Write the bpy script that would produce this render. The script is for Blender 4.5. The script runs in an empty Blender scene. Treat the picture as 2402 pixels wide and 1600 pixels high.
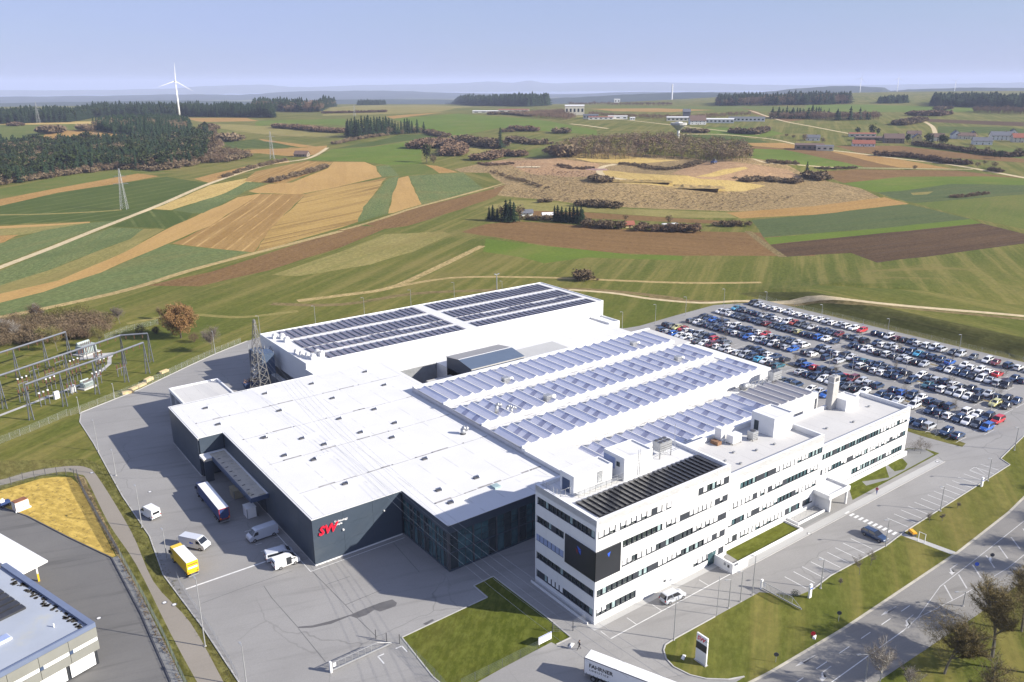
import bpy, bmesh, math, random, bisect
import numpy as np
from mathutils import Vector, Matrix, noise
from mathutils.geometry import delaunay_2d_cdt

rnd = random.Random(7)
R = math.radians
SC = bpy.context.scene
COL = SC.collection

# ------------------------------------------------------------------ camera
CAM_H = 81.0
FPX = 1909.16            # focal length in pixels of the 2402 px wide photograph
PITCH, ROLL, YAW = R(17.556), R(-0.317), R(36.723)
_f = Vector((math.sin(YAW) * math.cos(PITCH), math.cos(YAW) * math.cos(PITCH), -math.sin(PITCH)))
_r = Vector((math.cos(YAW), -math.sin(YAW), 0))
_u = _r.cross(_f)
CR = _r * math.cos(ROLL) + _u * math.sin(ROLL)
CU = -_r * math.sin(ROLL) + _u * math.cos(ROLL)
CF = _f
cam_d = bpy.data.cameras.new('camera')
cam = bpy.data.objects.new('camera', cam_d)
COL.objects.link(cam)
cam.matrix_world = Matrix(((CR.x, CU.x, -CF.x, 0), (CR.y, CU.y, -CF.y, 0), (CR.z, CU.z, -CF.z, CAM_H), (0, 0, 0, 1)))
cam_d.sensor_width = 36
cam_d.lens = FPX / 2402 * 36
cam_d.clip_start = 0.5
cam_d.clip_end = 60000
SC.camera = cam

# ------------------------------------------------------------------ sky, sun, exposure
SUN_EL = R(27)
SUN_AZ = math.atan2(-0.77, 0.638)          # direction the sun stands in, seen from the site
sun_dir = Vector((math.cos(SUN_AZ) * math.cos(SUN_EL), math.sin(SUN_AZ) * math.cos(SUN_EL), math.sin(SUN_EL)))
world = bpy.data.worlds.new('World')
SC.world = world
world.use_nodes = True
wn, wl = world.node_tree.nodes, world.node_tree.links
wn.clear()
sky = wn.new('ShaderNodeTexSky')
sky.sky_type = 'NISHITA'
sky.sun_disc = False
sky.sun_elevation = SUN_EL
sky.sun_rotation = math.atan2(sun_dir.x, sun_dir.y)
sky.altitude = 300
sky.air_density = 1.0
sky.dust_density = .8
sky.ozone_density = 3.0
# thin high cloud: a soft, even veil over the whole sky
tc = wn.new('ShaderNodeTexCoord')
mp = wn.new('ShaderNodeMapping'); mp.inputs['Scale'].default_value = (1.0, 1.0, 6.0)
nz = wn.new('ShaderNodeTexNoise'); nz.inputs['Scale'].default_value = 1.3; nz.inputs['Detail'].default_value = 5; nz.inputs['Roughness'].default_value = 0.5
rp = wn.new('ShaderNodeMapRange'); rp.inputs['From Min'].default_value = 0.35; rp.inputs['From Max'].default_value = 0.75
rp.inputs['To Min'].default_value = 0.52; rp.inputs['To Max'].default_value = 0.86
mx = wn.new('ShaderNodeMix'); mx.data_type = 'RGBA'
mx.inputs['B'].default_value = (4.0, 4.75, 7.9, 1)
bg = wn.new('ShaderNodeBackground'); bg.inputs['Strength'].default_value = 0.058
wo = wn.new('ShaderNodeOutputWorld')
wl.new(tc.outputs['Generated'], mp.inputs['Vector']); wl.new(mp.outputs['Vector'], nz.inputs['Vector'])
wl.new(nz.outputs['Fac'], rp.inputs['Value']); wl.new(rp.outputs['Result'], mx.inputs['Factor'])
wl.new(sky.outputs['Color'], mx.inputs['A']); wl.new(mx.outputs['Result'], bg.inputs['Color'])
wl.new(bg.outputs['Background'], wo.inputs['Surface'])
sun_d = bpy.data.lights.new('sun', 'SUN')
sun_d.energy = 5.0
sun_d.angle = R(0.5)
sun_d.color = (1.0, 0.94, 0.84)
sun = bpy.data.objects.new('sun', sun_d)
COL.objects.link(sun)
sun.rotation_euler = sun_dir.to_track_quat('Z', 'Y').to_euler()
SC.view_settings.view_transform = 'Standard'
SC.view_settings.look = 'None'
SC.view_settings.gamma = 1
SC.view_settings.exposure = 0.95
SC.view_settings.use_curve_mapping = False
try:
    SC.cycles.use_denoising = True
    SC.cycles.max_bounces = 6
    SC.cycles.diffuse_bounces = 3
    SC.cycles.volume_bounces = 0
    SC.cycles.transparent_max_bounces = 12
except Exception:
    pass

# ------------------------------------------------------------------ terrain height and pixel -> place
FX, FY = math.sin(YAW), math.cos(YAW)       # horizontal axis of the valley (pointing away)
UX, UY = math.cos(YAW), -math.sin(YAW)
_S = [0, 560, 680, 900, 1100, 1400, 2000, 2800, 3600, 5000, 7000, 12000]
_H = [0, 0, 3, 9, 14, 22, 25, 13, -4, -62, -80, -80]

def _tab(s):
    if s <= _S[0]: return _H[0]
    if s >= _S[-1]: return _H[-1]
    i = bisect.bisect_right(_S, s) - 1
    t = (s - _S[i]) / (_S[i + 1] - _S[i])
    m = lambda k: (_H[min(k + 1, len(_S) - 1)] - _H[max(k - 1, 0)]) / (_S[min(k + 1, len(_S) - 1)] - _S[max(k - 1, 0)])
    d = _S[i + 1] - _S[i]
    m0, m1 = (0 if i == 0 or _S[i] == 560 else m(i)) * d, (0 if i == 0 else m(i + 1)) * d
    if i == 0: m0 = m1 = 0
    t2, t3 = t * t, t * t * t
    return (2 * t3 - 3 * t2 + 1) * _H[i] + (t3 - 2 * t2 + t) * m0 + (-2 * t3 + 3 * t2) * _H[i + 1] + (t3 - t2) * m1

def sst(a, b, x):
    t = min(1, max(0, (x - a) / (b - a)))
    return t * t * (3 - 2 * t)

MOUNDS = []      # (x, y, rx, ry, height) gentle rises

def hgt(x, y):
    s = x * FX + y * FY
    u = x * UX + y * UY
    h = _tab(s)
    if s > 1500:
        h += 42 * sst(0.02, 0.42, u / s) * sst(1700, 3700, s) * (1 if s < 4500 else max(0, 1 - (s - 4500) / 2500))
    if s > 560:
        a = sst(560, 1000, s)
        h += a * (3.0 * noise.noise((x / 330, y / 330, 3.1)) + (5.0 * noise.noise((x / 900, y / 900, 7.7)) if s > 1300 else 5.0 * noise.noise((x / 900, y / 900, 7.7)) * sst(700, 1300, s)))
    elif s > 330:
        h += 0.8 * sst(330, 520, s) * noise.noise((x / 160, y / 160, 1.0))
    # grass bank beside the car park
    if 259 < x < 420 and -40 < y < 260:
        b = sst(264, 273, x) * (1 - sst(290, 410, x)) * sst(-35, 10, y) * (1 - sst(172, 214, y + (x - 264) * 0.2))
        h += 4.2 * b
    for mx_, my_, rx, ry, mh in MOUNDS:
        q = ((x - mx_) / rx) ** 2 + ((y - my_) / ry) ** 2
        if q < 1: h += mh * (1 - q) ** 2
    return h

def pray(px, py):
    d = CF * FPX + CR * (px - 1201) - CU * (py - 800)
    return d / math.hypot(d.x, d.y)

def P(px, py, z=None):
    """photograph pixel -> point on the ground (z None) or on the level plane z"""
    d = pray(px, py)
    if z is not None:
        t = (z - CAM_H) / d.z
        return Vector((d.x * t, d.y * t, z))
    t = 40.0; st = 4.0; prev = t
    while t < 14000:
        x, y = d.x * t, d.y * t
        if CAM_H + d.z * t <= hgt(x, y): break
        prev = t
        t += max(3.0, t * 0.01)
    else:
        return Vector((d.x * 9000, d.y * 9000, hgt(d.x * 9000, d.y * 9000)))
    a, b = prev, t
    for _ in range(22):
        m = (a + b) / 2
        if CAM_H + d.z * m <= hgt(d.x * m, d.y * m): b = m
        else: a = m
    return Vector((d.x * b, d.y * b, hgt(d.x * b, d.y * b)))

# frames of the survey sheets: name -> (x offset, y offset, scale) into the photograph
FR = {'S': (0, 0, 1), 'D': (0, 0, 1.02039), 'A': (0, 100, .33985), 'B': (600, 180, .33985), 'C': (1100, 180, .33985),
      'd': (1602, 150, .33985), 'E': (0, 350, .33985), 'F': (800, 400, .33985), '1': (0, 640, .2974), '2': (0, 1100, .3189),
      '3': (550, 640, .2974), '4': (1200, 640, .2974), '5': (1750, 660, .2807), '6': (1700, 900, .31895), '7': (700, 1100, .3189),
      '8': (1300, 1250, .2549), '9': (1802, 1200, .2551), 'q': (0, 760, .16992), 'r': (1660, 1100, .16584), 'k': (1500, 700, .16992),
      'n': (0, 1090, .14018), 'm': (0, 1200, .2551), 't': (2050, 900, .15942), 'v': (0, 660, .2379)}

def fr(f, x, y):
    o = FR[f]
    return o[0] + x * o[2], o[1] + y * o[2]

def G(f, x, y, z=None):
    return P(*fr(f, x, y), z)

def tall(f, bx, by, tx, ty):
    b = G(f, bx, by); d = pray(*fr(f, tx, ty))
    return b, CAM_H + d.z * math.hypot(b.x, b.y) - b.z

# ------------------------------------------------------------------ objects, names, labels
def tag(o, label=None, cat=None, group=None, kind=None):
    if label: o['label'] = label
    if cat: o['category'] = cat
    if group: o['group'] = group
    if kind: o['kind'] = kind
    return o

def thing(name, label, cat, loc=(0, 0, 0), rz=0, group=None):
    o = bpy.data.objects.new(name, None)
    o.empty_display_size = 0.3
    COL.objects.link(o)
    o.location = loc; o.rotation_euler = (0, 0, rz)
    return tag(o, label, cat, group)

def put(name, mesh, parent=None, loc=None, rz=None):
    o = bpy.data.objects.new(name, mesh)
    COL.objects.link(o)
    if parent: o.parent = parent
    if loc is not None: o.location = loc
    if rz is not None: o.rotation_euler = (0, 0, rz)
    return o

def dup(o, parent=None):
    c = o.copy()
    COL.objects.link(c)
    c.parent = parent
    for ch in o.children:
        dup(ch, c)
    return c

class MB:
    """collects simple shapes into one mesh"""
    def __init__(s):
        s.v = []; s.f = []; s.m = []; s.mi = 0
    def add(s, vs, fs):
        b = len(s.v); s.v += [tuple(q) for q in vs]
        for f in fs:
            s.f.append(tuple(b + i for i in f)); s.m.append(s.mi)
        return s
    def box(s, x0, y0, z0, x1, y1, z1):
        if x0 > x1: x0, x1 = x1, x0
        if y0 > y1: y0, y1 = y1, y0
        if z0 > z1: z0, z1 = z1, z0
        return s.add([(x0, y0, z0), (x1, y0, z0), (x1, y1, z0), (x0, y1, z0), (x0, y0, z1), (x1, y0, z1), (x1, y1, z1), (x0, y1, z1)],
                     [(0, 3, 2, 1), (4, 5, 6, 7), (0, 1, 5, 4), (1, 2, 6, 5), (2, 3, 7, 6), (3, 0, 4, 7)])
    def prism(s, pts, z0, z1):
        n = len(pts)
        ar = sum(pts[i][0] * pts[(i + 1) % n][1] - pts[(i + 1) % n][0] * pts[i][1] for i in range(n))
        if ar < 0: pts = pts[::-1]
        vs = [(p[0], p[1], z0) for p in pts] + [(p[0], p[1], z1) for p in pts]
        fs = [tuple(range(n - 1, -1, -1)), tuple(range(n, 2 * n))] + [(i, (i + 1) % n, n + (i + 1) % n, n + i) for i in range(n)]
        return s.add(vs, fs)
    def profile(s, pts, axis, a, b):
        """2D outline (p, z) swept along axis 'x' or 'y' from a to b"""
        n = len(pts)
        ar = sum(pts[i][0] * pts[(i + 1) % n][1] - pts[(i + 1) % n][0] * pts[i][1] for i in range(n))
        if ar < 0: pts = pts[::-1]
        if axis == 'y':
            vs = [(p, a, z) for p, z in pts] + [(p, b, z) for p, z in pts]
            fs = [tuple(range(n)), tuple(range(2 * n - 1, n - 1, -1))] + [(i, n + i, n + (i + 1) % n, (i + 1) % n) for i in range(n)]
        else:
            vs = [(a, p, z) for p, z in pts] + [(b, p, z) for p, z in pts]
            fs = [tuple(range(n - 1, -1, -1)), tuple(range(n, 2 * n))] + [(i, (i + 1) % n, n + (i + 1) % n, n + i) for i in range(n)]
        return s.add(vs, fs)
    def tube(s, p0, p1, r0, r1=None, n=6, cap=True):
        r1 = r0 if r1 is None else r1
        a, b = Vector(p0), Vector(p1)
        d = (b - a)
        if d.length < 1e-6: return s
        d.normalize()
        q = Vector((0, 0, 1)) if abs(d.z) < .9 else Vector((1, 0, 0))
        e = d.cross(q).normalized(); g = d.cross(e)
        vs = [tuple(a + e * (r0 * math.cos(2 * math.pi * i / n)) + g * (r0 * math.sin(2 * math.pi * i / n))) for i in range(n)]
        vs += [tuple(b + e * (r1 * math.cos(2 * math.pi * i / n)) + g * (r1 * math.sin(2 * math.pi * i / n))) for i in range(n)]
        fs = [(i, (i + 1) % n, n + (i + 1) % n, n + i) for i in range(n)]
        if cap: fs += [tuple(range(n - 1, -1, -1)), tuple(range(n, 2 * n))]
        return s.add(vs, fs)
    def bar(s, p0, p1, w, h=None):
        """square bar between two points"""
        return s.tube(p0, p1, w * .7071, None, 4)
    def disc(s, c, r, z0, z1, n=16):
        return s.prism([(c[0] + r * math.cos(2 * math.pi * i / n), c[1] + r * math.sin(2 * math.pi * i / n)) for i in range(n)], z0, z1)
    def quad(s, a, b, c, d):
        return s.add([a, b, c, d], [(0, 1, 2, 3)])
    def mesh(s, name, *mats, smooth=False):
        me = bpy.data.meshes.new(name)
        me.from_pydata(s.v, [], s.f)
        for m in mats: me.materials.append(m)
        if len(mats) > 1:
            me.polygons.foreach_set('material_index', s.m)
        if smooth: me.polygons.foreach_set('use_smooth', [True] * len(me.polygons))
        me.update()
        return me
    def put(s, name, mat, parent=None, **k):
        sm = k.pop('smooth', False)
        return put(name, s.mesh(name, mat, smooth=sm), parent, **k)

def np_mesh(name, v, f, mats, mi=None, smooth=False):
    """v (n,3) floats, f (m,3) or (m,4) ints"""
    me = bpy.data.meshes.new(name)
    v = np.asarray(v, np.float32); f = np.asarray(f, np.int32)
    me.vertices.add(len(v)); me.vertices.foreach_set('co', v.ravel())
    k = f.shape[1]
    me.loops.add(f.size); me.loops.foreach_set('vertex_index', f.ravel())
    me.polygons.add(len(f)); me.polygons.foreach_set('loop_start', np.arange(0, f.size, k, dtype=np.int32))
    try: me.polygons.foreach_set('loop_total', np.full(len(f), k, np.int32))
    except Exception: pass
    for m in mats: me.materials.append(m)
    if mi is not None: me.polygons.foreach_set('material_index', np.asarray(mi, np.int32))
    if smooth: me.polygons.foreach_set('use_smooth', np.ones(len(f), bool))
    me.update(calc_edges=True)
    me.validate()
    return me

# ------------------------------------------------------------------ materials
MATS = {}

def _mat(name):
    m = bpy.data.materials.new(name); m.use_nodes = True
    nt = m.node_tree; nt.nodes.clear()
    out = nt.nodes.new('ShaderNodeOutputMaterial')
    b = nt.nodes.new('ShaderNodeBsdfPrincipled')
    nt.links.new(b.outputs[0], out.inputs[0])
    return m, nt, b

def _noise(nt, vec, scale, detail=4, rough=.6):
    n = nt.nodes.new('ShaderNodeTexNoise')
    n.inputs['Scale'].default_value = scale; n.inputs['Detail'].default_value = detail; n.inputs['Roughness'].default_value = rough
    nt.links.new(vec, n.inputs['Vector'])
    return n.outputs['Fac']

def _mr(nt, val, a, b, c, d, smooth=False):
    m = nt.nodes.new('ShaderNodeMapRange')
    m.inputs['From Min'].default_value = a; m.inputs['From Max'].default_value = b
    m.inputs['To Min'].default_value = c; m.inputs['To Max'].default_value = d
    if smooth: m.interpolation_type = 'SMOOTHSTEP'
    nt.links.new(val, m.inputs['Value'])
    return m.outputs['Result']

def _mixc(nt, fac, a, b, mode='MIX'):
    m = nt.nodes.new('ShaderNodeMix'); m.data_type = 'RGBA'; m.blend_type = mode
    for s, v in (('Factor', fac), ('A', a), ('B', b)):
        if hasattr(v, 'is_linked') or hasattr(v, 'links'): nt.links.new(v, m.inputs[s])
        elif s == 'Factor': m.inputs[s].default_value = v
        else: m.inputs[s].default_value = (*v, 1)
    return m.outputs['Result']

def _pos(nt):
    return nt.nodes.new('ShaderNodeNewGeometry').outputs['Position']

def _map(nt, vec, rot=0, scale=(1, 1, 1)):
    m = nt.nodes.new('ShaderNodeMapping'); m.vector_type = 'POINT'
    r = nt.nodes.new('ShaderNodeVectorRotate'); r.rotation_type = 'Z_AXIS'; r.inputs['Angle'].default_value = rot
    nt.links.new(vec, r.inputs['Vector']); nt.links.new(r.outputs[0], m.inputs['Vector'])
    m.inputs['Scale'].default_value = scale
    return m.outputs[0]

def mat(name, col, rough=.7, var=.12, scale=.6, metal=0, dirt=None, dirt_amt=.0, dirt_scale=.15, bump=0, spec=None, obj=False, coat=0):
    if name in MATS: return MATS[name]
    m, nt, b = _mat(name)
    if obj:
        v = nt.nodes.new('ShaderNodeTexCoord').outputs['Object']
    else:
        v = _pos(nt)
    n1 = _noise(nt, v, scale)
    dark = tuple(c * (1 - var) for c in col); lite = tuple(min(1, c * (1 + var)) for c in col)
    c = _mixc(nt, _mr(nt, n1, .3, .7, 0, 1), dark, lite)
    if dirt:
        n2 = _noise(nt, v, dirt_scale, 6, .7)
        c = _mixc(nt, _mr(nt, n2, .5, .72, 0, dirt_amt, True), c, dirt)
    nt.links.new(c, b.inputs['Base Color'])
    b.inputs['Roughness'].default_value = rough; b.inputs['Metallic'].default_value = metal
    if spec is not None: b.inputs['Specular IOR Level'].default_value = spec
    if coat: b.inputs['Coat Weight'].default_value = coat
    if bump:
        bp = nt.nodes.new('ShaderNodeBump'); bp.inputs['Strength'].default_value = bump
        nt.links.new(_noise(nt, v, scale * 6), bp.inputs['Height']); nt.links.new(bp.outputs[0], b.inputs['Normal'])
    MATS[name] = m
    return m

def field_mat(kind, ang, seed=0):
    """ground cover: streaks run along the angle ang"""
    key = f'{kind}_{round(math.degrees(ang) / 6) * 6}_{seed}'
    if key in MATS: return MATS[key]
    c1, c2, streak, speck, tram, c3 = FIELD[kind]
    m, nt, b = _mat('ground ' + kind)
    pos = _pos(nt)
    st = _map(nt, pos, -ang, (.006, .16, .1))
    n1 = _noise(nt, st, 1.0, 5, .65)
    n2 = _noise(nt, pos, .018, 6, .62)
    n3 = _noise(nt, pos, .55, 3, .7)
    c = _mixc(nt, _mr(nt, n2, .32, .68, 0, 1), c1, c2)
    c = _mixc(nt, _mr(nt, n1, .42, .66, 0, streak, True), c, c3)
    if speck:
        sp = _noise(nt, _map(nt, pos, -ang, (.35, .8, .4)), 1.0, 3, .8)
        c = _mixc(nt, _mr(nt, sp, .42, .62, 0, speck), c, tuple(min(1, q * 1.9 + .02) for q in c2))
    if kind in ('meadow', 'green', 'lawn', 'verge', 'meadow_dry', 'crop', 'bank', 'lush'):
        pt = _noise(nt, _map(nt, pos, -.42, (.0045, .016, 1)), 1.0, 6, .68)
        c = _mixc(nt, _mr(nt, pt, .50, .66, 0, .62 if kind in ('meadow', 'meadow_dry') else .3, True), c, (.21, .168, .055))
        c = _mixc(nt, _mr(nt, pt, .46, .34, 0, .5, True), c, (.070, .098, .014) if kind == 'meadow' else c1)
    c = _mixc(nt, _mr(nt, n3, .3, .7, 0, .32), c, tuple(q * .5 for q in c1))
    if tram:
        w = nt.nodes.new('ShaderNodeTexWave'); w.wave_type = 'BANDS'; w.bands_direction = 'Y'
        w.inputs['Scale'].default_value = .022 * tram; w.inputs['Distortion'].default_value = .9; w.inputs['Detail'].default_value = 2
        w.inputs['Detail Scale'].default_value = .3
        nt.links.new(_map(nt, pos, -ang, (.25, 1, 1)), w.inputs['Vector'])
        lf = _noise(nt, pos, .035, 3, .6)
        mm = nt.nodes.new('ShaderNodeMath'); mm.operation = 'MULTIPLY'
        nt.links.new(_mr(nt, w.outputs['Fac'], .93, .99, 0, .55, True), mm.inputs[0]); nt.links.new(_mr(nt, lf, .4, .6, .15, 1), mm.inputs[1])
        c = _mixc(nt, mm.outputs[0], c, tuple(min(1, q * 1.5 + .02) for q in c3))
    nt.links.new(c, b.inputs['Base Color'])
    if kind in ('scrub', 'pink', 'brown', 'dark_brown', 'rough_bank', 'straw', 'plough', 'stripe'):
        bp = nt.nodes.new('ShaderNodeBump'); bp.inputs['Strength'].default_value = 1.0; bp.inputs['Distance'].default_value = 1.6 if kind in ('scrub', 'pink') else .35
        nt.links.new(_noise(nt, pos, .09 if kind in ('scrub', 'pink') else .5, 6, .7), bp.inputs['Height']); nt.links.new(bp.outputs[0], b.inputs['Normal'])
    b.inputs['Roughness'].default_value = 1; b.inputs['Specular IOR Level'].default_value = .1
    MATS[key] = m
    return m

FIELD = {  # low colour, high colour, streak amount, speckle, tramline density, streak colour
    'meadow': ((.066, .086, .012), (.120, .118, .022), .6, .25, 0, (.25, .20, .065)),
    'meadow_dry': ((.170, .150, .042), (.260, .215, .075), .6, .3, 0, (.110, .125, .026)),
    'lush': ((.085, .130, .014), (.120, .165, .022), .35, .12, 0, (.10, .12, .022)),
    'green': ((.080, .108, .018), (.115, .135, .026), .4, .18, 0, (.145, .138, .038)),
    'dark_green': ((.050, .076, .012), (.068, .092, .018), .4, .15, 1, (.100, .108, .026)),
    'crop': ((.078, .105, .032), (.105, .130, .042), .4, .6, 0, (.165, .150, .052)),
    'bluegreen': ((.055, .078, .026), (.078, .100, .034), .5, .3, 0, (.105, .108, .036)),
    'tan': ((.350, .220, .075), (.410, .262, .095), .45, .15, 0, (.300, .180, .060)),
    'straw': ((.370, .262, .085), (.440, .320, .115), .55, .35, 0, (.255, .175, .055)),
    'orange': ((.270, .158, .048), (.335, .205, .070), .5, .3, 0, (.225, .128, .038)),
    'plough': ((.225, .132, .040), (.285, .172, .056), .85, .15, 1.6, (.340, .220, .080)),
    'stripe': ((.340, .222, .068), (.400, .268, .088), .95, .15, 2.2, (.160, .095, .030)),
    'brown': ((.140, .080, .030), (.185, .108, .040), .6, .35, 1.4, (.105, .060, .022)),
    'dark_brown': ((.066, .040, .020), (.105, .064, .030), .8, .25, 1, (.045, .028, .016)),
    'scrub': ((.150, .102, .044), (.235, .165, .074), .4, .9, 0, (.105, .090, .036)),
    'pink': ((.235, .145, .075), (.330, .215, .115), .6, .5, 0, (.220, .120, .062)),
    'bank': ((.060, .066, .014), (.095, .092, .026), .7, .3, 0, (.13, .11, .04)),
    'gravel_track': ((.430, .345, .205), (.510, .415, .260), .3, .3, 0, (.33, .27, .15)),
    'dirt_track': ((.260, .195, .085), (.350, .262, .115), .5, .5, 0, (.13, .12, .03)),
    'ditch': ((.120, .088, .036), (.170, .128, .054), .6, .6, 0, (.080, .078, .022)),
    'yellow_grass': ((.370, .255, .055), (.450, .320, .080), .3, .4, 0, (.250, .165, .040)),
    'verge': ((.060, .064, .012), (.105, .098, .024), .4, .7, 0, (.15, .115, .04)),
    'lawn': ((.062, .078, .008), (.092, .100, .012), .3, .4, 0, (.115, .100, .022)),
    'rough_bank': ((.115, .092, .042), (.190, .148, .072), .3, 1.0, 0, (.07, .06, .03)),
}
# ------------------------------------------------------------------ the ground: one sheet cut into its fields
GK = []   # (kind, world polygon, object name)
# first the rises and mounds in the far ground
for f_, x_, y_, rx_, ry_, h_ in (('C', 1150, 520, 190, 90, 8), ('C', 1900, 640, 130, 75, 9), ('C', 1250, 760, 130, 60, 6), ('C', 750, 720, 90, 60, 5), ('A', 850, 640, 190, 150, 10), ('C', 500, 620, 90, 50, 3.5)):
    q_ = G(f_, x_, y_)
    MOUNDS.append((q_.x, q_.y, rx_, ry_, h_))

def dens(pts, step_rel=.03):
    out = []
    n = len(pts)
    for i in range(n):
        a, b = pts[i], pts[(i + 1) % n]
        d = math.hypot(b[0] - a[0], b[1] - a[1])
        s = max(14, step_rel * math.hypot(a[0], a[1]))
        k = max(1, int(d / s))
        for j in range(k):
            w = 0 if j == 0 or step_rel > .1 else .0016 * math.hypot(a[0], a[1])
            out.append((a[0] + (b[0] - a[0]) * j / k + rnd.uniform(-w, w), a[1] + (b[1] - a[1]) * j / k + rnd.uniform(-w, w)))
    return out

def smooth_line(pts, n=4):
    out = []
    for i in range(len(pts) - 1):
        p0 = pts[max(i - 1, 0)]; p1 = pts[i]; p2 = pts[i + 1]; p3 = pts[min(i + 2, len(pts) - 1)]
        for j in range(n):
            t = j / n
            out.append(tuple(.5 * ((2 * p1[k]) + (-p0[k] + p2[k]) * t + (2 * p0[k] - 5 * p1[k] + 4 * p2[k] - p3[k]) * t * t + (-p0[k] + 3 * p1[k] - 3 * p2[k] + p3[k]) * t ** 3) for k in (0, 1)))
    out.append(tuple(pts[-1][:2]))
    return out

def ribbon(line, w):
    L, Rr = [], []
    for i, p in enumerate(line):
        a = line[max(i - 1, 0)]; b = line[min(i + 1, len(line) - 1)]
        dx, dy = b[0] - a[0], b[1] - a[1]; l = math.hypot(dx, dy) or 1
        L.append((p[0] - dy / l * w / 2, p[1] + dx / l * w / 2)); Rr.append((p[0] + dy / l * w / 2, p[1] - dx / l * w / 2))
    return L + Rr[::-1]

def fld(kind, f, pts, name='field'):
    GK.append((kind, dens([tuple(G(f, x, y)[:2]) for x, y in pts]), name))

def wfl(kind, pts, name):
    GK.append((kind, dens(pts, .3), name))

def track(kind, f, pts, w, name='track'):
    ln = smooth_line([tuple(G(f, x, y)[:2]) for x, y in pts], 4)
    GK.append((kind, ribbon(ln, w), name))

# ---- far country
fld('meadow_dry', 'B', [(450, 235), (600, 205), (1100, 195), (1500, 205), (1250, 245), (900, 258), (460, 270)])
fld('lush', 'B', [(950, 292), (1400, 255), (1900, 290), (2354, 370), (2354, 402), (1700, 350), (1350, 410), (1190, 370)])
fld('orange', 'B', [(900, 275), (1100, 258), (1300, 245), (1380, 236), (1150, 265), (950, 290)])
fld('lush', 'B', [(0, 305), (620, 290), (620, 335), (150, 320), (0, 345)])
fld('meadow_dry', 'B', [(0, 345), (180, 370), (600, 388), (500, 420), (0, 385)])
fld('green', 'C', [(810, 205), (1700, 200), (2100, 205), (2354, 215), (2354, 240), (1700, 245), (1150, 235)])
fld('orange', 'C', [(830, 222), (1300, 218), (1700, 230), (1400, 244), (1000, 238)])
fld('lush', 'd', [(850, 285), (1300, 280), (1900, 300), (2354, 300), (2354, 330), (1800, 330), (1350, 330), (1000, 330), (850, 310)])
fld('brown', 'd', [(400, 300), (620, 370), (850, 385), (700, 400), (480, 340)])
fld('dark_brown', 'd', [(1650, 378), (2354, 402), (2354, 430), (2200, 425), (1700, 400)])
fld('dark_green', 'd', [(1760, 430), (2200, 432), (2354, 450), (2354, 480), (1760, 480)])
fld('lush', 'd', [(130, 440), (540, 440), (700, 482), (560, 505), (180, 485)])
fld('dark_green', 'd', [(-100, 480), (400, 500), (600, 540), (430, 548), (-100, 540)])
fld('orange', 'd', [(440, 545), (700, 545), (830, 570), (820, 590), (480, 565)])
fld('brown', 'd', [(430, 562), (1050, 605), (1250, 642), (1500, 716), (1250, 712), (700, 592), (480, 585)])
fld('lush', 'd', [(480, 585), (700, 592), (1250, 712), (920, 702), (780, 690), (480, 655)])
fld('orange', 'd', [(1020, 602), (1350, 632), (1850, 722), (1500, 716), (1250, 662), (1050, 612)])
fld('brown', 'd', [(1040, 565), (1500, 565), (1900, 612), (2354, 652), (2354, 682), (1900, 652), (1500, 642), (1200, 612)])
fld('green', 'd', [(1500, 565), (2200, 640), (2354, 655), (2600, 660), (2600, 600), (1700, 555)])
fld('brown', 'd', [(950, 742), (1200, 727), (1900, 737), (2200, 772), (2600, 800), (1500, 777), (1110, 822), (1000, 782)])
fld('lush', 'd', [(1110, 825), (1500, 780), (2100, 776), (2600, 800), (2600, 840), (1850, 828), (1500, 877), (1340, 887)])
fld('bluegreen', 'd', [(1340, 887), (1500, 877), (1850, 828), (2600, 840), (2600, 900), (2354, 900), (1600, 960), (1440, 925)])
fld('green', 'd', [(1600, 960), (2354, 900), (2800, 890), (2800, 1170), (2354, 1140), (2000, 1065), (1700, 990)])
fld('meadow_dry', 'd', [(1570, 890), (1730, 880), (1690, 900), (1590, 906)])
fld('meadow_dry', 'C', [(300, 850), (560, 860), (780, 895), (1780, 935), (1850, 975), (1420, 972), (800, 930), (300, 935), (100, 900)])
fld('brown', 'C', [(300, 920), (800, 935), (1420, 975), (1860, 1000), (1700, 1015), (1000, 985), (400, 960)])
fld('scrub', 'C', [(-100, 640), (120, 590), (300, 560), (620, 560), (720, 528), (1500, 555), (2000, 568), (2200, 610), (2354, 690), (2700, 770), (2870, 850), (2480, 905), (1850, 930), (1300, 912), (800, 885), (560, 850), (200, 820), (170, 760)], 'quarry_ground')
fld('pink', 'C', [(150, 580), (600, 562), (900, 600), (870, 690), (650, 692), (350, 640)], 'quarry_ground')
fld('straw', 'C', [(880, 640), (1000, 650), (1400, 680), (1800, 715), (2050, 752), (1900, 792), (1500, 775), (1250, 745), (1050, 735), (930, 690)], 'quarry_ground')
fld('pink', 'C', [(1450, 645), (1620, 588), (1980, 608), (2200, 640), (2300, 700), (1900, 722), (1600, 705), (1400, 670)], 'quarry_ground')
fld('straw', 'C', [(700, 535), (780, 530), (1300, 572), (1450, 575), (1200, 600), (850, 590), (720, 560)], 'quarry_ground')
fld('straw', 'C', [(1560, 690), (1750, 640), (1900, 622), (1930, 632), (1700, 690)], 'quarry_ground')
track('gravel_track', 'C', [(1020, 604), (930, 620), (900, 650), (920, 680), (1000, 700), (1200, 720)], 6)
fld('meadow_dry', 'C', [(0, 480), (200, 500), (220, 520), (60, 560), (0, 560)])
fld('meadow_dry', 'B', [(1380, 470), (1690, 500), (1700, 522), (1400, 532)])
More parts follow.
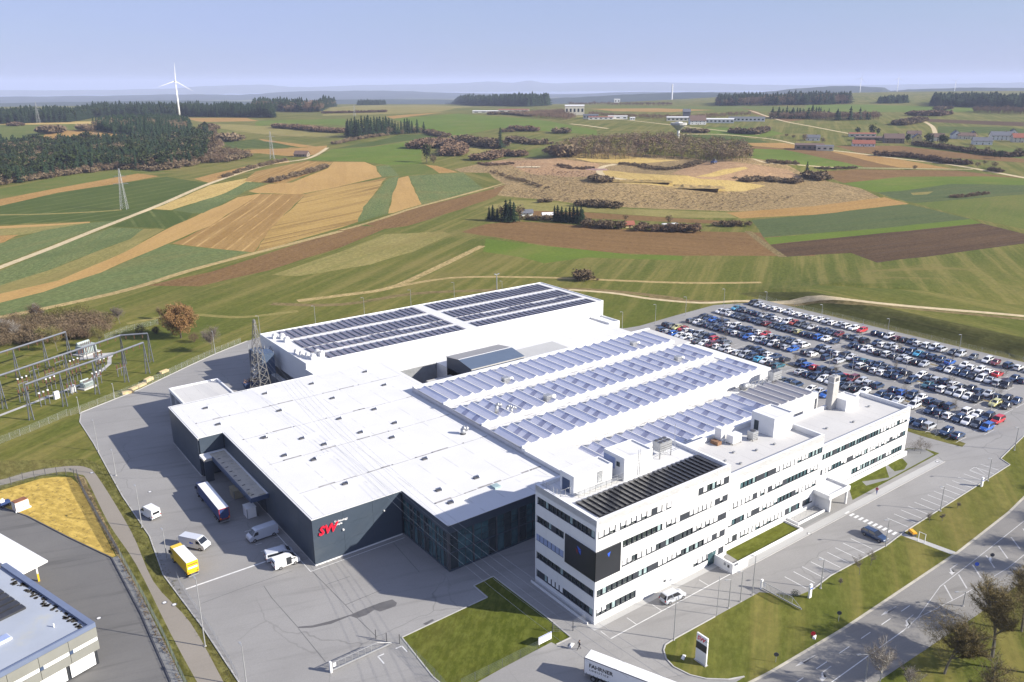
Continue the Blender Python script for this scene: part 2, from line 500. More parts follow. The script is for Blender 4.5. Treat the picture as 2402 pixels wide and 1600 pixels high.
# ---- left country
fld('green', 'E', [(-300, 330), (100, 255), (500, 175), (950, 130), (1200, 155), (950, 168), (400, 268), (-300, 420)])
fld('orange', 'A', [(270, 690), (400, 605), (620, 605), (880, 640), (880, 665), (600, 670), (420, 700)])
fld('straw', 'A', [(-100, 565), (500, 545), (660, 543), (640, 560), (200, 566)])
fld('green', 'A', [(-100, 575), (600, 560), (640, 600), (400, 600), (260, 690), (-100, 690)])
fld('orange', 'A', [(1230, 520), (1700, 520), (1790, 542), (1400, 548)])
fld('meadow_dry', 'A', [(1500, 560), (1900, 580), (2310, 630), (2050, 650), (1500, 590)])
fld('orange', 'A', [(1780, 662), (2060, 700), (2180, 716), (2000, 726), (1850, 690)])
fld('dark_green', 'A', [(1540, 690), (1760, 668), (2070, 722), (1560, 730)])
fld('orange', 'A', [(1500, 745), (2050, 728), (2260, 710), (2200, 770), (2050, 790), (1800, 765), (1520, 760)])
fld('orange', 'E', [(-200, 385), (0, 345), (400, 268), (950, 168), (1100, 186), (830, 235), (400, 300), (0, 392), (-200, 430)])
fld('dark_green', 'E', [(-200, 430), (0, 392), (400, 300), (830, 235), (1150, 190), (1450, 235), (1050, 412), (800, 495), (400, 502), (-200, 530)])
track('meadow_dry', 'E', [(-100, 455), (300, 448), (650, 432), (840, 418)], 5)
fld('tan', 'E', [(-100, 535), (400, 513), (620, 500), (620, 508), (300, 532), (-100, 555)])
fld('meadow_dry', 'E', [(-100, 555), (300, 532), (620, 508), (350, 560), (100, 600), (-100, 620)])
fld('orange', 'E', [(-100, 602), (130, 590), (0, 662), (-100, 700)])
fld('crop', 'E', [(-200, 720), (0, 650), (300, 560), (640, 505), (800, 495), (450, 622), (150, 742), (-200, 870)])
fld('dark_green', 'E', [(770, 537), (1040, 418), (1330, 440), (1290, 490), (1150, 545)])
fld('crop', 'E', [(-200, 930), (0, 840), (350, 692), (770, 540), (990, 550), (900, 620), (650, 712), (350, 832), (0, 940), (-200, 1010)])
fld('meadow_dry', 'E', [(-200, 1010), (0, 940), (350, 832), (650, 712), (900, 620), (990, 550), (1140, 550), (850, 718), (400, 908), (0, 998), (-200, 1050)])
fld('tan', 'E', [(-200, 1045), (0, 998), (400, 907), (850, 716), (1150, 552), (1390, 442), (1640, 332), (1800, 305), (1780, 350), (1600, 430), (1450, 530), (1150, 655), (700, 850), (300, 985), (0, 1060), (-200, 1110)])
fld('crop', 'E', [(-200, 1110), (0, 1060), (300, 985), (700, 850), (1150, 655), (1500, 690), (1742, 705), (1300, 835), (900, 962), (300, 1095), (-200, 1190)])
fld('orange', 'E', [(1340, 205), (1600, 140), (1850, 85), (1990, 76), (2000, 92), (1850, 108), (1450, 234)])
fld('straw', 'E', [(1050, 414), (1450, 248), (1700, 200), (1740, 225), (1560, 300), (1180, 420)])
fld('crop', 'E', [(1190, 420), (1560, 300), (1700, 225), (1830, 237), (1700, 287), (1400, 442), (1330, 442)])
fld('plough', 'B', [(0, 655), (350, 583), (535, 588), (500, 620), (200, 735), (90, 735), (-80, 720)])
fld('tan', 'B', [(90, 740), (250, 730), (500, 630), (535, 588), (750, 588), (830, 620), (870, 690), (560, 762), (300, 812), (0, 802), (-50, 790)])
fld('plough', 'E', [(1190, 652), (1450, 530), (1600, 430), (1800, 310), (2110, 310), (1960, 450), (1850, 570), (1750, 712), (1500, 688)])
fld('stripe', 'B', [(-10, 1220), (100, 1050), (200, 950), (345, 808), (560, 762), (905, 695), (840, 780), (780, 855), (712, 1000), (450, 1080), (150, 1172)])
fld('crop', 'B', [(705, 1005), (740, 900), (790, 850), (920, 700), (990, 690), (930, 860), (915, 945)])
fld('tan', 'B', [(915, 945), (940, 830), (985, 700), (1052, 685), (1100, 800), (1145, 880), (950, 940)])
fld('crop', 'B', [(1058, 685), (1430, 660), (1580, 775), (1400, 830), (1200, 880), (1145, 880)])
fld('meadow', 'B', [(1430, 660), (1610, 665), (1720, 745), (1580, 775)])
fld('crop', 'B', [(830, 620), (920, 610), (990, 685), (870, 690)])
fld('green', 'B', [(920, 610), (1150, 600), (1265, 665), (990, 685)])
fld('orange', 'B', [(1170, 608), (1250, 615), (1400, 660), (1265, 665)])
fld('brown', 'B', [(740, 1015), (1000, 930), (1200, 882), (1640, 775), (1725, 745), (1660, 825), (1200, 985), (1050, 1030), (900, 1050)])
fld('lush', 'B', [(350, 573), (420, 555), (520, 502), (800, 485), (1230, 422), (1140, 500), (1150, 600), (920, 610), (760, 588)])
fld('dark_green', 'B', [(515, 500), (800, 450), (1000, 400), (1250, 395), (1200, 425), (800, 480)])
fld('green', 'C', [(380, 560), (430, 500), (620, 470), (600, 520), (660, 560)])
fld('brown', 'F', [(-10, 410), (120, 382), (330, 390), (250, 425), (0, 530), (-500, 690), (-980, 800), (-1340, 795), (-900, 700)])
fld('brown', 'F', [(830, 425), (1000, 370), (1200, 350), (1500, 365), (1900, 402), (2400, 418), (2990, 430), (3280, 590), (2354, 588), (1900, 570), (1500, 530), (1100, 465)])
fld('meadow_dry', 'F', [(0, 560), (300, 440), (700, 420), (760, 440), (500, 560), (200, 650), (-300, 730), (-480, 720)])
fld('lush', 'F', [(1000, 470), (1400, 520), (2000, 580), (2354, 590), (2354, 620), (1700, 600), (1400, 640), (1250, 600), (980, 560)])
fld('bluegreen', 'd', [(470, 1077), (900, 1042), (1560, 970), (1820, 1030), (1990, 1070), (1300, 1140), (555, 1198)])
fld('orange', 'd', [(300, 1027), (900, 982), (1390, 920), (1560, 965), (900, 1042), (400, 1067)])
fld('lush', 'd', [(558, 1200), (1300, 1140), (1990, 1070), (2060, 1100), (1400, 1165), (600, 1247)])
fld('dark_brown', 'd', [(600, 1247), (1400, 1165), (2060, 1100), (2354, 1172), (2700, 1240), (2700, 1190), (2354, 1240), (1340, 1372), (1160, 1305), (700, 1332)])
track('ditch', 'd', [(450, 1155), (560, 1240), (690, 1332)], 4)
wfl('bank', [(263, -35), (274, -35), (274, 60), (274, 120), (274, 175), (268, 196), (263, 200)], 'grass_bank')
wfl('meadow', [(274, -35), (330, -30), (330, 60), (310, 150), (290, 185), (274, 175), (274, 120), (274, 60)], 'meadow')
# ---- tracks
track('gravel_track', 'E', [(-200, 890), (0, 815), (350, 682), (700, 542), (1050, 405), (1450, 236), (1850, 107), (2100, 70), (2200, 30), (2260, -10)], 4.5)
track('dirt_track', 'E', [(-200, 1200), (0, 1160), (400, 1080), (900, 965), (1300, 840), (1750, 720), (2354, 565)], 4.5)
track('dirt_track', 'F', [(0, 412), (120, 380), (300, 325), (550, 245), (980, 130), (1120, 90)], 3.5)
track('dirt_track', 'F', [(-300, 900), (0, 862), (330, 812), (600, 700), (975, 520)], 4)
track('dirt_track', 'F', [(330, 812), (750, 742), (1250, 735), (1700, 750), (2354, 775), (2900, 772)], 3)
track('ditch', 'F', [(-480, 920), (0, 925), (500, 850), (1000, 828), (1600, 818), (2000, 845), (2354, 888)], 4)
track('meadow_dry', '1', [(1000, 400), (1450, 330), (1900, 350), (2350, 300)], 3)
track('ditch', '4', [(1080, 192), (1500, 226), (1800, 228), (2354, 225)], 3)
track('ditch', '5', [(0, 178), (500, 166), (1000, 188), (1500, 238), (2323, 315)], 3)
track('gravel_track', '4', [(450, 132), (800, 160), (1100, 205), (1500, 237), (1850, 222), (2354, 205)], 2.5)
track('gravel_track', '5', [(0, 163), (500, 150), (1000, 170), (1500, 220), (2323, 290), (2600, 330)], 3)
track('gravel_track', 'd', [(480, 655), (600, 685), (900, 705), (1200, 718), (2000, 728)], 3.2)
track('gravel_track', 'd', [(1020, 597), (1150, 610), (1500, 655), (1850, 695), (2354, 785), (2700, 850)], 6)
track('gravel_track', 'd', [(0, 486), (250, 486), (450, 502), (650, 525), (830, 568)], 5)
track('gravel_track', 'd', [(460, 322), (590, 365), (720, 400), (960, 445), (1180, 486)], 5)
track('gravel_track', 'C', [(700, 325), (820, 338), (960, 358)], 6)
track('gravel_track', 'd', [(1650, 392), (1720, 430), (1745, 490)], 6)
track('gravel_track', 'C', [(720, 270), (1100, 300), (1500, 345), (2000, 400)], 5)
track('ditch', 'A', [(1500, 590), (1900, 635), (2200, 660)], 3)
# ---- the site
# footpath on the left, its verges and the neighbour's plot
fld('verge', '2', [(0, -60), (640, -75), (800, 0), (900, 200), (1100, 500), (1200, 780), (1500, 1180), (1760, 1575), (1850, 1750), (1500, 1750), (1340, 1568), (1060, 970), (860, 620), (560, 20), (300, 60), (0, 170), (-200, 200), (-200, 60)], 'verge')
GK.append(('paved_path', dens(smooth_line([tuple(G('2', x, y)[:2]) for x, y in [(-150, 60), (0, 80), (180, 30), (330, 0), (520, -22), (640, -10), (720, 60), (960, 450), (1130, 830), (1400, 1130), (1645, 1568), (1720, 1700)]], 4)
           + smooth_line([tuple(G('2', x, y)[:2]) for x, y in [(1530, 1700), (1450, 1568), (1250, 1200), (1000, 700), (800, 400), (640, 80), (580, 40), (480, 20), (330, 40), (180, 75), (0, 122), (-150, 145)]], 4)), 'footpath'))
fld('rough_bank', '2', [(545, 45), (620, 60), (690, 230), (860, 560), (1060, 970), (1350, 1568), (1300, 1568), (1020, 985), (850, 620), (700, 350)], 'planted_bank')
fld('yellow_grass', '2', [(-200, 200), (0, 160), (300, 72), (420, 58), (520, 62), (575, 110), (700, 350), (850, 640), (815, 652), (500, 500), (200, 345), (0, 275), (-200, 240)], 'dry_grass')
fld('gravel_strip', '2', [(822, 655), (868, 640), (1060, 970), (1350, 1568), (1420, 1750), (1330, 1750), (1255, 1568), (1040, 1075)], 'gravel_strip')
fld('neighbour_asphalt', '2', [(-200, 240), (0, 280), (200, 350), (500, 505), (815, 655), (1035, 1075), (1250, 1568), (1340, 1750), (-200, 1750)], 'neighbour_yard')
# yard and car park, one paved sheet
YARD = [('S', 590, 1700), ('S', 560, 1600), ('S', 478, 1476), ('S', 383, 1349), ('S', 351, 1259), ('S', 287, 1164), ('S', 253, 1102), ('S', 220, 1041), ('S', 187, 990), ('S', 190, 968),
        ('S', 268, 937), ('S', 327, 914), ('S', 440, 860), ('S', 505, 830), ('S', 580, 800), ('S', 640, 780), ('4', 900, 437), ('k', 0, 380), ('k', 500, 235), ('k', 1030, 92), ('k', 1500, 62), ('5', 60, 168)]
yl = [tuple(G(*q)[:2]) for q in YARD]
yl += [(262.5, 190), (262.5, 120), (262.5, 60), (250, 25), (215, 58)]
yl += [tuple(G(*q)[:2]) for q in [('t', 2208, 770), ('t', 1865, 1105), ('t', 2000, 1195), ('6', 1320, 1092), ('6', 1190, 1190), ('6', 780, 1412), ('S', 1906, 1383), ('S', 1870, 1398), ('8', 1890, 545), ('8', 1480, 772), ('8', 1110, 975),
        ('8', 1025, 1030), ('8', 1008, 1080), ('8', 1030, 1160), ('8', 1100, 1235), ('8', 1250, 1310), ('8', 1400, 1345), ('8', 1600, 1352), ('8', 1750, 1325)]]
yl += [(80, 57.6), (74, 50), (60, 40), (36, 60)]
GK.append(('asphalt', dens(yl, .3), 'paved_yard'))
wfl('road', [(30, 60), (60, 58.6), (80, 57), (88, 56.1), (105, 55.3), (141, 55.1), (163.5, 56), (180, 57.6), (230, 63), (330, 78), (330, 64), (230, 51), (190, 46.5), (165, 44.6), (143, 43.8), (125, 44.2), (105, 45.2), (88, 46), (60, 47.4), (30, 48)], 'road')
fld('lawn', '7', [(1290, 860), (1433, 790), (1820, 1085), (2005, 1240), (1897, 1292), (1860, 1275), (1500, 1465), (1190, 1640), (1120, 1640), (990, 1530), (760, 1240), (1250, 1010), (1390, 945)], 'lawn')
wfl('lawn', [(107.6, 80.4), (107.3, 76.6), (125.2, 76.9), (125.1, 80.4)], 'lawn')
fld('lawn', '6', [(900, 728), (1300, 512), (1340, 475), (1480, 480), (1578, 512), (940, 856)], 'lawn')
fld('gravel_strip', '6', [(1180, 600), (1300, 512), (1345, 480), (1470, 480), (1540, 520), (1200, 705), (1040, 750), (1010, 720), (1210, 690)], 'gravel_bed')
fld('lawn', '6', [(1200, 600), (1250, 555), (1310, 552), (1345, 590), (1320, 630), (1250, 645)], 'lawn')
fld('verge', 't', [(420, 590), (500, 650), (750, 700), (1100, 780), (1350, 880), (1300, 930), (1100, 880), (700, 770), (460, 690), (380, 640)], 'verge')
# thin planted strips between the double rows of the car park
for xs_, ya_, yb_ in ((204.3, 109, 152), (204.3, 77, 104), (221.3, 80, 107), (221.3, 110, 140), (238.8, 88, 131), (238.8, 141, 165)):
    wfl('rough_bank', [(xs_ - .5, ya_), (xs_ + .5, ya_), (xs_ + .5, yb_), (xs_ - .5, yb_)], 'planted_strip')
wfl('slab_path', [(103.9, 74.9), (160, 74.6), (176, 74.6), (176, 76.2), (160, 76.3), (107.3, 76.5), (103.3, 78.2)], 'pavement')
wfl('slab_path', [(73.9, 78.1), (103.4, 78.1), (103.4, 79.45), (75.05, 79.45), (75.05, 94.05), (74.0, 94.1)], 'pavement')
wfl('gravel_strip', [(126.2, 76.8), (136.2, 76.8), (136.2, 77.9), (126.2, 77.9)], 'gravel_bed')
wfl('slab_path', [(126.4, 78.0), (135.6, 78.0), (135.6, 80.6), (126.4, 80.6)], 'pavement')
fld('slab_path', '6', [(1280, 1108), (1320, 1100), (1705, 1240), (1665, 1256)], 'pavement')

def ground_material(kind, ang):
    if kind in FIELD: return field_mat(kind, ang)
    return GM[kind]

def asphalt(name, c1, c2, crack=.5, stain=.25, slab=0):
    m, nt, b = _mat(name)
    pos = _pos(nt)
    n1 = _noise(nt, pos, .05, 6, .6); n2 = _noise(nt, pos, 3.0, 3, .7); n3 = _noise(nt, _map(nt, pos, .3, (.04, .5, 1)), 1, 4, .6)
    c = _mixc(nt, _mr(nt, n1, .3, .7, 0, 1), c1, c2)
    c = _mixc(nt, _mr(nt, n3, .5, .75, 0, stain, True), c, tuple(q * .7 for q in c1))
    c = _mixc(nt, _mr(nt, n2, .3, .7, 0, .22), c, tuple(q * .6 for q in c1))
    # wandering repair seams
    vo = nt.nodes.new('ShaderNodeTexVoronoi'); vo.feature = 'DISTANCE_TO_EDGE'; vo.inputs['Scale'].default_value = .055
    dn = nt.nodes.new('ShaderNodeTexNoise'); dn.inputs['Scale'].default_value = .25
    va = nt.nodes.new('ShaderNodeVectorMath'); va.operation = 'MULTIPLY_ADD'; va.inputs[1].default_value = (3, 3, 3)
    nt.links.new(pos, dn.inputs['Vector']); nt.links.new(dn.outputs['Color'], va.inputs[0]); nt.links.new(pos, va.inputs[2]); nt.links.new(va.outputs[0], vo.inputs['Vector'])
    gate = nt.nodes.new('ShaderNodeMath'); gate.operation = 'MULTIPLY'
    nt.links.new(_mr(nt, vo.outputs['Distance'], .0, .008, crack, 0), gate.inputs[0]); nt.links.new(_mr(nt, _noise(nt, pos, .03, 2), .48, .58, 0, 1), gate.inputs[1])
    c = _mixc(nt, gate.outputs[0], c, tuple(q * .42 for q in c1))
    nt.links.new(c, b.inputs['Base Color']); b.inputs['Roughness'].default_value = .85; b.inputs['Specular IOR Level'].default_value = .25
    return m

GM = {'asphalt': asphalt('pale asphalt', (.235, .228, .218), (.300, .292, .280), .5, .5),
      'road': asphalt('road asphalt', (.205, .195, .180), (.255, .245, .225), .25, .5),
      'neighbour_asphalt': asphalt('grey asphalt', (.125, .122, .118), (.165, .160, .152), .1, .8),
      'paved_path': asphalt('path asphalt', (.235, .210, .175), (.270, .242, .205), .1, .2),
      'gravel_strip': asphalt('gravel', (.19, .19, .185), (.25, .25, .24), .0, .3),
      'slab_path': asphalt('concrete slabs', (.38, .375, .36), (.43, .425, .41), .0, .15)}

def build_ground():
    verts, faces, kinds = [], [], []
    for k, (kind, poly, name) in enumerate(GK):
        if sum(poly[i][0] * poly[(i + 1) % len(poly)][1] - poly[(i + 1) % len(poly)][0] * poly[i][1] for i in range(len(poly))) < 0:
            poly = poly[::-1]
        b = len(verts); verts += [Vector((p[0], p[1])) for p in poly]
        faces.append(list(range(b, b + len(poly)))); kinds.append(k)
    # open grid of height points
    s = -60.0
    outer = []
    while s < 10500:
        ds = max(14.0, s * .045)
        du = max(22.0, s * .055)
        half = max(260, s * .95 + 120)
        n = int(half / du)
        for i in range(-n, n + 1):
            u = i * du + (du / 2 if int(s) % 2 else 0)
            if s < 540 and not (255 < s * FX + u * UX < 430): 
                if abs(i) % 4: continue
            verts.append(Vector((s * FX + u * UX, s * FY + u * UY)))
        s += ds
    for x in (264, 266.5, 269, 271.5, 274, 280, 290):
        for y in range(-40, 260, 10): verts.append(Vector((x, y)))
    ov, oe, of, o1, o2, o3 = delaunay_2d_cdt(verts, [], faces, 0, 1e-3)
    co = [(v.x, v.y, hgt(v.x, v.y)) for v in ov]
    groups = {}
    for f, orig in zip(of, o3):
        k = max(orig) if orig else -1
        groups.setdefault(k, []).append(f)
    for k, fs in sorted(groups.items()):
        if k < 0: kind, name, ang = 'meadow', 'ground', 0.6
        else:
            kind, poly, name = GK[k]
            # direction of the longest side gives the direction of the furrows
            best, ang = 0, 0
            st = max(1, len(poly) // 24)
            for i in range(0, len(poly)):
                a, b = poly[i], poly[(i + 4) % len(poly)]
                d = math.hypot(b[0] - a[0], b[1] - a[1])
                if d > best: best, ang = d, math.atan2(b[1] - a[1], b[0] - a[0])
        idx = {}; vv = []; ff = []
        for f in fs:
            g = []
            for i in f:
                if i not in idx: idx[i] = len(vv); vv.append(co[i])
                g.append(idx[i])
            ff.append(g)
        me = bpy.data.meshes.new(name)
        me.from_pydata(vv, [], ff)
        me.materials.append(ground_material(kind, ang))
        me.polygons.foreach_set('use_smooth', [True] * len(ff))
        me.update()
        o = put(name, me); o['kind'] = 'structure'
build_ground()

# ------------------------------------------------------------------ air: one even, closed box of haze
def haze():
    m = bpy.data.materials.new('haze'); m.use_nodes = True
    nt = m.node_tree; nt.nodes.clear()
    out = nt.nodes.new('ShaderNodeOutputMaterial'); v = nt.nodes.new('ShaderNodeVolumePrincipled')
    v.inputs['Color'].default_value = (.66, .74, .98, 1); v.inputs['Density'].default_value = HAZE_DENSITY; v.inputs['Anisotropy'].default_value = 0.0
    nt.links.new(v.outputs[0], out.inputs['Volume'])
    o = MB().box(-3000, -3000, -95, 27000, 27000, 235).put('haze', m)
    o['kind'] = 'stuff'
HAZE_DENSITY = .000078
haze()
# ------------------------------------------------------------------ building materials
M_WHITE = mat('white cladding', (.70, .70, .695), .45, .03, .3, dirt=(.55, .54, .50), dirt_amt=.12, dirt_scale=.2)
M_PLINTH = mat('pale plinth', (.66, .655, .64), .6, .05, .8)
M_DARKCORE = mat('dark core', (.020, .023, .028), .6, .1)
M_FRAME = mat('dark window frame', (.035, .040, .050), .4, .05)
M_BLIND = mat('white blind', (.72, .72, .72), .6, .04, 1.2)
M_BLUEBLIND = mat('blue-grey blind', (.28, .34, .52), .4, .08, 1.0)
M_GLASS = mat('dark glass', (.030, .042, .045), .06, .3, .4, spec=.9)
M_GREENGLASS = mat('greenish glass', (.045, .095, .105), .05, .5, .45, spec=.9)
M_PALEGLASS = mat('pale glass', (.30, .40, .40), .15, .25, .8, spec=.7)
M_ANTHRA = mat('anthracite cladding', (.046, .062, .084), .42, .06, .25, dirt=(.075, .088, .098), dirt_amt=.5, dirt_scale=.12)
M_NAVY = mat('dark blue edge', (.045, .07, .13), .4, .06)
M_SCREEN = mat('screen black', (.022, .024, .030), .35, .1)
M_METAL = mat('galvanised metal', (.42, .43, .44), .42, .12, 1.5, metal=.6)
M_GREYMETAL = mat('grey metal', (.30, .31, .32), .5, .12, 1.2, metal=.4)
M_DARKMETAL = mat('dark metal', (.07, .07, .075), .5, .15)
M_CONC = mat('concrete', (.40, .39, .37), .85, .1, .5, dirt=(.22, .21, .19), dirt_amt=.4, dirt_scale=.3)
M_RED = mat('red lettering', (.62, .012, .035), .4, .03)
M_BEIGEGL = mat('beige sheet', (.46, .43, .41), .5, .06, .4)
M_BROWNWOOD = mat('brown timber', (.20, .11, .06), .8, .2)
M_PV = mat('solar cell', (.125, .118, .150), .4, .25, .3, spec=.6)
M_PVB = mat('black solar cell', (.030, .030, .032), .3, .3, .5, spec=.5)

def roof_mat(name, c, seam=4.2, dirt=.35, ang=0.0):
    if name in MATS: return MATS[name]
    m, nt, b = _mat(name)
    pos = _pos(nt)
    n1 = _noise(nt, pos, .12, 5, .6); n2 = _noise(nt, _map(nt, pos, ang, (.05, .6, 1)), 1, 5, .7)
    col = _mixc(nt, _mr(nt, n1, .3, .7, 0, 1), tuple(q * .955 for q in c), tuple(min(.86, q * 1.03) for q in c))
    col = _mixc(nt, _mr(nt, n2, .62, .8, 0, dirt, True), col, (.50, .49, .46))
    w = nt.nodes.new('ShaderNodeTexWave'); w.wave_type = 'BANDS'; w.bands_direction = 'X'; w.inputs['Scale'].default_value = .314 / seam * 1.0
    nt.links.new(pos, w.inputs['Vector'])
    gate = nt.nodes.new('ShaderNodeMath'); gate.operation = 'MULTIPLY'
    nt.links.new(_mr(nt, w.outputs['Fac'], .994, .9988, 0, .40), gate.inputs[0]); nt.links.new(_mr(nt, _noise(nt, pos, .35, 2), .42, .55, 0, 1), gate.inputs[1])
    col = _mixc(nt, gate.outputs[0], col, (.30, .29, .28))
    nt.links.new(col, b.inputs['Base Color']); b.inputs['Roughness'].default_value = .75; b.inputs['Specular IOR Level'].default_value = .2
    MATS[name] = m
    return m
M_ROOF = roof_mat('white roof membrane', (.60, .597, .588), 5.8, .8)
M_ROOF2 = roof_mat('warm roof membrane', (.50, .49, .47), 3.4, .7)
M_ROOFG = roof_mat('grey roof membrane', (.42, .42, .41), 3.4, .5)

def drain_mat():
    m, nt, b = _mat('stained gutter')
    pos = _pos(nt)
    c = _mixc(nt, _mr(nt, _noise(nt, _map(nt, pos, 0, (.35, 1.2, 1)), 1, 6, .75), .42, .68, 0, 1, True), (.66, .65, .62), (.22, .21, .20))
    nt.links.new(c, b.inputs['Base Color']); b.inputs['Roughness'].default_value = .8
    return m
M_GUTTER = drain_mat()

def shed_glass():
    m, nt, b = _mat('translucent glazing')
    pos = _pos(nt)
    n = _noise(nt, pos, .35, 4, .6); n2 = _noise(nt, pos, .06, 2, .5)
    c = _mixc(nt, _mr(nt, n, .3, .7, 0, 1), (.60, .61, .70), (.68, .68, .76))
    c = _mixc(nt, _mr(nt, n2, .4, .6, 0, .45), c, (.62, .61, .66))
    nt.links.new(c, b.inputs['Base Color']); b.inputs['Roughness'].default_value = .22; b.inputs['Specular IOR Level'].default_value = .7
    return m
M_SHED = shed_glass()
M_SHEDVENT = mat('darker glazing pane', (.30, .31, .42), .2, .15, .6, spec=.7)

MESHES = {}
def boxmesh(name, dx, dy, dz, mt):
    """box with its origin at the low corner, shared between pieces of the same size"""
    k = (name, round(dx, 3), round(dy, 3), round(dz, 3), mt.name)
    if k not in MESHES: MESHES[k] = MB().box(0, 0, 0, dx, dy, dz).mesh(name, mt)
    return MESHES[k]

def pbox(name, mt, parent, x0, y0, z0, x1, y1, z1):
    """box part at world coordinates, parent sits unrotated at parent.location"""
    p = parent.location if parent else Vector((0, 0, 0))
    return put(name, boxmesh(name, x1 - x0, y1 - y0, z1 - z0, mt), parent, (x0 - p.x, y0 - p.y, z0 - p.z))

# ------------------------------------------------------------------ ribbon facades
def facade(t, axis, x0, y0, u0, u1, zt, bands, zb=0.0, panel=3.1, wall=M_WHITE, blind=.8, rs=1, pane=1.12, gl=M_GLASS, plinth=True):
    """front of a block: axis 'x' looks towards -y, axis 'y' looks towards -x.
    bands: list of (z low, z high, [(u from, u to)...]) window strips; the rest is clad in panels"""
    r = random.Random(rs)
    def pb(name, mt, ua, ub, na, nb, za, zc):
        # n = distance outwards from the wall line
        if axis == 'x': pbox(name, mt, t, x0 + ua, y0 - nb, za, x0 + ub, y0 - na, zc)
        else: pbox(name, mt, t, x0 - nb, y0 + ua, za, x0 - na, y0 + ub, zc)
    zs = sorted([(b[0], b[1], b[2]) for b in bands])
    solid = []
    z = zb + (.45 if plinth else 0)
    for a, b, seg in zs:
        solid.append((z, a)); z = b
    solid.append((z, zt))
    T = .28
    n = max(1, round((u1 - u0) / panel))
    w = (u1 - u0) / n
    for (a, b) in solid:
        for i in range(n):
            pb('facade_panel', wall, u0 + i * w + .012, u0 + (i + 1) * w - .012, 0, T, a + .01, b - .01)
    if plinth: pb('plinth', M_PLINTH, u0, u1, 0, T - .06, zb, zb + .44)
    for a, b, seg in zs:
        cuts = []
        cur = u0
        for s0, s1 in seg:
            if s0 > cur + .05: cuts.append((cur, s0))
            cur = s1
        if cur < u1 - .05: cuts.append((cur, u1))
        for c0, c1 in cuts:
            k = max(1, round((c1 - c0) / panel)); cw = (c1 - c0) / k
            for i in range(k):
                pb('facade_panel', wall, c0 + i * cw + .012, c0 + (i + 1) * cw - .012, 0, T, a + .004, b - .004)
        for s0, s1 in seg:
            k = max(1, round((s1 - s0) / pane)); pw = (s1 - s0) / k
            pb('window_sill', M_FRAME, s0, s1, .02, T - .02, a, a + .05)
            run = r.random() < blind
            for i in range(k):
                if r.random() < .3: run = r.random() < blind
                ua, ub = s0 + i * pw, s0 + (i + 1) * pw
                if r.random() < .10:
                    pb('mullion', M_FRAME, ua, ub - .02, .05, T - .04, a + .05, b)      # closed dark panel
                    continue
                pb('mullion', M_FRAME, ua, ua + (.20 if i else .12), .05, T - .04, a + .05, b)
                if run:
                    drop = r.choice((.0, .12, .12, .2, .35))
                    pb('window_blind', M_BLIND, ua + .22, ub - .02, .1, .20, a + .06 + drop * (b - a), b)
                    if drop: pb('window', gl, ua + .22, ub - .02, .02, .06, a + .05, a + .05 + drop * (b - a))
                else:
                    pb('window', gl if r.random() < .8 else M_PALEGLASS, ua + .22, ub - .02, .02, .08, a + .05, b)

def parapet(t, x0, y0, x1, y1, z0, z1, w=.45, mt=M_WHITE, cap=M_WHITE):
    for nm, a in (('parapet', (x0, y0, z0, x1, y0 + w, z1)), ('parapet', (x0, y1 - w, z0, x1, y1, z1)), ('parapet', (x0, y0 + w, z0, x0 + w, y1 - w, z1)), ('parapet', (x1 - w, y0 + w, z0, x1, y1 - w, z1))):
        pbox(nm, cap, t, *a)

# ---- the five-storey office block at the corner
FZ = [(15.0, 16.35), (11.62, 12.85), (8.15, 9.4), (4.75, 6.0), (1.25, 2.6)]
t = thing('office_building', 'five-storey white office block with black ribbon windows and a dark corner screen', 'office building', (75.1, 79.5, 0), group=None)
pbox('core', M_DARKCORE, t, 75.1, 79.5, 0, 106, 94.1, 17.2)
facade(t, 'x', 75.1, 79.5, 0, 30.9, 18.3, [(FZ[0][0], FZ[0][1], [(0.1, 16.2), (22.7, 30.6)]), (*FZ[1], [(5.35, 30.6)]), (*FZ[2], [(5.35, 30.6)]), (*FZ[3], [(.1, 30.6)]), (*FZ[4], [(.1, 8.8), (15.3, 15.9), (22.7, 30.6)])], blind=.72, rs=3)
facade(t, 'y', 75.1, 79.5, -.27, 14.6, 18.3, [(*FZ[0], [(.1, 14.1)]), (*FZ[1], [(7.3, 14.3)]), (*FZ[2], [(7.3, 14.3)]), (*FZ[3], [(.1, 14.3)]), (*FZ[4], [(.1, 14.3)])], blind=.12, rs=5, pane=1.0, gl=M_GLASS)
# pale reveal ledges that catch the light on the side face
for a, b in FZ:
    pbox('window_ledge', M_WHITE, t, 74.78, 79.45, a - .06, 74.82, 93.9, a - .005)
for i in range(7):
    pbox('window_blind', M_BLUEBLIND, t, 74.86, 86.9 + i * 1.0, 8.2, 74.9, 87.85 + i * 1.0, 9.35)
# rooftop
pbox('roof', M_ROOF, t, 75.2, 79.6, 17.2, 105.9, 94.0, 17.75)
parapet(t, 74.82, 79.22, 106.0, 94.1, 17.2, 18.32, .5)
# wrap-round dark return at the right end of each window strip
for a, b in FZ:
    pbox('end_window', M_FRAME, t, 104.4, 79.24, a + .05, 105.98, 79.45, b)
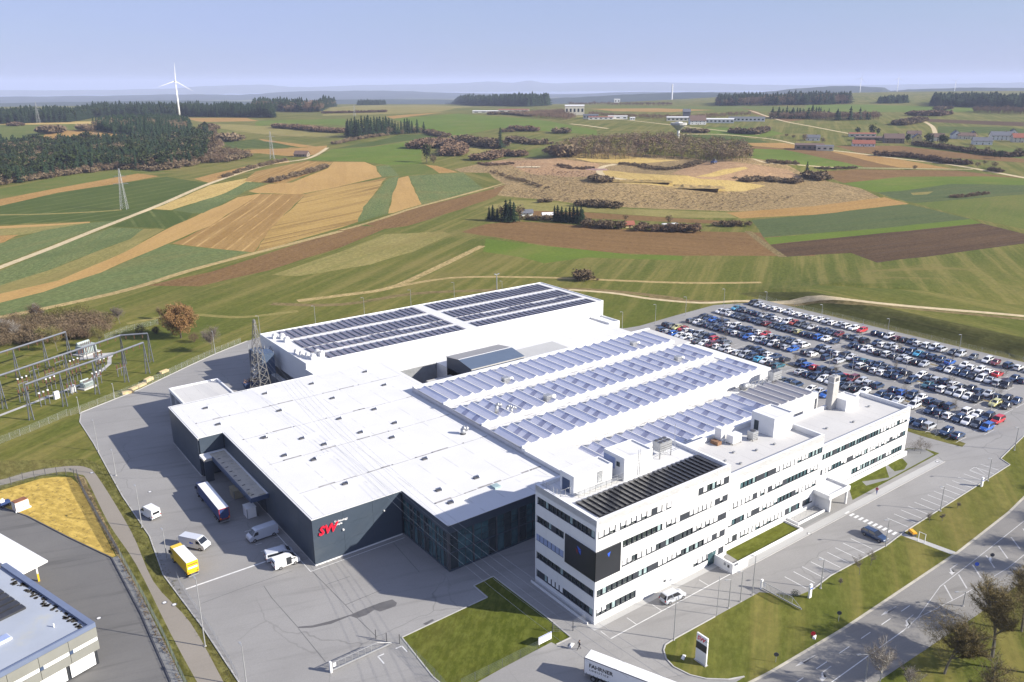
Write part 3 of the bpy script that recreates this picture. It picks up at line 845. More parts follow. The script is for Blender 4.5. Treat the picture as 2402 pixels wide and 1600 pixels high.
# the dark corner screen, both faces with a small blue emblem
scr = pbox('corner_screen', M_SCREEN, t, 74.62, 79.10, 7.85, 74.81, 86.3, 12.95)
pbox('corner_screen', M_SCREEN, t, 74.62, 79.02, 7.85, 79.95, 79.21, 12.95)
M_EMB = mat('blue emblem', (.03, .10, .55), .4, .05)
M_EMR = mat('dull red emblem', (.20, .015, .03), .4, .05)
mb = MB()
mb.add([(74.60, 83.0, 11.55), (74.60, 82.35, 11.9), (74.60, 83.35, 12.25)], [(0, 1, 2)]); mb.add([(74.60, 82.4, 11.75), (74.60, 83.0, 11.5), (74.60, 82.5, 10.9)], [(0, 1, 2)])
p0 = t.location
mb.v = [(a - p0.x, b - p0.y, c) for a, b, c in mb.v]; mb.put('emblem', M_EMB, t)
mb = MB(); mb.add([(74.60, 83.2, 11.5), (74.60, 83.7, 11.7), (74.60, 83.2, 10.7)], [(0, 1, 2)]); mb.v = [(a - p0.x, b - p0.y, c) for a, b, c in mb.v]; mb.put('emblem', M_EMR, t)
mb = MB(); mb.add([(77.0, 79.0, 12.0), (77.7, 79.0, 12.2), (77.35, 79.0, 11.3)], [(0, 1, 2)]); mb.v = [(a - p0.x, b - p0.y, c) for a, b, c in mb.v]; mb.put('emblem', M_EMB, t)
# entrance recess at the right of the ground floor
pbox('entrance_door', M_GREENGLASS, t, 101.6, 79.18, .05, 103.6, 79.2, 2.5)
M_SILL = M_PLINTH
pbox('light_well_kerb', M_PLINTH, t, 74.05, 79.9, 0, 74.2, 94.3, .35)

def solar(t, name, mt, x0, y0, z, w, l, tilt, dirx=True):
    """one tilted module row piece; low side towards +x"""
    k = ('pv', name, w, l, tilt, mt.name)
    if k not in MESHES:
        h = w * math.tan(tilt)
        mb = MB()
        mb.add([(0, 0, .08 + h), (w, 0, .08), (w, l, .08), (0, l, .08 + h), (0, 0, .02 + h), (w, 0, .02), (w, l, .02), (0, l, .02 + h)],
               [(0, 1, 2, 3), (7, 6, 5, 4), (0, 4, 5, 1), (1, 5, 6, 2), (2, 6, 7, 3), (3, 7, 4, 0)])
        MESHES[k] = mb.mesh(name, mt)
    p = t.location
    return put(name, MESHES[k], t, (x0 - p.x, y0 - p.y, z - p.z))

# black module field on the office roof: rows run front to back
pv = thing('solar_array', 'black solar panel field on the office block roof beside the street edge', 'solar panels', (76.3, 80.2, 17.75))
pbox('gap_shade_sheet', M_DARKMETAL, pv, 76.5, 80.35, 17.752, 105.4, 86.2, 17.78)  # added dark sheet that paints the shade in the gaps between modules
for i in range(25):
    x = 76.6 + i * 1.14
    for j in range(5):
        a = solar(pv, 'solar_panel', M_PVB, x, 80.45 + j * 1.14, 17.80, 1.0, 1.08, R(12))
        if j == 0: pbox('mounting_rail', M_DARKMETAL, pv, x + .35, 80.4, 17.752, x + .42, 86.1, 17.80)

# ---- mid and far wings
t = thing('office_building', 'four-storey white office wing stepping down between the tall block and the far wing', 'office building', (106.02, 80.7, 0))
pbox('core', M_DARKCORE, t, 106.02, 80.7, 0, 136, 93.9, 14.0)
facade(t, 'x', 106.02, 80.7, 0, 30.0, 15.35, [(*FZ[1], [(4.6, 29.8)]), (*FZ[2], [(2.0, 29.8)]), (*FZ[3], [(2.0, 29.8)]), (*FZ[4], [(.3, 28.4)])], blind=.66, rs=11, gl=M_GREENGLASS, wall=M_WHITE)
pbox('roof', M_ROOF2, t, 106.1, 80.8, 14.0, 135.9, 93.8, 14.35)
parapet(t, 106.02, 80.42, 136.02, 93.92, 14.0, 15.37, .45)
t = thing('office_building', 'three-storey white office wing at the far end beside the car park', 'office building', (136.06, 82.55, 0))
pbox('core', M_DARKCORE, t, 136.06, 82.55, 0, 172.6, 94.6, 10.3)
facade(t, 'x', 136.06, 82.55, 0, 36.8, 11.4, [(8.15, 9.4, [(.4, 36.0)]), (4.75, 6.0, [(.4, 36.0)]), (1.3, 2.6, [(15.0, 35.4)])], blind=.5, rs=17, gl=M_GREENGLASS)
pbox('facade_panel', M_WHITE, t, 172.6, 82.6, .4, 172.85, 94.6, 1.25)
for a, b in ((2.6, 4.75), (6.0, 8.15), (9.4, 11.4)): pbox('facade_panel', M_WHITE, t, 172.6, 82.56, a, 172.86, 94.6, b - .01)
for a, b in ((1.3, 2.6), (4.75, 6.0), (8.15, 9.4)):
    for i in range(11): pbox('window', M_GLASS, t, 172.61, 82.7 + i * 1.08, a + .02, 172.7, 83.6 + i * 1.08, b - .02)
pbox('roof', M_ROOF2, t, 136.15, 82.65, 10.3, 172.6, 94.5, 10.62)
parapet(t, 136.06, 82.27, 172.88, 94.7, 10.3, 11.42, .45)
pbox('terrace_wall', M_WHITE, t, 144.0, 81.4, 0, 172.4, 81.75, 1.0)
pbox('terrace_wall', M_WHITE, t, 106.4, 80.42 - .75, 0, 107.2, 80.40 - .35, .9)

# rooftop boxes: each a thing
def roofbox(name, label, x0, y0, z0, x1, y1, z1, mt=M_WHITE, par=.35, roofm=M_ROOF, cat='rooftop room'):
    t = thing(name, label, cat, (x0, y0, z0))
    pbox('wall', mt, t, x0, y0, z0, x1, y1, z1 - .35)
    pbox('roof', roofm, t, x0 + .25, y0 + .25, z1 - .35, x1 - .25, y1 - .25, z1 - .22)
    parapet(t, x0, y0, x1, y1, z1 - .35, z1, .25, mt, mt)
    return t
t = roofbox('plant_room', 'long low white plant room with a louvred door on the office block roof', 78.0, 88.2, 17.75, 86.4, 91.6, 21.0)
pbox('louvre_door', M_GREYMETAL, t, 83.1, 88.12, 18.4, 84.2, 88.2, 20.4)
for i in range(7): pbox('louvre_blade', M_METAL, t, 83.15, 88.08, 18.55 + i * .26, 84.15, 88.115, 18.6 + i * .26)
pbox('door', M_NAVY, t, 77.92, 89.2, 17.8, 78.0, 91.0, 20.0)
t = roofbox('plant_room', 'tall square white plant room with a blue side recess on the office block roof', 87.8, 86.8, 17.75, 94.4, 91.8, 21.9)
pbox('window', M_GLASS, t, 87.72, 87.9, 20.0, 87.8, 88.6, 20.8)
pbox('blue_panel', M_BLUEBLIND, t, 87.72, 89.0, 19.2, 87.8, 91.7, 21.2)
for i in range(5): pbox('ladder_rung', M_METAL, t, 91.0, 86.72, 18.2 + i * .6, 91.4, 86.78, 18.24 + i * .6)
for x in (90.97, 91.4): pbox('ladder_rail', M_METAL, t, x, 86.72, 17.8, x + .04, 86.78, 22.6)
t = roofbox('stair_tower', 'white stair tower with a dark door on the roof of the four-storey wing', 128.8, 87.0, 14.35, 134.9, 92.4, 18.3)
pbox('door', M_GLASS, t, 128.72, 90.6, 14.5, 128.8, 91.6, 16.7)
t = roofbox('roof_annex', 'low white box at the foot of the concrete chimney on the far wing', 160.6, 90.7, 10.62, 165.6, 94.4, 13.2)
t = thing('chimney', 'square pale concrete chimney rising from the roof of the far wing', 'chimney', (158.6, 93.0, 10.62))
pbox('shaft', M_CONC, t, 158.7, 93.1, 10.62, 160.9, 94.6, 18.4)
pbox('collar', M_PLINTH, t, 158.62, 93.02, 17.0, 160.98, 94.66, 17.15)
pbox('grille', M_DARKMETAL, t, 159.2, 93.06, 17.3, 160.4, 93.1, 18.1)
for x in (159.3, 160.0): pbox('flue', M_METAL, t, x, 93.5, 18.4, x + .35, 93.85, 18.75)

# entrance canopy with its side wall
t = thing('entrance_canopy', 'white boxy entrance canopy standing out from the office wing over the walkway', 'canopy', (134.4, 77.0, 0))
pbox('roof_slab', M_WHITE, t, 134.3, 76.8, 3.15, 141.5, 82.2, 3.55)
parapet(t, 134.3, 76.8, 141.5, 82.2, 3.55, 4.05, .4)
pbox('roof', M_ROOF, t, 134.7, 77.2, 3.55, 141.1, 81.8, 3.6)
pbox('side_wall', M_WHITE, t, 135.4, 77.2, 0, 135.75, 82.2, 3.15)
pbox('column', M_WHITE, t, 141.0, 77.1, 0, 141.35, 77.45, 3.15)
pbox('entrance_glazing', M_GLASS, t, 136.2, 82.0, 0, 141.0, 82.2, 3.1)

t = thing('planter_wall', 'low white wall round the lawn strip in front of the four-storey wing', 'wall', (103.2, 76.4, 0))
pbox('wall', M_WHITE, t, 103.4, 76.3, 0, 125.3, 76.5, .55)
pbox('wall', M_WHITE, t, 125.3, 76.3, 0, 125.5, 80.3, .35)
pbox('wall', M_WHITE, t, 106.9, 80.35, 0, 125.3, 80.42, .5)
t = thing('gate_wall', 'white end wall with intercom panels at the corner of the lawn strip', 'wall', (103.1, 74.9, 0))
pbox('wall', M_WHITE, t, 103.1, 75.0, 0, 103.45, 79.0, 1.9)
pbox('intercom', M_DARKMETAL, t, 103.04, 75.7, .9, 103.09, 76.1, 1.4)
pbox('notice_plate', M_GREYMETAL, t, 103.04, 76.5, 1.0, 103.09, 76.9, 1.5)
pbox('wall', M_WHITE, t, 103.45, 75.0, 0, 107.3, 75.2, 1.2)
t = thing('ramp_wall', 'pale sunken ramp walls beside the entrance canopy', 'wall', (126.2, 77.9, 0))
pbox('wall', M_WHITE, t, 126.2, 77.85, 0, 135.3, 78.0, .5)
pbox('wall', M_WHITE, t, 126.2, 78.0, 0, 126.35, 80.4, .5)
pbox('handrail', M_METAL, t, 127, 79.3, .85, 135, 79.34, .89)
for i in range(5): pbox('handrail_post', M_METAL, t, 127 + i * 1.95, 79.3, 0, 127.04 + i * 1.95, 79.34, .85)

# ------------------------------------------------------------------ the dark production hall with the white roof
HALL = [(41.4, 168.0), (46.8, 168.0), (46.8, 121.05), (64.6, 121.05), (64.6, 105.1), (92.0, 105.1), (92.0, 164.4), (97.0, 164.4), (97.0, 190.4), (41.4, 190.4)]
t = thing('production_hall', 'low production hall with dark anthracite walls and a broad white flat roof', 'factory hall', (46.8, 121.05, 0))
lp = lambda pts: [(x - 46.8, y - 121.05) for x, y in pts]
mb = MB(); mb.prism(lp([(41.7, 168.3), (47.1, 168.3), (47.1, 121.35), (64.9, 121.35), (64.9, 105.4), (91.8, 105.4), (91.8, 164.6), (96.8, 164.6), (96.8, 190.2), (41.7, 190.2)]), 0, 8.6); mb.put('core', M_DARKCORE, t)
mb = MB(); mb.prism(lp([(41.5, 168.1), (46.9, 168.1), (46.9, 121.15), (64.7, 121.15), (64.7, 105.2), (91.95, 105.2), (91.95, 164.5), (96.9, 164.5), (96.9, 190.3), (41.5, 190.3)]), 8.62, 9.05); mb.put('roof', M_ROOF, t)
def clad(axis, x, y, u0, u1, z0, z1, step=5.8, sign=-1):
    n = max(1, round((u1 - u0) / step)); w = (u1 - u0) / n
    for i in range(n):
        a, b = u0 + i * w + .015, u0 + (i + 1) * w - .015
        if axis == 'x': pbox('wall_panel', M_ANTHRA, t, a, y, z0, b, y + .28, z1)
        else: pbox('wall_panel', M_ANTHRA, t, x, a, z0, x + .28, b, z1)
for z0, z1 in ((.25, 3.2), (3.22, 6.2), (6.22, 9.1)):
    clad('x', 0, 121.05, 46.8, 64.3, z0, z1)
    clad('y', 46.8, 0, 121.34, 167.7, z0, z1)
    clad('x', 0, 168.0, 41.7, 46.75, z0, z1)
    clad('y', 41.4, 0, 168.3, 190.1, z0, z1)
    clad('x', 0, 190.12, 41.7, 60.0, z0, z1)
pbox('plinth', M_PLINTH, t, 46.78, 121.0, 0, 64.3, 121.3, .25)
pbox('plinth', M_CONC, t, 46.76, 121.3, 0, 47.0, 167.7, .25)
pbox('plinth', M_CONC, t, 41.36, 168.3, 0, 41.7, 190.1, .25)
M_EDGE = mat('pale roof edge', (.62, .62, .62), .5, .05)
for a in ((46.72, 120.97, 64.6, 121.2), (64.52, 105.02, 64.75, 120.97), (64.52, 105.02 - .001, 92.0, 105.25), (46.72, 121.2, 46.95, 168.0), (41.32, 167.92, 46.72, 168.15), (41.32, 168.15, 41.55, 190.4), (41.55, 190.2, 97.0, 190.45)):
    pbox('roof_edge', M_EDGE, t, a[0], a[1], 9.05, a[2], a[3], 9.16)
# glazed showroom corner
def glazing(axis, x0, y0, u0, u1, bays, right=True):
    w = (u1 - u0) / bays
    def pb(nm, mt, a, b, na, nb, z0, z1):
        if axis == 'x': pbox(nm, mt, t, a, y0 + na, z0, b, y0 + nb, z1)
        else: pbox(nm, mt, t, x0 + na, a, z0, x0 + nb, b, z1)
    pb('fascia', M_ANTHRA, u0, u1, 0, .28, 7.45, 9.05)
    pb('base_rail', M_ANTHRA, u0, u1, .02, .28, 0, .3)
    for i in range(bays):
        a, b = u0 + i * w, u0 + (i + 1) * w
        pb('column', M_DARKMETAL, a, a + .3, 0, .28, .3, 7.45)
        for z0, z1 in ((.32, 3.5), (3.75, 7.42)):
            k = 3; pw = (b - a - .3) / k
            for j in range(k):
                pb('glass_pane', M_GREENGLASS if (i + j) % 3 else M_GLASS, a + .3 + j * pw + .03, a + .3 + (j + 1) * pw - .03, .1, .14, z0, z1)
                pb('mullion', M_DARKMETAL, a + .3 + j * pw - .03, a + .3 + j * pw + .03, .03, .14, z0, z1)
        pb('transom', M_ANTHRA, a + .3, b, .02, .2, 3.5, 3.75)
        for zz in (5.0, 6.2): pb('transom', M_FRAME, a + .3, b, .06, .15, zz, zz + .06)
glazing('x', 0, 105.1, 64.6, 84.6, 4)
pbox('wall_panel', M_ANTHRA, t, 84.6, 105.1, 0, 92.0, 105.38, 9.05)
glazing('y', 64.6, 0, 105.4, 121.0, 4)
pbox('gantry_beam', mat('yellow crane beam', (.50, .38, .02), .5, .05), t, 68.2, 105.25, 6.6, 71.6, 105.4, 6.85)
pbox('security_lamp', M_PLINTH, t, 52.3, 120.75, 5.2, 52.6, 121.04, 5.45)
pbox('security_lamp', M_PLINTH, t, 60.6, 120.8, 6.2, 60.8, 121.04, 6.4)
# rooflights in rows, each its own part of the roof
rl = MB(); rl.profile([(-.55, 0), (.55, 0), (.50, .34), (.28, .5), (-.28, .5), (-.50, .34)], 'x', 0, 2.9); rlm = rl.mesh('rooflight', M_WHITE)
rk = MB(); rk.box(-1.05, -.35, 0, -.15, .35, .22); rkm = rk.mesh('rooflight_motor', M_DARKMETAL)
for px_, py_ in [(487, 957), (626, 923), (735, 900), (860, 872), (517, 995), (660, 963), (784, 934), (905, 903), (623, 1026), (713, 1028), (800, 982), (882, 960), (608 + 20, 1068 - 42), (672, 1068), (745, 1075), (765, 1042), (850, 1014), (930, 992), (741, 1078), (815, 1134), (1034, 1149), (1062, 1178), (1001, 1076), (1122, 1120), (924, 1026)]:
    q = P(px_, py_, 9.05)
    o = put('rooflight', rlm, t, (q.x - 46.8, q.y - 121.05, 9.05))
    put('rooflight_motor', rkm, o)
# gutters: rows of stains and sumps
M_STAIN = mat('gutter stain', (.26, .25, .24), .85, .4, .9)
for gy in (176.5, 161.5, 146.5, 131.5, 113.0):
    x0 = 41.6 if gy > 168 else 47.0 if gy > 121 else 64.9
    x1 = 96.5 if gy > 164 else 91.6
    x = x0 + 2
    while x < x1 - 2:
        l = rnd.uniform(1.2, 4)
        wq = rnd.choice((.12, .12, .3, .5))
        pbox('gutter', M_STAIN, t, x, gy, 9.051, min(x + l + .3, x1 - .2), gy + wq, 9.058)
        if rnd.random() < .35: pbox('roof_drain', M_DARKMETAL, t, x, gy + .02, 9.06, x + .3, gy + .26, 9.12)
        x += l + rnd.choice((0, 0, .6))
sp = put('skylight', MB().box(-.7, -.7, 0, .7, .7, .4).mesh('skylight', M_PALEGLASS), t, (P(1163, 1143, 9.05).x - 46.8, P(1163, 1143, 9.05).y - 121.05, 9.05))

# the big red letters and the small white lines beside them
def lettering(name, txt, size, mt, loc, rot, parent=None, ext=.08, bold=0.0, shear=0.0, align='LEFT'):
    cu = bpy.data.curves.new(name, 'FONT'); cu.body = txt; cu.size = size; cu.extrude = ext; cu.offset = bold; cu.shear = shear; cu.align_x = align
    cu.resolution_u = 2
    ob = bpy.data.objects.new(name, cu); COL.objects.link(ob)
    bpy.context.view_layer.update()
    me = bpy.data.meshes.new_from_object(ob.evaluated_get(bpy.context.evaluated_depsgraph_get()))
    bpy.data.objects.remove(ob); bpy.data.curves.remove(cu)
    me.materials.clear(); me.materials.append(mt)
    me.name = name
    o = put(name, me, parent)
    o.location = loc; o.rotation_euler = rot
    return o
ls = thing('logo_sign', 'red SW letters with two small white lines on the dark hall wall', 'sign', (47.6, 121.0, 6.3))
lettering('red_letters', 'SW', 2.25, M_RED, (.15, -.12, -.55), (R(90), 0, 0), ls, .1, .07, .25)
lettering('white_lettering', 'Technology', .55, M_WHITE, (3.25, -.05, .85), (R(90), 0, 0), ls, .03, .01)
lettering('white_lettering', 'People', .55, M_WHITE, (3.25, -.05, .28), (R(90), 0, 0), ls, .03, .01)

# loading canopy with its concrete trough roof
t = thing('loading_canopy', 'long dark-edged loading canopy with a stained concrete roof along the hall', 'canopy', (41.4, 142.0, 0))
mb = MB(); mb.prism([(x - 41.4, y - 142.0) for x, y in ((43.2, 141.8), (46.7, 141.8), (46.7, 167.6), (41.4, 167.6), (41.4, 165.0), (43.2, 165.0))], 4.7, 5.2); mb.put('roof_slab', mat('weathered canopy roof', (.52, .47, .38), .9, .25, .5, dirt=(.22, .18, .09), dirt_amt=.9, dirt_scale=.5), t)
for a in ((43.1, 141.7, 43.3, 165.0), (43.3, 141.7, 46.7, 141.9), (46.5, 141.9, 46.72, 167.8)): pbox('edge_beam', M_NAVY if a[0] < 46 else M_PLINTH, t, a[0], a[1], 4.6, a[2], a[3], 5.5)
pbox('edge_beam', M_WHITE, t, 41.3, 167.4, 4.6, 46.7, 167.75, 5.5)
pbox('white_corner_roof', M_WHITE, t, 41.3, 165.0, 5.2, 43.2, 167.4, 5.35)
pbox('side_wall', M_ANTHRA, t, 41.4, 164.9, 0, 43.1, 165.2, 4.7)
for i in range(9): pbox('roof_bracket', M_DARKMETAL, t, 43.9, 143.6 + i * 2.5, 5.2, 44.5, 143.75 + i * 2.5, 5.3)
for i in range(4): pbox('dock_door', mat('dock door', (.035, .045, .06), .5, .1), t, 46.74, 144 + i * 5.6, .2, 46.79, 147.6 + i * 5.6, 4.2)

# west annex with its open front
t = thing('carport_annex', 'low open-sided annex with a pale flat roof behind the dark hall', 'annex', (46.8, 190.6, 0))
pbox('roof', M_ROOF2, t, 47.2, 190.6, 5.45, 59.0, 211.6, 5.7)
parapet(t, 46.8, 190.55, 59.4, 212, 5.2, 6.05, .4)
pbox('back_wall', M_ANTHRA, t, 59.0, 190.7, 0, 59.3, 211.9, 5.2)
pbox('end_wall', M_WHITE, t, 47.0, 211.6, 0, 59.0, 211.9, 5.2)
for y in (191.0, 196.2, 201.4, 206.6, 211.4): pbox('column', M_WHITE, t, 46.85, y, 0, 47.2, y + .3, 5.2)

# ------------------------------------------------------------------ the saw-tooth hall
t = thing('sawtooth_hall', 'white factory hall with long rows of saw-tooth glazed rooflights', 'factory hall', (91.3, 119.5, 0))
TO = t.location
pbox('wall', M_WHITE, t, 92.1, 119.5, 0, 173.0, 164.3, 9.9)
pbox('left_wall', mat('grey wall face', (.50, .49, .50), .6, .06), t, 92.02, 119.5, 9.1, 92.1, 164.3, 10.3)
pbox('roof', M_ROOF, t, 92.1, 119.5, 9.9, 168.2, 164.3, 10.1)
pbox('roof', M_ROOF2, t, 168.2, 147.5, 9.9, 174.0, 164.3, 10.15)
pbox('roof', M_WHITE, t, 168.2, 119.5, 9.9, 172.9, 144.5, 10.35)
pbox('front_flashing', M_WHITE, t, 92.0, 119.1, 9.6, 169.4, 120.2, 10.32)
pbox('back_parapet', M_WHITE, t, 92.1, 163.6, 10.1, 174.0, 164.4, 10.4)
NT = 24
tooth = {}
def tooth_meshes(L, gm):
    k = (round(L, 2), gm.name)
    if k in tooth: return tooth[k]
    g = MB().profile([(0, 0), (.12, 0), (1.86, 1.02), (1.76, 1.08)], 'y', .12, L - .12).mesh('glazing', gm)
    b = MB().profile([(1.86, 1.09), (1.74, 1.09), (1.72, 1.14), (1.92, 1.14), (3.2, .06), (3.16, 0)], 'y', 0, L).mesh('back_slope', M_ROOF)
    e = MB().profile([(0, 0), (3.15, 0), (1.84, 1.06)], 'y', 0, .1).mesh('gable', M_PLINTH)
    f = MB().profile([(-.02, 0), (.06, 0), (.06, .14), (-.02, .14)], 'y', 0, L).mesh('glazing_foot', M_GREYMETAL)
    p = MB().add([(0, .0, 0), (0, 1.35, 0), (1.62, 1.35, .95), (1.62, 0, .95)], [(3, 2, 1, 0)]).mesh('vent_pane', M_SHEDVENT)
    tooth[k] = (g, b, e, f, p)
    return tooth[k]
def teeth(x0, n, y0, y1, z, gms, vents=True, seed=1, pitch=3.252):
    r = random.Random(seed)
    L = y1 - y0
    for i in range(n):
        gm = gms(i)
        g, b, e, f, p = tooth_meshes(L, gm)
        lx, ly, lz = x0 + i * pitch - TO.x, y0 - TO.y, z
        o = put('rooflight', b, t, (lx, ly, lz))
        put('glazing', g, o); put('glazing_foot', f, o)
        put('gable', e, o, (0, L - .1, 0)); put('gable', e, o, (0, 0, 0))
        if vents and i % 2 == seed % 2 and gm is M_SHED:
            put('vent_pane', p, o, (.04, L - 4.2, .08)); put('vent_pane', p, o, (.04, 2.6, .08))
SH = lambda i: M_SHED
teeth(91.9, 24, 150.2, 161.4, 10.1, SH, False, 1)
teeth(91.9, 24, 134.7, 145.6, 10.1, SH, True, 0)
teeth(91.9, 24, 120.3, 130.3, 10.1, SH, True, 1)
for y_ in (150.2, 134.7, 120.3): pbox('upstand', M_WHITE, t, 91.95, y_ - .42, 10.1, 169.6, y_ - .06, 10.75)
for gy in (146.4, 131.2): 
    pbox('gutter', M_GUTTER, t, 92.2, gy, 10.102, 168.0, gy + 1.5, 10.108)
    pbox('gutter', M_GUTTER, t, 93.2, gy + 2.0, 10.102, 167.0, gy + 2.5, 10.11)
# low shed bay behind the offices
t = thing('sawtooth_annex', 'lower saw-tooth roofed bay between the white hall and the office wings', 'factory hall', (92.1, 94.2, 0))
TO = t.location
pbox('wall', M_WHITE, t, 92.12, 104.0, 0, 170.0, 119.08, 7.8)
pbox('wall', M_WHITE, t, 92.12, 94.3, 0, 120.0, 104.0, 7.8)
pbox('roof', M_ROOF, t, 92.12, 94.3, 7.8, 120.0, 104.0, 8.0)
pbox('roof', M_ROOF, t, 92.12, 104.0, 7.8, 170.0, 119.08, 8.0)
pbox('left_wall', M_PLINTH, t, 92.03, 104.0, 9.1, 92.12, 119.4, 10.0)
pbox('upper_roof', M_ROOF, t, 92.12, 104.0, 8.0, 101.6, 119.08, 9.8)
pbox('front_parapet', M_WHITE, t, 120.0, 103.6, 7.6, 170.2, 104.1, 8.75)
pbox('end_wall', M_WHITE, t, 170.0, 103.6, 0, 170.3, 119.08, 8.2)
teeth(102.4, 21, 104.6, 115.8, 8.0, lambda i: M_SHED if i < 16 else M_BEIGEGL, True, 1, 3.25)
pbox('upstand', M_WHITE, t, 102.4, 104.15, 8.0, 170.2, 104.5, 8.85)
pbox('gutter', M_GUTTER, t, 102.2, 116.6, 8.002, 168.0, 118.0, 8.01)
pbox('gutter', M_GUTTER, t, 103.2, 118.3, 8.002, 160.0, 118.8, 8.012)

# ducts and fans between the annex and the far wing, roof units
def unit(label, x, y, z, sx, sy, sz, legs=.4, fans=(0, 0), mt=M_METAL, cat='roof unit', name='rooftop_unit', ducts=True):
    t = thing(name, label, cat, (x, y, z))
    pbox('casing', mt, t, x, y, z + legs, x + sx, y + sy, z + legs + sz)
    for a in (.05, sx - .15):
        for b in (.05, sy - .15): pbox('leg', M_DARKMETAL, t, x + a, y + b, z, x + a + .1, y + b + .1, z + legs)
    for i in range(fans[0]):
        for j in range(fans[1]):
            mb = MB(); r_ = min(sx / fans[0], sy / fans[1]) * .38
            mb.disc((sx * (i + .5) / fans[0], sy * (j + .5) / fans[1]), r_, legs + sz, legs + sz + .12, 14)
            mb.put('fan', M_DARKMETAL, t)
    if ducts:
        k = max(2, int(sx / .4))
        for i in range(3): pbox('louvre', M_DARKMETAL, t, x + .1, y - .03, z + legs + .2 + i * sz * .25, x + sx - .1, y, z + legs + .2 + i * sz * .25 + .08)
    return t
u = unit('large six-fan chiller on a steel frame at the back of the office block roof', 98.6, 88.9, 17.75, 3.0, 1.9, 1.7, 1.3, (3, 2), M_METAL)
for i in range(9): pbox('walkway_bar', M_METAL, u, 98.2 + i * .55, 88.2, 18.9, 98.28 + i * .55, 88.9, 18.95)
unit('grey ventilation unit with ducts on the roof of the four-storey wing beside the stair tower', 124.0, 88.2, 14.35, 1.6, 1.4, 1.5, .4, (1, 1), M_METAL)
unit('white split ventilation unit on the roof of the four-storey wing near the brick base', 119.5, 89.4, 14.35, 2.6, 1.6, 1.6, .3, (0, 0), M_WHITE)
unit('tall white ventilation box behind the split unit on the four-storey wing', 118.4, 91.4, 14.35, 1.2, 1.6, 2.9, .1, (0, 0), M_WHITE)
unit('low brown brick base with a hatch behind the white ventilation units', 117.0, 91.0, 14.35, 1.2, 1.8, .7, .02, (0, 0), M_BROWNWOOD, ducts=False)
unit('cooling unit with six fans on a gantry at the right end of the saw-tooth hall', 167.6, 114.8, 8.0, 3.4, 1.8, 2.2, 1.2, (3, 2), M_METAL)
for k, (px_, py_, z_) in enumerate([(1407, 1012, 8.0), (1722, 905, 8.0), (1590, 850, 10.1), (1486, 815, 10.1), (1285, 942, 10.1), (1186, 900, 10.1)]):
    q = P(px_, py_, z_)
    lb = ['grey air handler in the low gutter behind the office plant rooms', 'grey air handler in the low gutter near the right end of the saw-tooth hall', 'grey air handler at the end of the middle saw-tooth row nearest the car park',
          'grey air handler at the far end of the back saw-tooth row', 'grey air handler at the left end of the middle gutter of the saw-tooth roof', 'grey air handler at the left end of the back gutter of the saw-tooth roof'][k]
    h = unit(lb, q.x - .8, q.y - .7, z_, 1.5, 1.4, 1.5, .25, (0, 0), M_METAL, 'air handler', 'air_handler')
    pbox('dark_end', M_DARKMETAL, h, q.x + .71, q.y - .6, z_ + .4, q.x + .76, q.y + .6, z_ + 1.6)
    mb = MB(); mb.tube((1.75, .7, .9), (2.9, .7, .9), .52, None, 12); mb.put('duct', M_ROOF, h, smooth=True)
def stack(label, q, z, r_, h_, bend=True, mt=M_METAL):
    t = thing('vent_pipe', label, 'vent pipe', (q.x, q.y, z))
    mb = MB(); mb.tube((0, 0, 0), (0, 0, h_), r_, None, 12)
    if bend: mb.tube((0, 0, h_), (.5, -.3, h_ + .35), r_, None, 12); mb.tube((.5, -.3, h_ + .35), (.9, -.5, h_ - .2), r_, None, 12)
    mb.put('pipe', mt, t, smooth=True)
    MB().disc((0, 0), r_ + .15, 0, .12).put('collar', M_DARKMETAL, t)
stack('tall bent steel vent pipe between the middle saw-tooth rooflights', P(1165, 970, 10.1), 10.1, .42, 2.0)
stack('shorter steel vent pipe next to the tall bent one on the saw-tooth roof', P(1190, 967, 10.1), 10.1, .3, 1.3)
stack('second shorter steel vent pipe right of the tall bent one on the saw-tooth roof', P(1200, 972, 10.1), 10.1, .3, 1.5)
stack('bulky bent vent pipe standing alone on the white roof of the dark hall', P(1086, 1018, 9.05), 9.05, .5, 1.2)
# ribbed duct bend beside the far wing
t = thing('exhaust_duct', 'large white bent exhaust duct in the gap behind the far office wing', 'duct', (152, 98.5, 0))
mb = MB(); mb.tube((0, 0, 3), (2.2, 2.2, 6.6), 1.1, None, 14); mb.tube((2.2, 2.2, 6.6), (6, 3, 5.6), 1.1, None, 14); mb.tube((6, 3, 5.6), (8.5, 3.2, 3), 1.1, None, 14)
mb.put('duct', M_ROOF, t, smooth=True)
MB().tube((-.6, -.6, 2.2), (0, 0, 3.2), 1.3, None, 14).put('duct_mouth', M_DARKMETAL, t)
t = thing('exhaust_duct', 'round dark silencer and framed pipes beside the cooling unit at the hall end', 'duct', (157, 117, 8))
mb = MB(); mb.tube((1, 0, 1.1), (3.4, 0, 1.1), .85, None, 14); mb.put('silencer', M_GREYMETAL, t, smooth=True)
for i in range(5): pbox('frame_bar', M_METAL, t, 161 + i * 1.5, 116.4, 8, 161.12 + i * 1.5, 116.5, 9.8)
pbox('frame_bar', M_METAL, t, 161, 116.4, 9.8, 167.5, 116.5, 9.92); pbox('frame_bar', M_METAL, t, 161, 116.4, 8.9, 167.5, 116.5, 9.0)
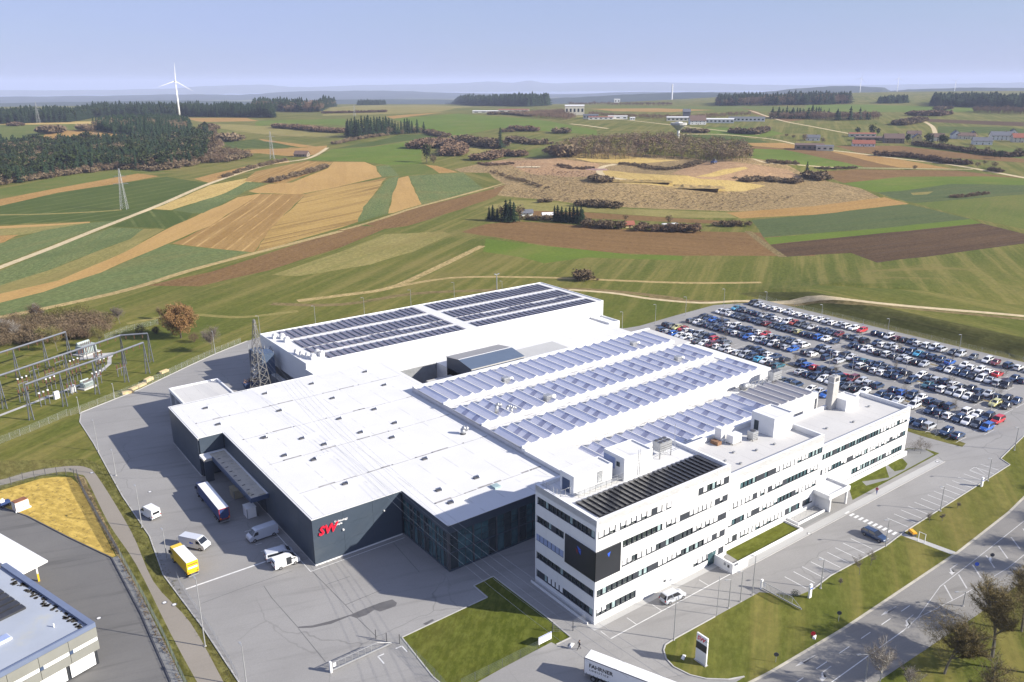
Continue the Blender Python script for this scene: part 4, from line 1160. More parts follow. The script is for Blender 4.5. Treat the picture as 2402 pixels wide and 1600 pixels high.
# gangway along the plant room
t = thing('roof_gangway', 'galvanised grating gangway with railings in front of the office plant rooms', 'walkway', (78, 87.2, 17.75))
pbox('grating', M_METAL, t, 78.0, 87.0, 18.3, 87.6, 87.9, 18.36)
for i in range(9): pbox('railing_post', M_METAL, t, 78 + i * 1.2, 86.98, 17.75, 78.05 + i * 1.2, 87.03, 19.3)
for z in (18.8, 19.28): pbox('handrail', M_METAL, t, 78, 86.98, z, 87.6, 87.03, z + .04)
t = thing('roof_railing', 'blue-grey railed stair cage at the back left corner of the office block roof', 'railing', (75.6, 89.8, 17.75))
for i in range(6): pbox('railing_post', M_METAL, t, 75.6, 88.6 + i * .9, 17.75, 75.65, 88.65 + i * .9, 19.2)
for z in (18.3, 18.75, 19.16): pbox('handrail', M_METAL, t, 75.6, 88.6, z, 75.65, 93.2, z + .04)
for i in range(3): pbox('railing_post', M_METAL, t, 75.6 + i * 1.0, 88.6, 17.75, 75.65 + i * 1.0, 88.65, 19.2)
pbox('handrail', M_METAL, t, 75.65, 88.6, 19.16, 77.7, 88.65, 19.2)
t = thing('antenna_mast', 'slim tripod antenna mast at the back right corner of the office block roof', 'antenna', (104.6, 91.0, 17.75))
mb = MB(); mb.tube((0, 0, 0), (0, 0, 4.6), .035); [mb.tube((math.cos(a) * .8, math.sin(a) * .8, 0), (0, 0, 1.6), .03) for a in (0, 2.1, 4.2)]; mb.put('mast', M_METAL, t)

# scattered small hatches on the office roofs
for k, (x, y, z) in enumerate([(109.5, 84.2, 14.35), (112.6, 85.6, 14.35), (114.0, 83.2, 14.35), (116.8, 87.0, 14.35), (111.2, 88.4, 14.35), (121.0, 85.0, 14.35), (126.0, 84.6, 14.35), (148.5, 87.5, 10.62), (156.2, 86.0, 10.62), (167.0, 88.8, 10.62)]):
    t = thing('roof_vent', f'{["leftmost", "second", "lowest", "farthest back", "back left", "right", "rightmost", "leftmost", "middle", "rightmost"][k]} small dark roof vent on the roof of the {["four-storey wing", "far wing"][z < 12]}', 'roof vent', (x, y, z), group='small vents on the office roofs' if z > 12 else 'small vents on the far wing roof')
    pbox('hood', M_GREYMETAL, t, x, y, z + .12, x + .5, y + .4, z + .34); pbox('neck', M_DARKMETAL, t, x + .1, y + .1, z, x + .4, y + .3, z + .12)

# ------------------------------------------------------------------ the long back hall with solar rows
t = thing('warehouse_hall', 'long white warehouse hall at the back, its roof covered with solar rows', 'warehouse', (78.3, 196.5, 0))
pbox('wall', M_WHITE, t, 78.3, 196.5, 0, 185.5, 230.5, 10.0)
pbox('roof', M_ROOF, t, 78.6, 196.8, 10.0, 185.2, 230.2, 10.2)
parapet(t, 78.3, 196.5, 185.5, 230.5, 10.0, 10.42, .3)
pbox('side_step', M_WHITE, t, 78.0, 190.8, 0, 97.0, 196.5, 8.9)
pbox('loading_door', M_DARKMETAL, t, 78.22, 199, 1.2, 78.29, 222, 3.4)
pbox('plinth_ramp', M_PLINTH, t, 77.6, 197, 0, 78.29, 222, 1.1)
pbox('low_roof', M_ROOF, t, 97.02, 189.6, 4.6, 179.6, 196.49, 5.0)
pbox('low_wall', M_GREYMETAL, t, 97.02, 189.5, 0, 114.3, 189.59, 4.9)
pbox('low_building', M_ROOF, t, 114.4, 165.0, 0, 179.6, 189.59, 5.02)
pbox('grey_roof', M_ROOFG, t, 132.3, 166.0, 5.02, 151.5, 182.6, 5.9)
pbox('end_annex', M_WHITE, t, 179.7, 187.2, 0, 184.4, 196.4, 5.1)
parapet(t, 179.7, 187.2, 184.4, 196.4, 5.1, 5.6, .3)
# arched dark roof
ar = thing('vaulted_hall', 'small hall with a ridged slate-blue roof between the white roofs', 'hall', (114.4, 171.9, 0))
M_SLATE = mat('slate blue sheet', (.085, .115, .165), .4, .06, .3); M_TAUPE = mat('taupe sheet', (.24, .235, .23), .5, .05, .3)
pr = [(171.6 - 171.9, 7.9), (177.7 - 171.9, 8.9), (184 - 171.9, 8.1)]
mb = MB(); mb.profile([(p, z) for p, z in pr] + [(184 - 171.9, 0), (-.3, 0)], 'x', 0, 17.8); mb.put('wall', mat('navy gable', (.03, .045, .075), .5, .05), ar)
MB().profile([(-.5, 7.92), (5.8, 8.97), (5.8, 9.05), (-.5, 8.0)], 'x', -.2, 18.0).put('front_slope', M_SLATE, ar)
MB().profile([(5.8, 8.97), (12.3, 8.15), (12.3, 8.23), (5.8, 9.05)], 'x', -.2, 18.0).put('back_slope', M_TAUPE, ar)
MB().box(-.2, 5.7, 9.05, 18.0, 5.9, 9.12).put('ridge_cap', M_WHITE, ar)
MB().box(-.2, -.62, 7.7, 18.0, -.5, 8.02).put('gutter', M_CONC, ar)
t2 = thing('courtyard_shed', 'small weathered shed with pale walls in the courtyard beside the slate roof', 'shed', (106.0, 172.5, 0))
pbox('wall', M_PLINTH, t2, 106.0, 172.5, 0, 113.6, 181.0, 3.6); pbox('roof', M_CONC, t2, 105.8, 172.3, 3.6, 113.8, 181.2, 3.8)
for i in range(3): pbox('window', M_GLASS, t2, 105.93, 173.4 + i * 2.4, 1.4, 105.99, 174.6 + i * 2.4, 2.8)
pbox('wall', M_ROOF, t2, 98.0, 172.0, 0, 104.5, 176.0, 3.2)
# solar rows
nrow = 0
def pvband(label, x0, x1, y0, y1, gap=None, half=None):
    pv = thing('solar_array', label, 'solar panels', (x0, y0, 10.2))
    x = x0; k = 0
    w = 1.42; L = y1 - y0
    while x < x1 - w:
        if gap and any(a < x < b for a, b in gap): x += 2.05; continue
        y1_ = y1
        if half and (k // 5) % 2: y1_ = y1 - .9
        solar(pv, 'solar_panel', M_PV, x, y0, 10.22, w, (y1_ - y0) / 2 - .04, R(11))
        solar(pv, 'solar_panel', M_PV, x, y0 + (y1_ - y0) / 2, 10.22, w, (y1_ - y0) / 2 - .04, R(11))
        x += 2.05; k += 1
for a, b, side in ((83.5, 131.5, 'left'), (134.5, 184.0, 'right')):
    pvband(f'{side} half of the frontmost solar strip on the warehouse roof', a + (2 if side == 'left' else 0), b, 197.1, 202.2)
    pvband(f'{side} half of the second solar strip from the front on the warehouse roof', a, b, 204.4, 209.2, None, True)
    pvband(f'{side} half of the third solar strip from the front on the warehouse roof', a, b, 210.0, 217.8)
    pvband(f'{side} half of the rearmost solar strip on the warehouse roof', a, b, 220.4, 229.2, None, True)
for k, (x, y, s) in enumerate([(80.5, 224, 1.3), (82.2, 222.6, 1.4), (82.0, 218.8, 1.5), (79.8, 206.2, 1.2), (80.2, 203.8, 1.2), (81.0, 201.6, 1.2), (81.6, 199.4, 1.4), (84.2, 202.4, 1.2), (84.6, 200.6, 1.3)]):
    t = thing('roof_fan', f'{["rear", "middle", "front", "rear", "second", "third", "front", "rear right", "front right"][k]} white domed roof fan in the {["back left group", "front left cluster"][k > 2]} on the warehouse roof', 'roof fan', (x, y, 10.2), group='domed fans on the warehouse roof')
    MB().box(-s / 2, -s / 2, 0, s / 2, s / 2, .9).put('base', M_WHITE, t)
    mb = MB()
    for i in range(3): mb.disc((0, 0), s * (.62 - i * .13), .9 + i * .2, 1.1 + i * .2, 14)
    mb.put('dome', M_ROOF, t)
# process equipment behind the tower
t = thing('dust_extractor', 'blue-grey dust extraction plant with pipes at the left end of the warehouse', 'industrial plant', (70.5, 216.5, 0))
M_STEELB = mat('blue steel', (.055, .085, .14), .5, .15)
for a in ((72.6, 214, 3.2, 76.2, 218.6, 9.4), (73, 221, 3.0, 76.5, 225, 8.2)): pbox('casing', M_STEELB, t, *a)
for x in (72.7, 76.0):
    for y in (214.1, 218.3, 221.1, 224.8): pbox('leg', M_GREYMETAL, t, x, y, 0, x + .2, y + .2, 9.6)
for i in range(3): MB().tube((-.5 + i * .3, -1.5 + i * .5, 2.6 + i), (7.5, 3 + i * 1.2, 7 + i * .8), .35, None, 8).put('pipe', M_METAL, t)
MB().profile([(0, 3.0), (3.0, 3.0), (1.8, 1.2), (1.2, 1.2)], 'y', -2.0, 1.6).put('hopper', M_STEELB, t)
t = thing('skip_container', 'dark blue skip heaped with waste wood by the warehouse corner', 'skip', (67.5, 213.5, 0))
MB().profile([(0, .2), (4.2, .2), (4.8, 2.0), (-.6, 2.0)], 'y', 0, 2.4).put('skip_body', mat('navy skip', (.025, .045, .11), .6, .1), t)
mb = MB()
for i in range(60):
    a, b = rnd.uniform(0, 4.2), rnd.uniform(.2, 2.2); c = rnd.uniform(0, 6.28)
    mb.tube((a, b, 1.9), (a + math.cos(c) * .8, b + math.sin(c) * .6, 2.0 + rnd.uniform(0, .8)), .06, None, 4)
mb.put('waste_wood', M_BROWNWOOD, t)
# ------------------------------------------------------------------ painted lines
M_PAINT = mat('white road paint', (.62, .62, .60), .7, .12, 1.5, dirt=(.35, .35, .34), dirt_amt=.5, dirt_scale=.8)
def line(name, pts, w=.12, z=.006, mt=None):
    """painted strip lying on the paving"""
    ln = [tuple(p[:2]) for p in pts]
    rb = ribbon(ln, w); n = len(ln)
    me = bpy.data.meshes.new(name)
    vs = [(x, y, z) for x, y in rb]
    me.from_pydata(vs, [], [(i, 2 * n - 1 - i, 2 * n - 2 - i, i + 1) for i in range(n - 1)])
    me.materials.append(mt or M_PAINT); me.update()
    o = put(name, me); o['kind'] = 'structure'
    return o
def dashes(name, a, b, n, frac, w=.12):
    a = Vector(a); b = Vector(b)
    for i in range(n):
        line(name, [a.lerp(b, i / n), a.lerp(b, (i + frac) / n)], w)
# stalls along the office front: two angled groups
def stalls(x0, x1, n, ya=69.1, yb=64.9):
    for i in range(n):
        x = x0 + (x1 - x0) * i / (n - 1)
        line('parking_line', [(x, ya), (x, yb)], .12)
stalls(109.7, 129.9, 9); stalls(142.4, 181.0, 16)
line('parking_line', [(178.4, 69.2), (176.2, 69.2), (176.2, 65.4), (178.6, 69.0)], .1)
for i in range(11): line('zebra_stripe', [(137.4, 74.9 - i * .97), (138.8, 74.9 - i * .97)], .5)
line('parking_line', [(74.6, 77.4), (74.6, 75.2), (102.9, 75.25), (102.9, 77.6)], .14)
for x in (80.2, 85.9, 91.6, 97.3): line('parking_line', [(x, 75.3), (x, 77.4)], .1)
line('yard_line', [G('2', 1365, 885), G('2', 1980, 672)], .35)
line('yard_line', [(45.4, 138.5), (45.4, 120.0), (64.0, 119.8)], .16)
for a, b in (((1800, 462), (1850, 447)), ((1880, 558), (1925, 545)), ((1920, 608), (1960, 597)), ((2020, 505), (2050, 497)), ((2060, 560), (2095, 550))):
    line('yard_line', [G('2', *a), G('2', *b)], .12)
for a in ([(585, 1380), (630, 1360)], [(585, 1380), (630, 1432)], [(715, 1322), (760, 1302)], [(760, 1302), (800, 1345)]): line('yard_line', [G('7', *q) for q in a], .2)
# the car park: stall lines for every row
for xc, ya, yb in ((253.5, 88, 187), (243, 86, 186), (235.2, 86, 186), (224.5, 79, 185), (217.8, 79, 184), (207.2, 77, 186), (200.6, 76, 183), (190.7, 78, 128)):
    y = ya
    while y < yb:
        line('parking_line', [(xc - 2.5, y), (xc + 2.5, y)], .1)
        y += 2.45
# the road markings
M_FAINT = mat('worn road paint', (.45, .445, .43), .8, .2, 1.2)
line('lane_line', [(60, 48.9), (88, 49.2), (92, 49.4), (112, 49.25)], .14)
line('lane_line', [(112, 49.25), (117, 49.6), (128, 51.6), (145, 52.0), (165, 52.6)], .12, .006, M_FAINT)
line('lane_line', [(117, 49.5), (128, 48.2), (143, 47.2), (165, 47.6), (190, 50)], .12, .006, M_FAINT)
for i in range(7): line('hatching', [(126 + i * 5, 48.6), (129 + i * 5, 51.4)], .22, .006, M_FAINT)
dashes('lane_line', (88, 52.4), (122, 51.9), 6, .45)
dashes('lane_line', (60, 53.6), (86, 52.5), 4, .45)
M_EDGEDUST = mat('pale road edge', (.40, .37, .30), .9, .2, .5)
line('road_edge', [(60, 58.3), (80, 56.7), (88, 55.9), (105, 55.1), (141, 54.9), (163.5, 55.8), (180, 57.4), (230, 62.6)], .45, .005, M_EDGEDUST)
def arrow(x, y, ang, turn=0, L=5):
    pts = [(-L / 2, -.06), (L / 2 - 1.6, -.06), (L / 2 - 1.6, -.25), (L / 2, 0), (L / 2 - 1.6, .25), (L / 2 - 1.6, .06), (-L / 2, .06)]
    if turn: pts = [(-L / 2, -.07), (L / 2 - 1.8, -.07), (L / 2 - .9, .55), (L / 2 - .7, .3), (L / 2 - .2, 1.1), (L / 2 - 1.6, .95), (L / 2 - 1.3, .75), (L / 2 - 2.0, .07), (-L / 2, .07)]
    me = bpy.data.meshes.new('road_arrow')
    c, s = math.cos(ang), math.sin(ang)
    bm = bmesh.new(); vs = [bm.verts.new((x + a * c - b * s, y + a * s + b * c, .006)) for a, b in pts]; bm.faces.new(vs)
    bmesh.ops.triangulate(bm, faces=bm.faces); bm.to_mesh(me); bm.free(); me.materials.append(M_FAINT)
    o = put('road_arrow', me); o['kind'] = 'structure'
def arrow_px(f, ax, ay, bx, by, turn=0):
    a, b = G(f, ax, ay), G(f, bx, by)
    arrow((a.x + b.x) / 2, (a.y + b.y) / 2, math.atan2(b.y - a.y, b.x - a.x), turn, (b - a).length)
arrow_px('9', 1180, 870, 1035, 958); arrow_px('9', 1335, 948, 1215, 1048, 1); arrow_px('9', 435, 1320, 248, 1425); arrow_px('9', 580, 1420, 425, 1535, 1); arrow_px('9', 1740, 482, 1625, 562, 1)
# wet run and stain across the yard
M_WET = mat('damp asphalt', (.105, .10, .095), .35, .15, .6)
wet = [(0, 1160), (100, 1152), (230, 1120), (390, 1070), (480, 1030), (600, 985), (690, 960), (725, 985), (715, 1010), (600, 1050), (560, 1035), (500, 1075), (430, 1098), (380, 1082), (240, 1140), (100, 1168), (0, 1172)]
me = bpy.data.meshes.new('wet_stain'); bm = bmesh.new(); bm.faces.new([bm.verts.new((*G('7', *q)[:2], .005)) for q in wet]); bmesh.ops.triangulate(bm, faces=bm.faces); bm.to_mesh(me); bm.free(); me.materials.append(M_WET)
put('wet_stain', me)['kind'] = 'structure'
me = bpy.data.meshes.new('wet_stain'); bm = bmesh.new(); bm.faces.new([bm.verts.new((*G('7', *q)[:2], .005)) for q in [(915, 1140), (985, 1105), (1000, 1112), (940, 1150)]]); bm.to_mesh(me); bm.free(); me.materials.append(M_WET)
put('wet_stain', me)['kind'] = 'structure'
M_SEAM = mat('joint sealant', (.10, .10, .098), .7, .2)
for pts in ([(105, 757), (345, 1000), (430, 1095), (580, 1240)], [(205, 850), (380, 790)], [(345, 1000), (610, 890)], [(0, 1175), (200, 1420)], [(700, 545), (890, 760)]):
    line('paving_joint', [G('7', *q) for q in pts], .10, .0045, M_SEAM)
for pts in ([(1480, 990), (1800, 870), (2150, 750)], [(1940, 860), (2000, 950), (2195, 1170)]): line('paving_joint', [G('2', *q) for q in pts], .10, .0045, M_SEAM)
# kerbs
def kerb(pts, w=.18, h=.12, name='kerb', mt=None):
    n = len(pts)
    for i in range(n - 1):
        a, b = Vector(pts[i][:2]), Vector(pts[i + 1][:2])
        d = (b - a); l = d.length
        if l < .05: continue
        mb = MB().box(0, -w / 2, -.05, l, w / 2, h)
        o = mb.put(name, mt or M_CONC, None, loc=(a.x, a.y, 0), rz=math.atan2(d.y, d.x)); o['kind'] = 'structure'
kerb([G('S', *q) for q in [(560, 1600), (478, 1476), (383, 1349), (351, 1259), (287, 1164), (253, 1102), (220, 1041), (187, 990), (190, 968), (268, 937), (327, 914), (440, 860), (505, 830), (580, 800)]])
kerb([G('8', *q) for q in [(1480, 772), (1110, 975), (1025, 1030), (1008, 1080), (1030, 1160), (1100, 1235), (1250, 1310), (1400, 1345), (1600, 1352), (1750, 1325)]])
kerb([G(*q) for q in [('t', 2208, 770), ('t', 1865, 1105), ('t', 2000, 1195), ('6', 1320, 1092), ('6', 1190, 1190), ('6', 780, 1412), ('S', 1906, 1383)]])
kerb([G('7', *q) for q in [(1240, 1015), (1390, 945), (1290, 860), (1433, 790), (1820, 1085), (2005, 1240), (1897, 1292)]], .2, .08)
kerb([G('7', *q) for q in [(1120, 1640), (990, 1530), (760, 1240), (1250, 1010)]], .2, .08)
kerb([G('2', *q) for q in [(0, 278), (200, 348), (500, 503), (820, 655), (1038, 1070), (1255, 1568)]], .22, .14, 'kerb', M_DARKMETAL)
kerb([(103.9, 74.75), (133.8, 74.6), (176, 74.5)], .12, .1)

# ------------------------------------------------------------------ vehicles
def paint_mat():
    m, nt, b = _mat('car paint')
    oi = nt.nodes.new('ShaderNodeObjectInfo')
    nt.links.new(oi.outputs['Color'], b.inputs['Base Color'])
    b.inputs['Roughness'].default_value = .28; b.inputs['Coat Weight'].default_value = .6; b.inputs['Coat Roughness'].default_value = .08
    return m
M_CAR = paint_mat()
M_CARGL = mat('car glass', (.012, .015, .020), .05, .1, spec=.9)
M_TYRE = mat('tyre', (.018, .018, .018), .8, .1)
M_RIM = mat('wheel rim', (.35, .35, .36), .35, .1, metal=.7)
M_LAMPG = mat('headlamp glass', (.55, .57, .60), .15, .05, spec=.8)
M_TAIL = mat('tail lamp', (.30, .015, .012), .25, .05)

def loft(stations, half=False):
    """stations: (x, zl, zh, w_low, w_high) -> closed hull with bevelled shoulders"""
    mb = MB(); vs = []; n = 8
    for x, zl, zh, wl, wh in stations:
        zm = zl + (zh - zl) * .55
        vs += [(x, -wl * .94, zl), (x, -wl, zl + .12), (x, -wl, zm), (x, -wh, zh), (x, wh, zh), (x, wl, zm), (x, wl, zl + .12), (x, wl * .94, zl)]
    fs = []
    for i in range(len(stations) - 1):
        a, b = i * n, (i + 1) * n
        for j in range(n): fs.append((a + j, a + (j + 1) % n, b + (j + 1) % n, b + j))
    fs.append(tuple(range(n - 1, -1, -1))); fs.append(tuple(range((len(stations) - 1) * n, len(stations) * n)))
    return mb.add(vs, fs)

def car_kind(kind):
    L, W, H = dict(hatch=(3.9, .84, 1.42), estate=(4.4, .86, 1.42), saloon=(4.4, .86, 1.38), suv=(4.35, .89, 1.60), van=(4.7, .92, 1.85))[kind]
    h = L / 2
    body = loft([(-h, .42, .82, W * .80, W * .74), (-h + .15, .25, .95, W * .93, W * .86), (-h + .6, .22, .99, W, W * .90), (-.2, .22, .97, W, W * .92),
                 (h - 1.15, .22, .93, W, W * .90), (h - .45, .24, .84, W * .96, W * .84), (h - .1, .30, .68, W * .86, W * .74), (h, .36, .58, W * .78, W * .68)])
    zb = .93
    if kind == 'hatch': g = [(-h + .10, -h + .55), (h - 1.15, h - 1.95)]
    elif kind == 'estate': g = [(-h + .08, -h + .42), (h - 1.25, h - 2.1)]
    elif kind == 'saloon': g = [(-h + .55, -h + 1.25), (h - 1.3, h - 2.15)]
    elif kind == 'suv': g = [(-h + .08, -h + .38), (h - 1.1, h - 1.8)]
    else: g = [(-h + .05, -h + .18), (h - .75, h - 1.45)]
    (b0, t0), (b1, t1) = g
    wl, wh = W * .90, W * .72
    gl = MB().add([(b0, -wl, zb), (b1, -wl, zb), (b1, wl, zb), (b0, wl, zb), (t0, -wh, H - .05), (t1, -wh, H - .05), (t1, wh, H - .05), (t0, wh, H - .05)],
                  [(0, 3, 2, 1), (4, 5, 6, 7), (0, 1, 5, 4), (1, 2, 6, 5), (2, 3, 7, 6), (3, 0, 4, 7)])
    # painted roof and pillars
    body.add([(t0 - .05, -wh - .02, H - .06), (t1 + .06, -wh - .02, H - .06), (t1 + .06, wh + .02, H - .06), (t0 - .05, wh + .02, H - .06), (t0 + .1, -wh + .12, H), (t1 - .1, -wh + .12, H), (t1 - .1, wh - .12, H), (t0 + .1, wh - .12, H)],
             [(0, 3, 2, 1), (4, 5, 6, 7), (0, 1, 5, 4), (1, 2, 6, 5), (2, 3, 7, 6), (3, 0, 4, 7)])
    for s in (-1, 1):
        for (xa, xb) in ((b0, t0), (b1, t1), ((b0 + b1) / 2 - .1, (t0 + t1) / 2 - .1)):
            body.bar((xa, s * (wl + .005), zb), (xb, s * (wh + .01), H - .04), .09)
    wx = h - .82
    return dict(body=body.mesh('body', M_CAR), windows=gl.mesh('windows', M_CARGL), L=L, W=W, wx=wx, h=h)
def wheel_mesh(r=.31, w=.2):
    return MB().tube((0, -w / 2, 0), (0, w / 2, 0), r, None, 12).mesh('wheel', M_TYRE), MB().tube((0, -w / 2 - .01, 0), (0, w / 2 + .01, 0), r * .58, None, 10).mesh('rim', M_RIM)
WH, RIM = wheel_mesh()
LAMP = MB().box(-.05, -.16, -.07, .06, .16, .07).mesh('headlight', M_LAMPG)
TAILM = MB().box(-.05, -.09, -.13, .05, .09, .13).mesh('tail_light', M_TAIL)
PROTO = {}
def make_car(kind):
    k = car_kind(kind)
    t = thing('parked_car', 'car', 'car')
    put('body', k['body'], t); put('windows', k['windows'], t)
    for sx in (-1, 1):
        for sy in (-1, 1):
            w = put('wheel', WH, t, (sx * k['wx'], sy * (k['W'] - .08), .31)); put('rim', RIM, w)
    for sy in (-1, 1):
        put('headlight', LAMP, t, (k['h'] - .10, sy * k['W'] * .62, .62)); put('tail_light', TAILM, t, (-k['h'] + .03, sy * k['W'] * .74, .78))
    return t
CC = {'w': ((.74, .74, .73), 'white'), 's': ((.42, .44, .47), 'silver'), 'g': ((.085, .10, .125), 'dark grey'), 'k': ((.016, .020, .032), 'black'), 'n': ((.020, .045, .105), 'dark navy'),
      'b': ((.02, .11, .42), 'bright blue'), 'c': ((.05, .30, .48), 'light blue'), 'r': ((.50, .022, .03), 'red'), 'd': ((.14, .022, .03), 'dark red'), 'y': ((.50, .48, .22), 'pale yellow'), 't': ((.03, .12, .16), 'teal'), 'o': ((.45, .06, .03), 'orange-red')}
KN = {'hatch': 'hatchback', 'estate': 'estate car', 'saloon': 'saloon', 'suv': 'SUV', 'van': 'people carrier'}
used = {}
LABELS = set()
def car(x, y, ang, kind, colour, label, group=None, z=0, cat='car'):
    if kind not in used: used[kind] = make_car(kind); t = used[kind]
    else: t = dup(used[kind])
    t.location = (x, y, z); t.rotation_euler = (0, 0, ang); t.scale = (1.07, 1.07, 1.07)
    t['label'] = label; t['category'] = cat
    if group: t['group'] = group
    elif 'group' in t: del t['group']
    for c in t.children:
        if c.name.split('.')[0] == 'body': c.color = (*CC[colour][0], 1)
    return t
ORD = ['first', 'second', 'third', 'fourth', 'fifth', 'sixth', 'seventh', 'eighth', 'ninth', 'tenth', 'eleventh', 'twelfth', 'thirteenth', 'fourteenth', 'fifteenth', 'sixteenth', 'seventeenth', 'eighteenth', 'nineteenth', 'twentieth']
RUNS = [  # row, x, y of the leftmost car, y of the rightmost, colours, where the run stands
    (253.5, 186, 144, 'kswswwswwswwswsww', 'left run of the back row beside the grass bank'), (253.3, 140.8, 140.8, 'r', 'gap of the back row beside the grass bank'),
    (253.8, 136.2, 114, 'nnwdknwwws', 'middle run of the back row beside the grass bank'), (253.6, 110.6, 108.3, 'gs', 'pair right of the middle back row run'), (253.6, 104.5, 104.5, 'g', 'space alone in the back row beside the grass bank'),
    (253.8, 100.4, 98, 'wd', 'pair near the right edge in the back row'), (254.2, 94.5, 89, 'nws', 'last run at the back row right edge'),
    (242.4, 185.2, 162.5, 'cngnnsnwww', 'left run of the upper side of the second row'), (242.8, 165.2 - 5, 143, 'oggwnnnd', 'second run of the upper side of the second row'), (243.2, 139.6, 133.6, 'gnsk', 'short third run of the upper side of the second row'),
    (243.6, 130, 109.5, 'nwswnncnnn', 'long right run of the upper side of the second row'), (243.6, 106.4, 106.4, 'b', 'space alone right of the long run in the second row'), (243.6, 102.4, 93, 'wwwwr', 'five-car run of the upper side of the second row'), (243.4, 88.4, 86, 'nn', 'rightmost pair of the second row'),
    (234.4, 185.8, 167.5, 'wswngknng', 'left run of the lower side of the second row'), (234.6, 165.3, 142.6, 'dgnngynnbw', 'second run of the lower side of the second row'), (234.6, 139.2, 139.2, 'n', 'space alone in the lower side of the second row'),
    (235.4, 133.4, 110.2, 'nnwwkwgswks', 'middle run of the lower side of the second row'), (236.3, 105.4, 87.4, 'nwnnkwssk', 'right run of the lower side of the second row'),
    (223.6, 185, 143, 'knbnnwwnngwrsngnww', 'left run of the upper side of the third row'), (224, 137.9, 109.2, 'nsnwnwntnngnnk', 'middle run of the upper side of the third row'), (225.2, 105.8, 80.4, 'wgsnwgknsnkn', 'right run of the upper side of the third row'),
    (216.8, 184, 142.6, 'gwgngngnwnbwsnwksb', 'left run of the lower side of the third row'), (217.6, 138.3, 135.9, 'gw', 'pair in the lower side of the third row'), (218.0, 131.4, 131.4, 'n', 'lone space left in the lower side of the third row'), (218.2, 127.3, 127.3, 's', 'lone space right in the lower side of the third row'),
    (218.8, 122.6, 109.4, 'nwkwwnn', 'middle run of the lower side of the third row'), (219.2, 105.4, 105.4, 'n', 'lone space of the right part of the third row'), (218.9, 100.8, 87.4, 'tnwswwk', 'right run of the lower side of the third row'), (219.8, 83.2, 80.6, 'yk', 'pair at the right end of the third row'),
    (206.2, 186, 160, 'kgyrwnsgnrgg', 'left run of the upper side of the fourth row'), (206.6, 151.5, 141.5, 'knnwn', 'middle run of the upper side of the fourth row'), (206.6, 138, 138, 'k', 'lone space of the upper side of the fourth row'), (207.4, 133.2, 108.8, 'nbrngnrdssn', 'long run of the upper side of the fourth row'),
    (208, 104.4, 89.2, 'nbnwnkn', 'right run of the upper side of the fourth row'), (208.5, 84.9, 77.6, 'wwnr', 'last run of the upper side of the fourth row'),
    (200, 182.4, 164, 'nsbwwsgw', 'left run of the lower side of the fourth row'), (200.4, 161.5, 151, 'dwsws', 'second run of the lower side of the fourth row'), (200.6, 148.4, 140.6, 'sncw', 'third run of the lower side of the fourth row'), (200.4, 138.3, 135.8, 'gt', 'pair of the lower side of the fourth row'),
    (200.6, 128.6, 108.6, 'snnwwngkw', 'long run of the lower side of the fourth row'), (201.5, 104.7, 99.6, 'nns', 'three-car run behind the far office wing'), (201.6, 95.4, 95.4, 'w', 'space alone just behind the far office wing'), (201.8, 91, 77.2, 'nnwnwgb', 'right run of the lower side of the fourth row'),
    (190.7, 127.8, 122.8, 'gnn', 'three-car run nearest the cooling unit'), (190.5, 118.4, 113.6, 'wsb', 'three-car run beside the concrete chimney'), (191.4, 90.8, 86, 'nns', 'nearest run behind the far office wing'), (191.6, 82, 79.2, 'nn', 'nearest pair of the car park'),
]
KINDS = ['hatch', 'estate', 'hatch', 'saloon', 'suv', 'hatch', 'estate', 'suv']
crow = random.Random(5)
for x, ya, yb, cols, where in RUNS:
    n = len(cols)
    for i, c in enumerate(cols):
        y = ya + (yb - ya) * (i / (n - 1) if n > 1 else 0)
        kd = crow.choice(KINDS)
        ang = (0 if crow.random() < .45 else math.pi) + crow.uniform(-.02, .02)
        if n == 1: lb = f'{CC[c][1]} {KN[kd]} in the {where}'
        elif cols.count(c) == 1: lb = f'the one {CC[c][1]} car in the {where}'
        else: lb = f'{CC[c][1]} {KN[kd]}, {ORD[i]} from left in the {where}'
        for a_, b_ in ((' beside the grass bank', ''), (' of the upper side of the', ', upper half of'), (' of the lower side of the', ', lower half of'), (' run of the ', ' run, '), ('people carrier', 'van')):
            if len(lb.split()) > 16: lb = lb.replace(a_, b_)
        if len(lb.split()) > 16: print('LONG', lb)
        car(x + crow.uniform(-.22, .22), y + crow.uniform(-.08, .08), ang, kd, c, lb, 'cars in the staff car park')
car(89.6, 76.35, R(-4), 'suv', 's', 'silver estate-backed car in the marked bay in front of the office block', None)
car(133.7, 66.7, R(-93), 'estate', 'n', 'dark blue estate car parked beside the zebra crossing', None)
car(66.6 - 9.3, 77 - 7.6, R(100), 'hatch', 'w', 'white small car at the bottom edge left of the white trailer', None)
car(204.8, 118.6, R(-20), 'van', 'n', 'large dark blue van standing between two rows of the car park', None)

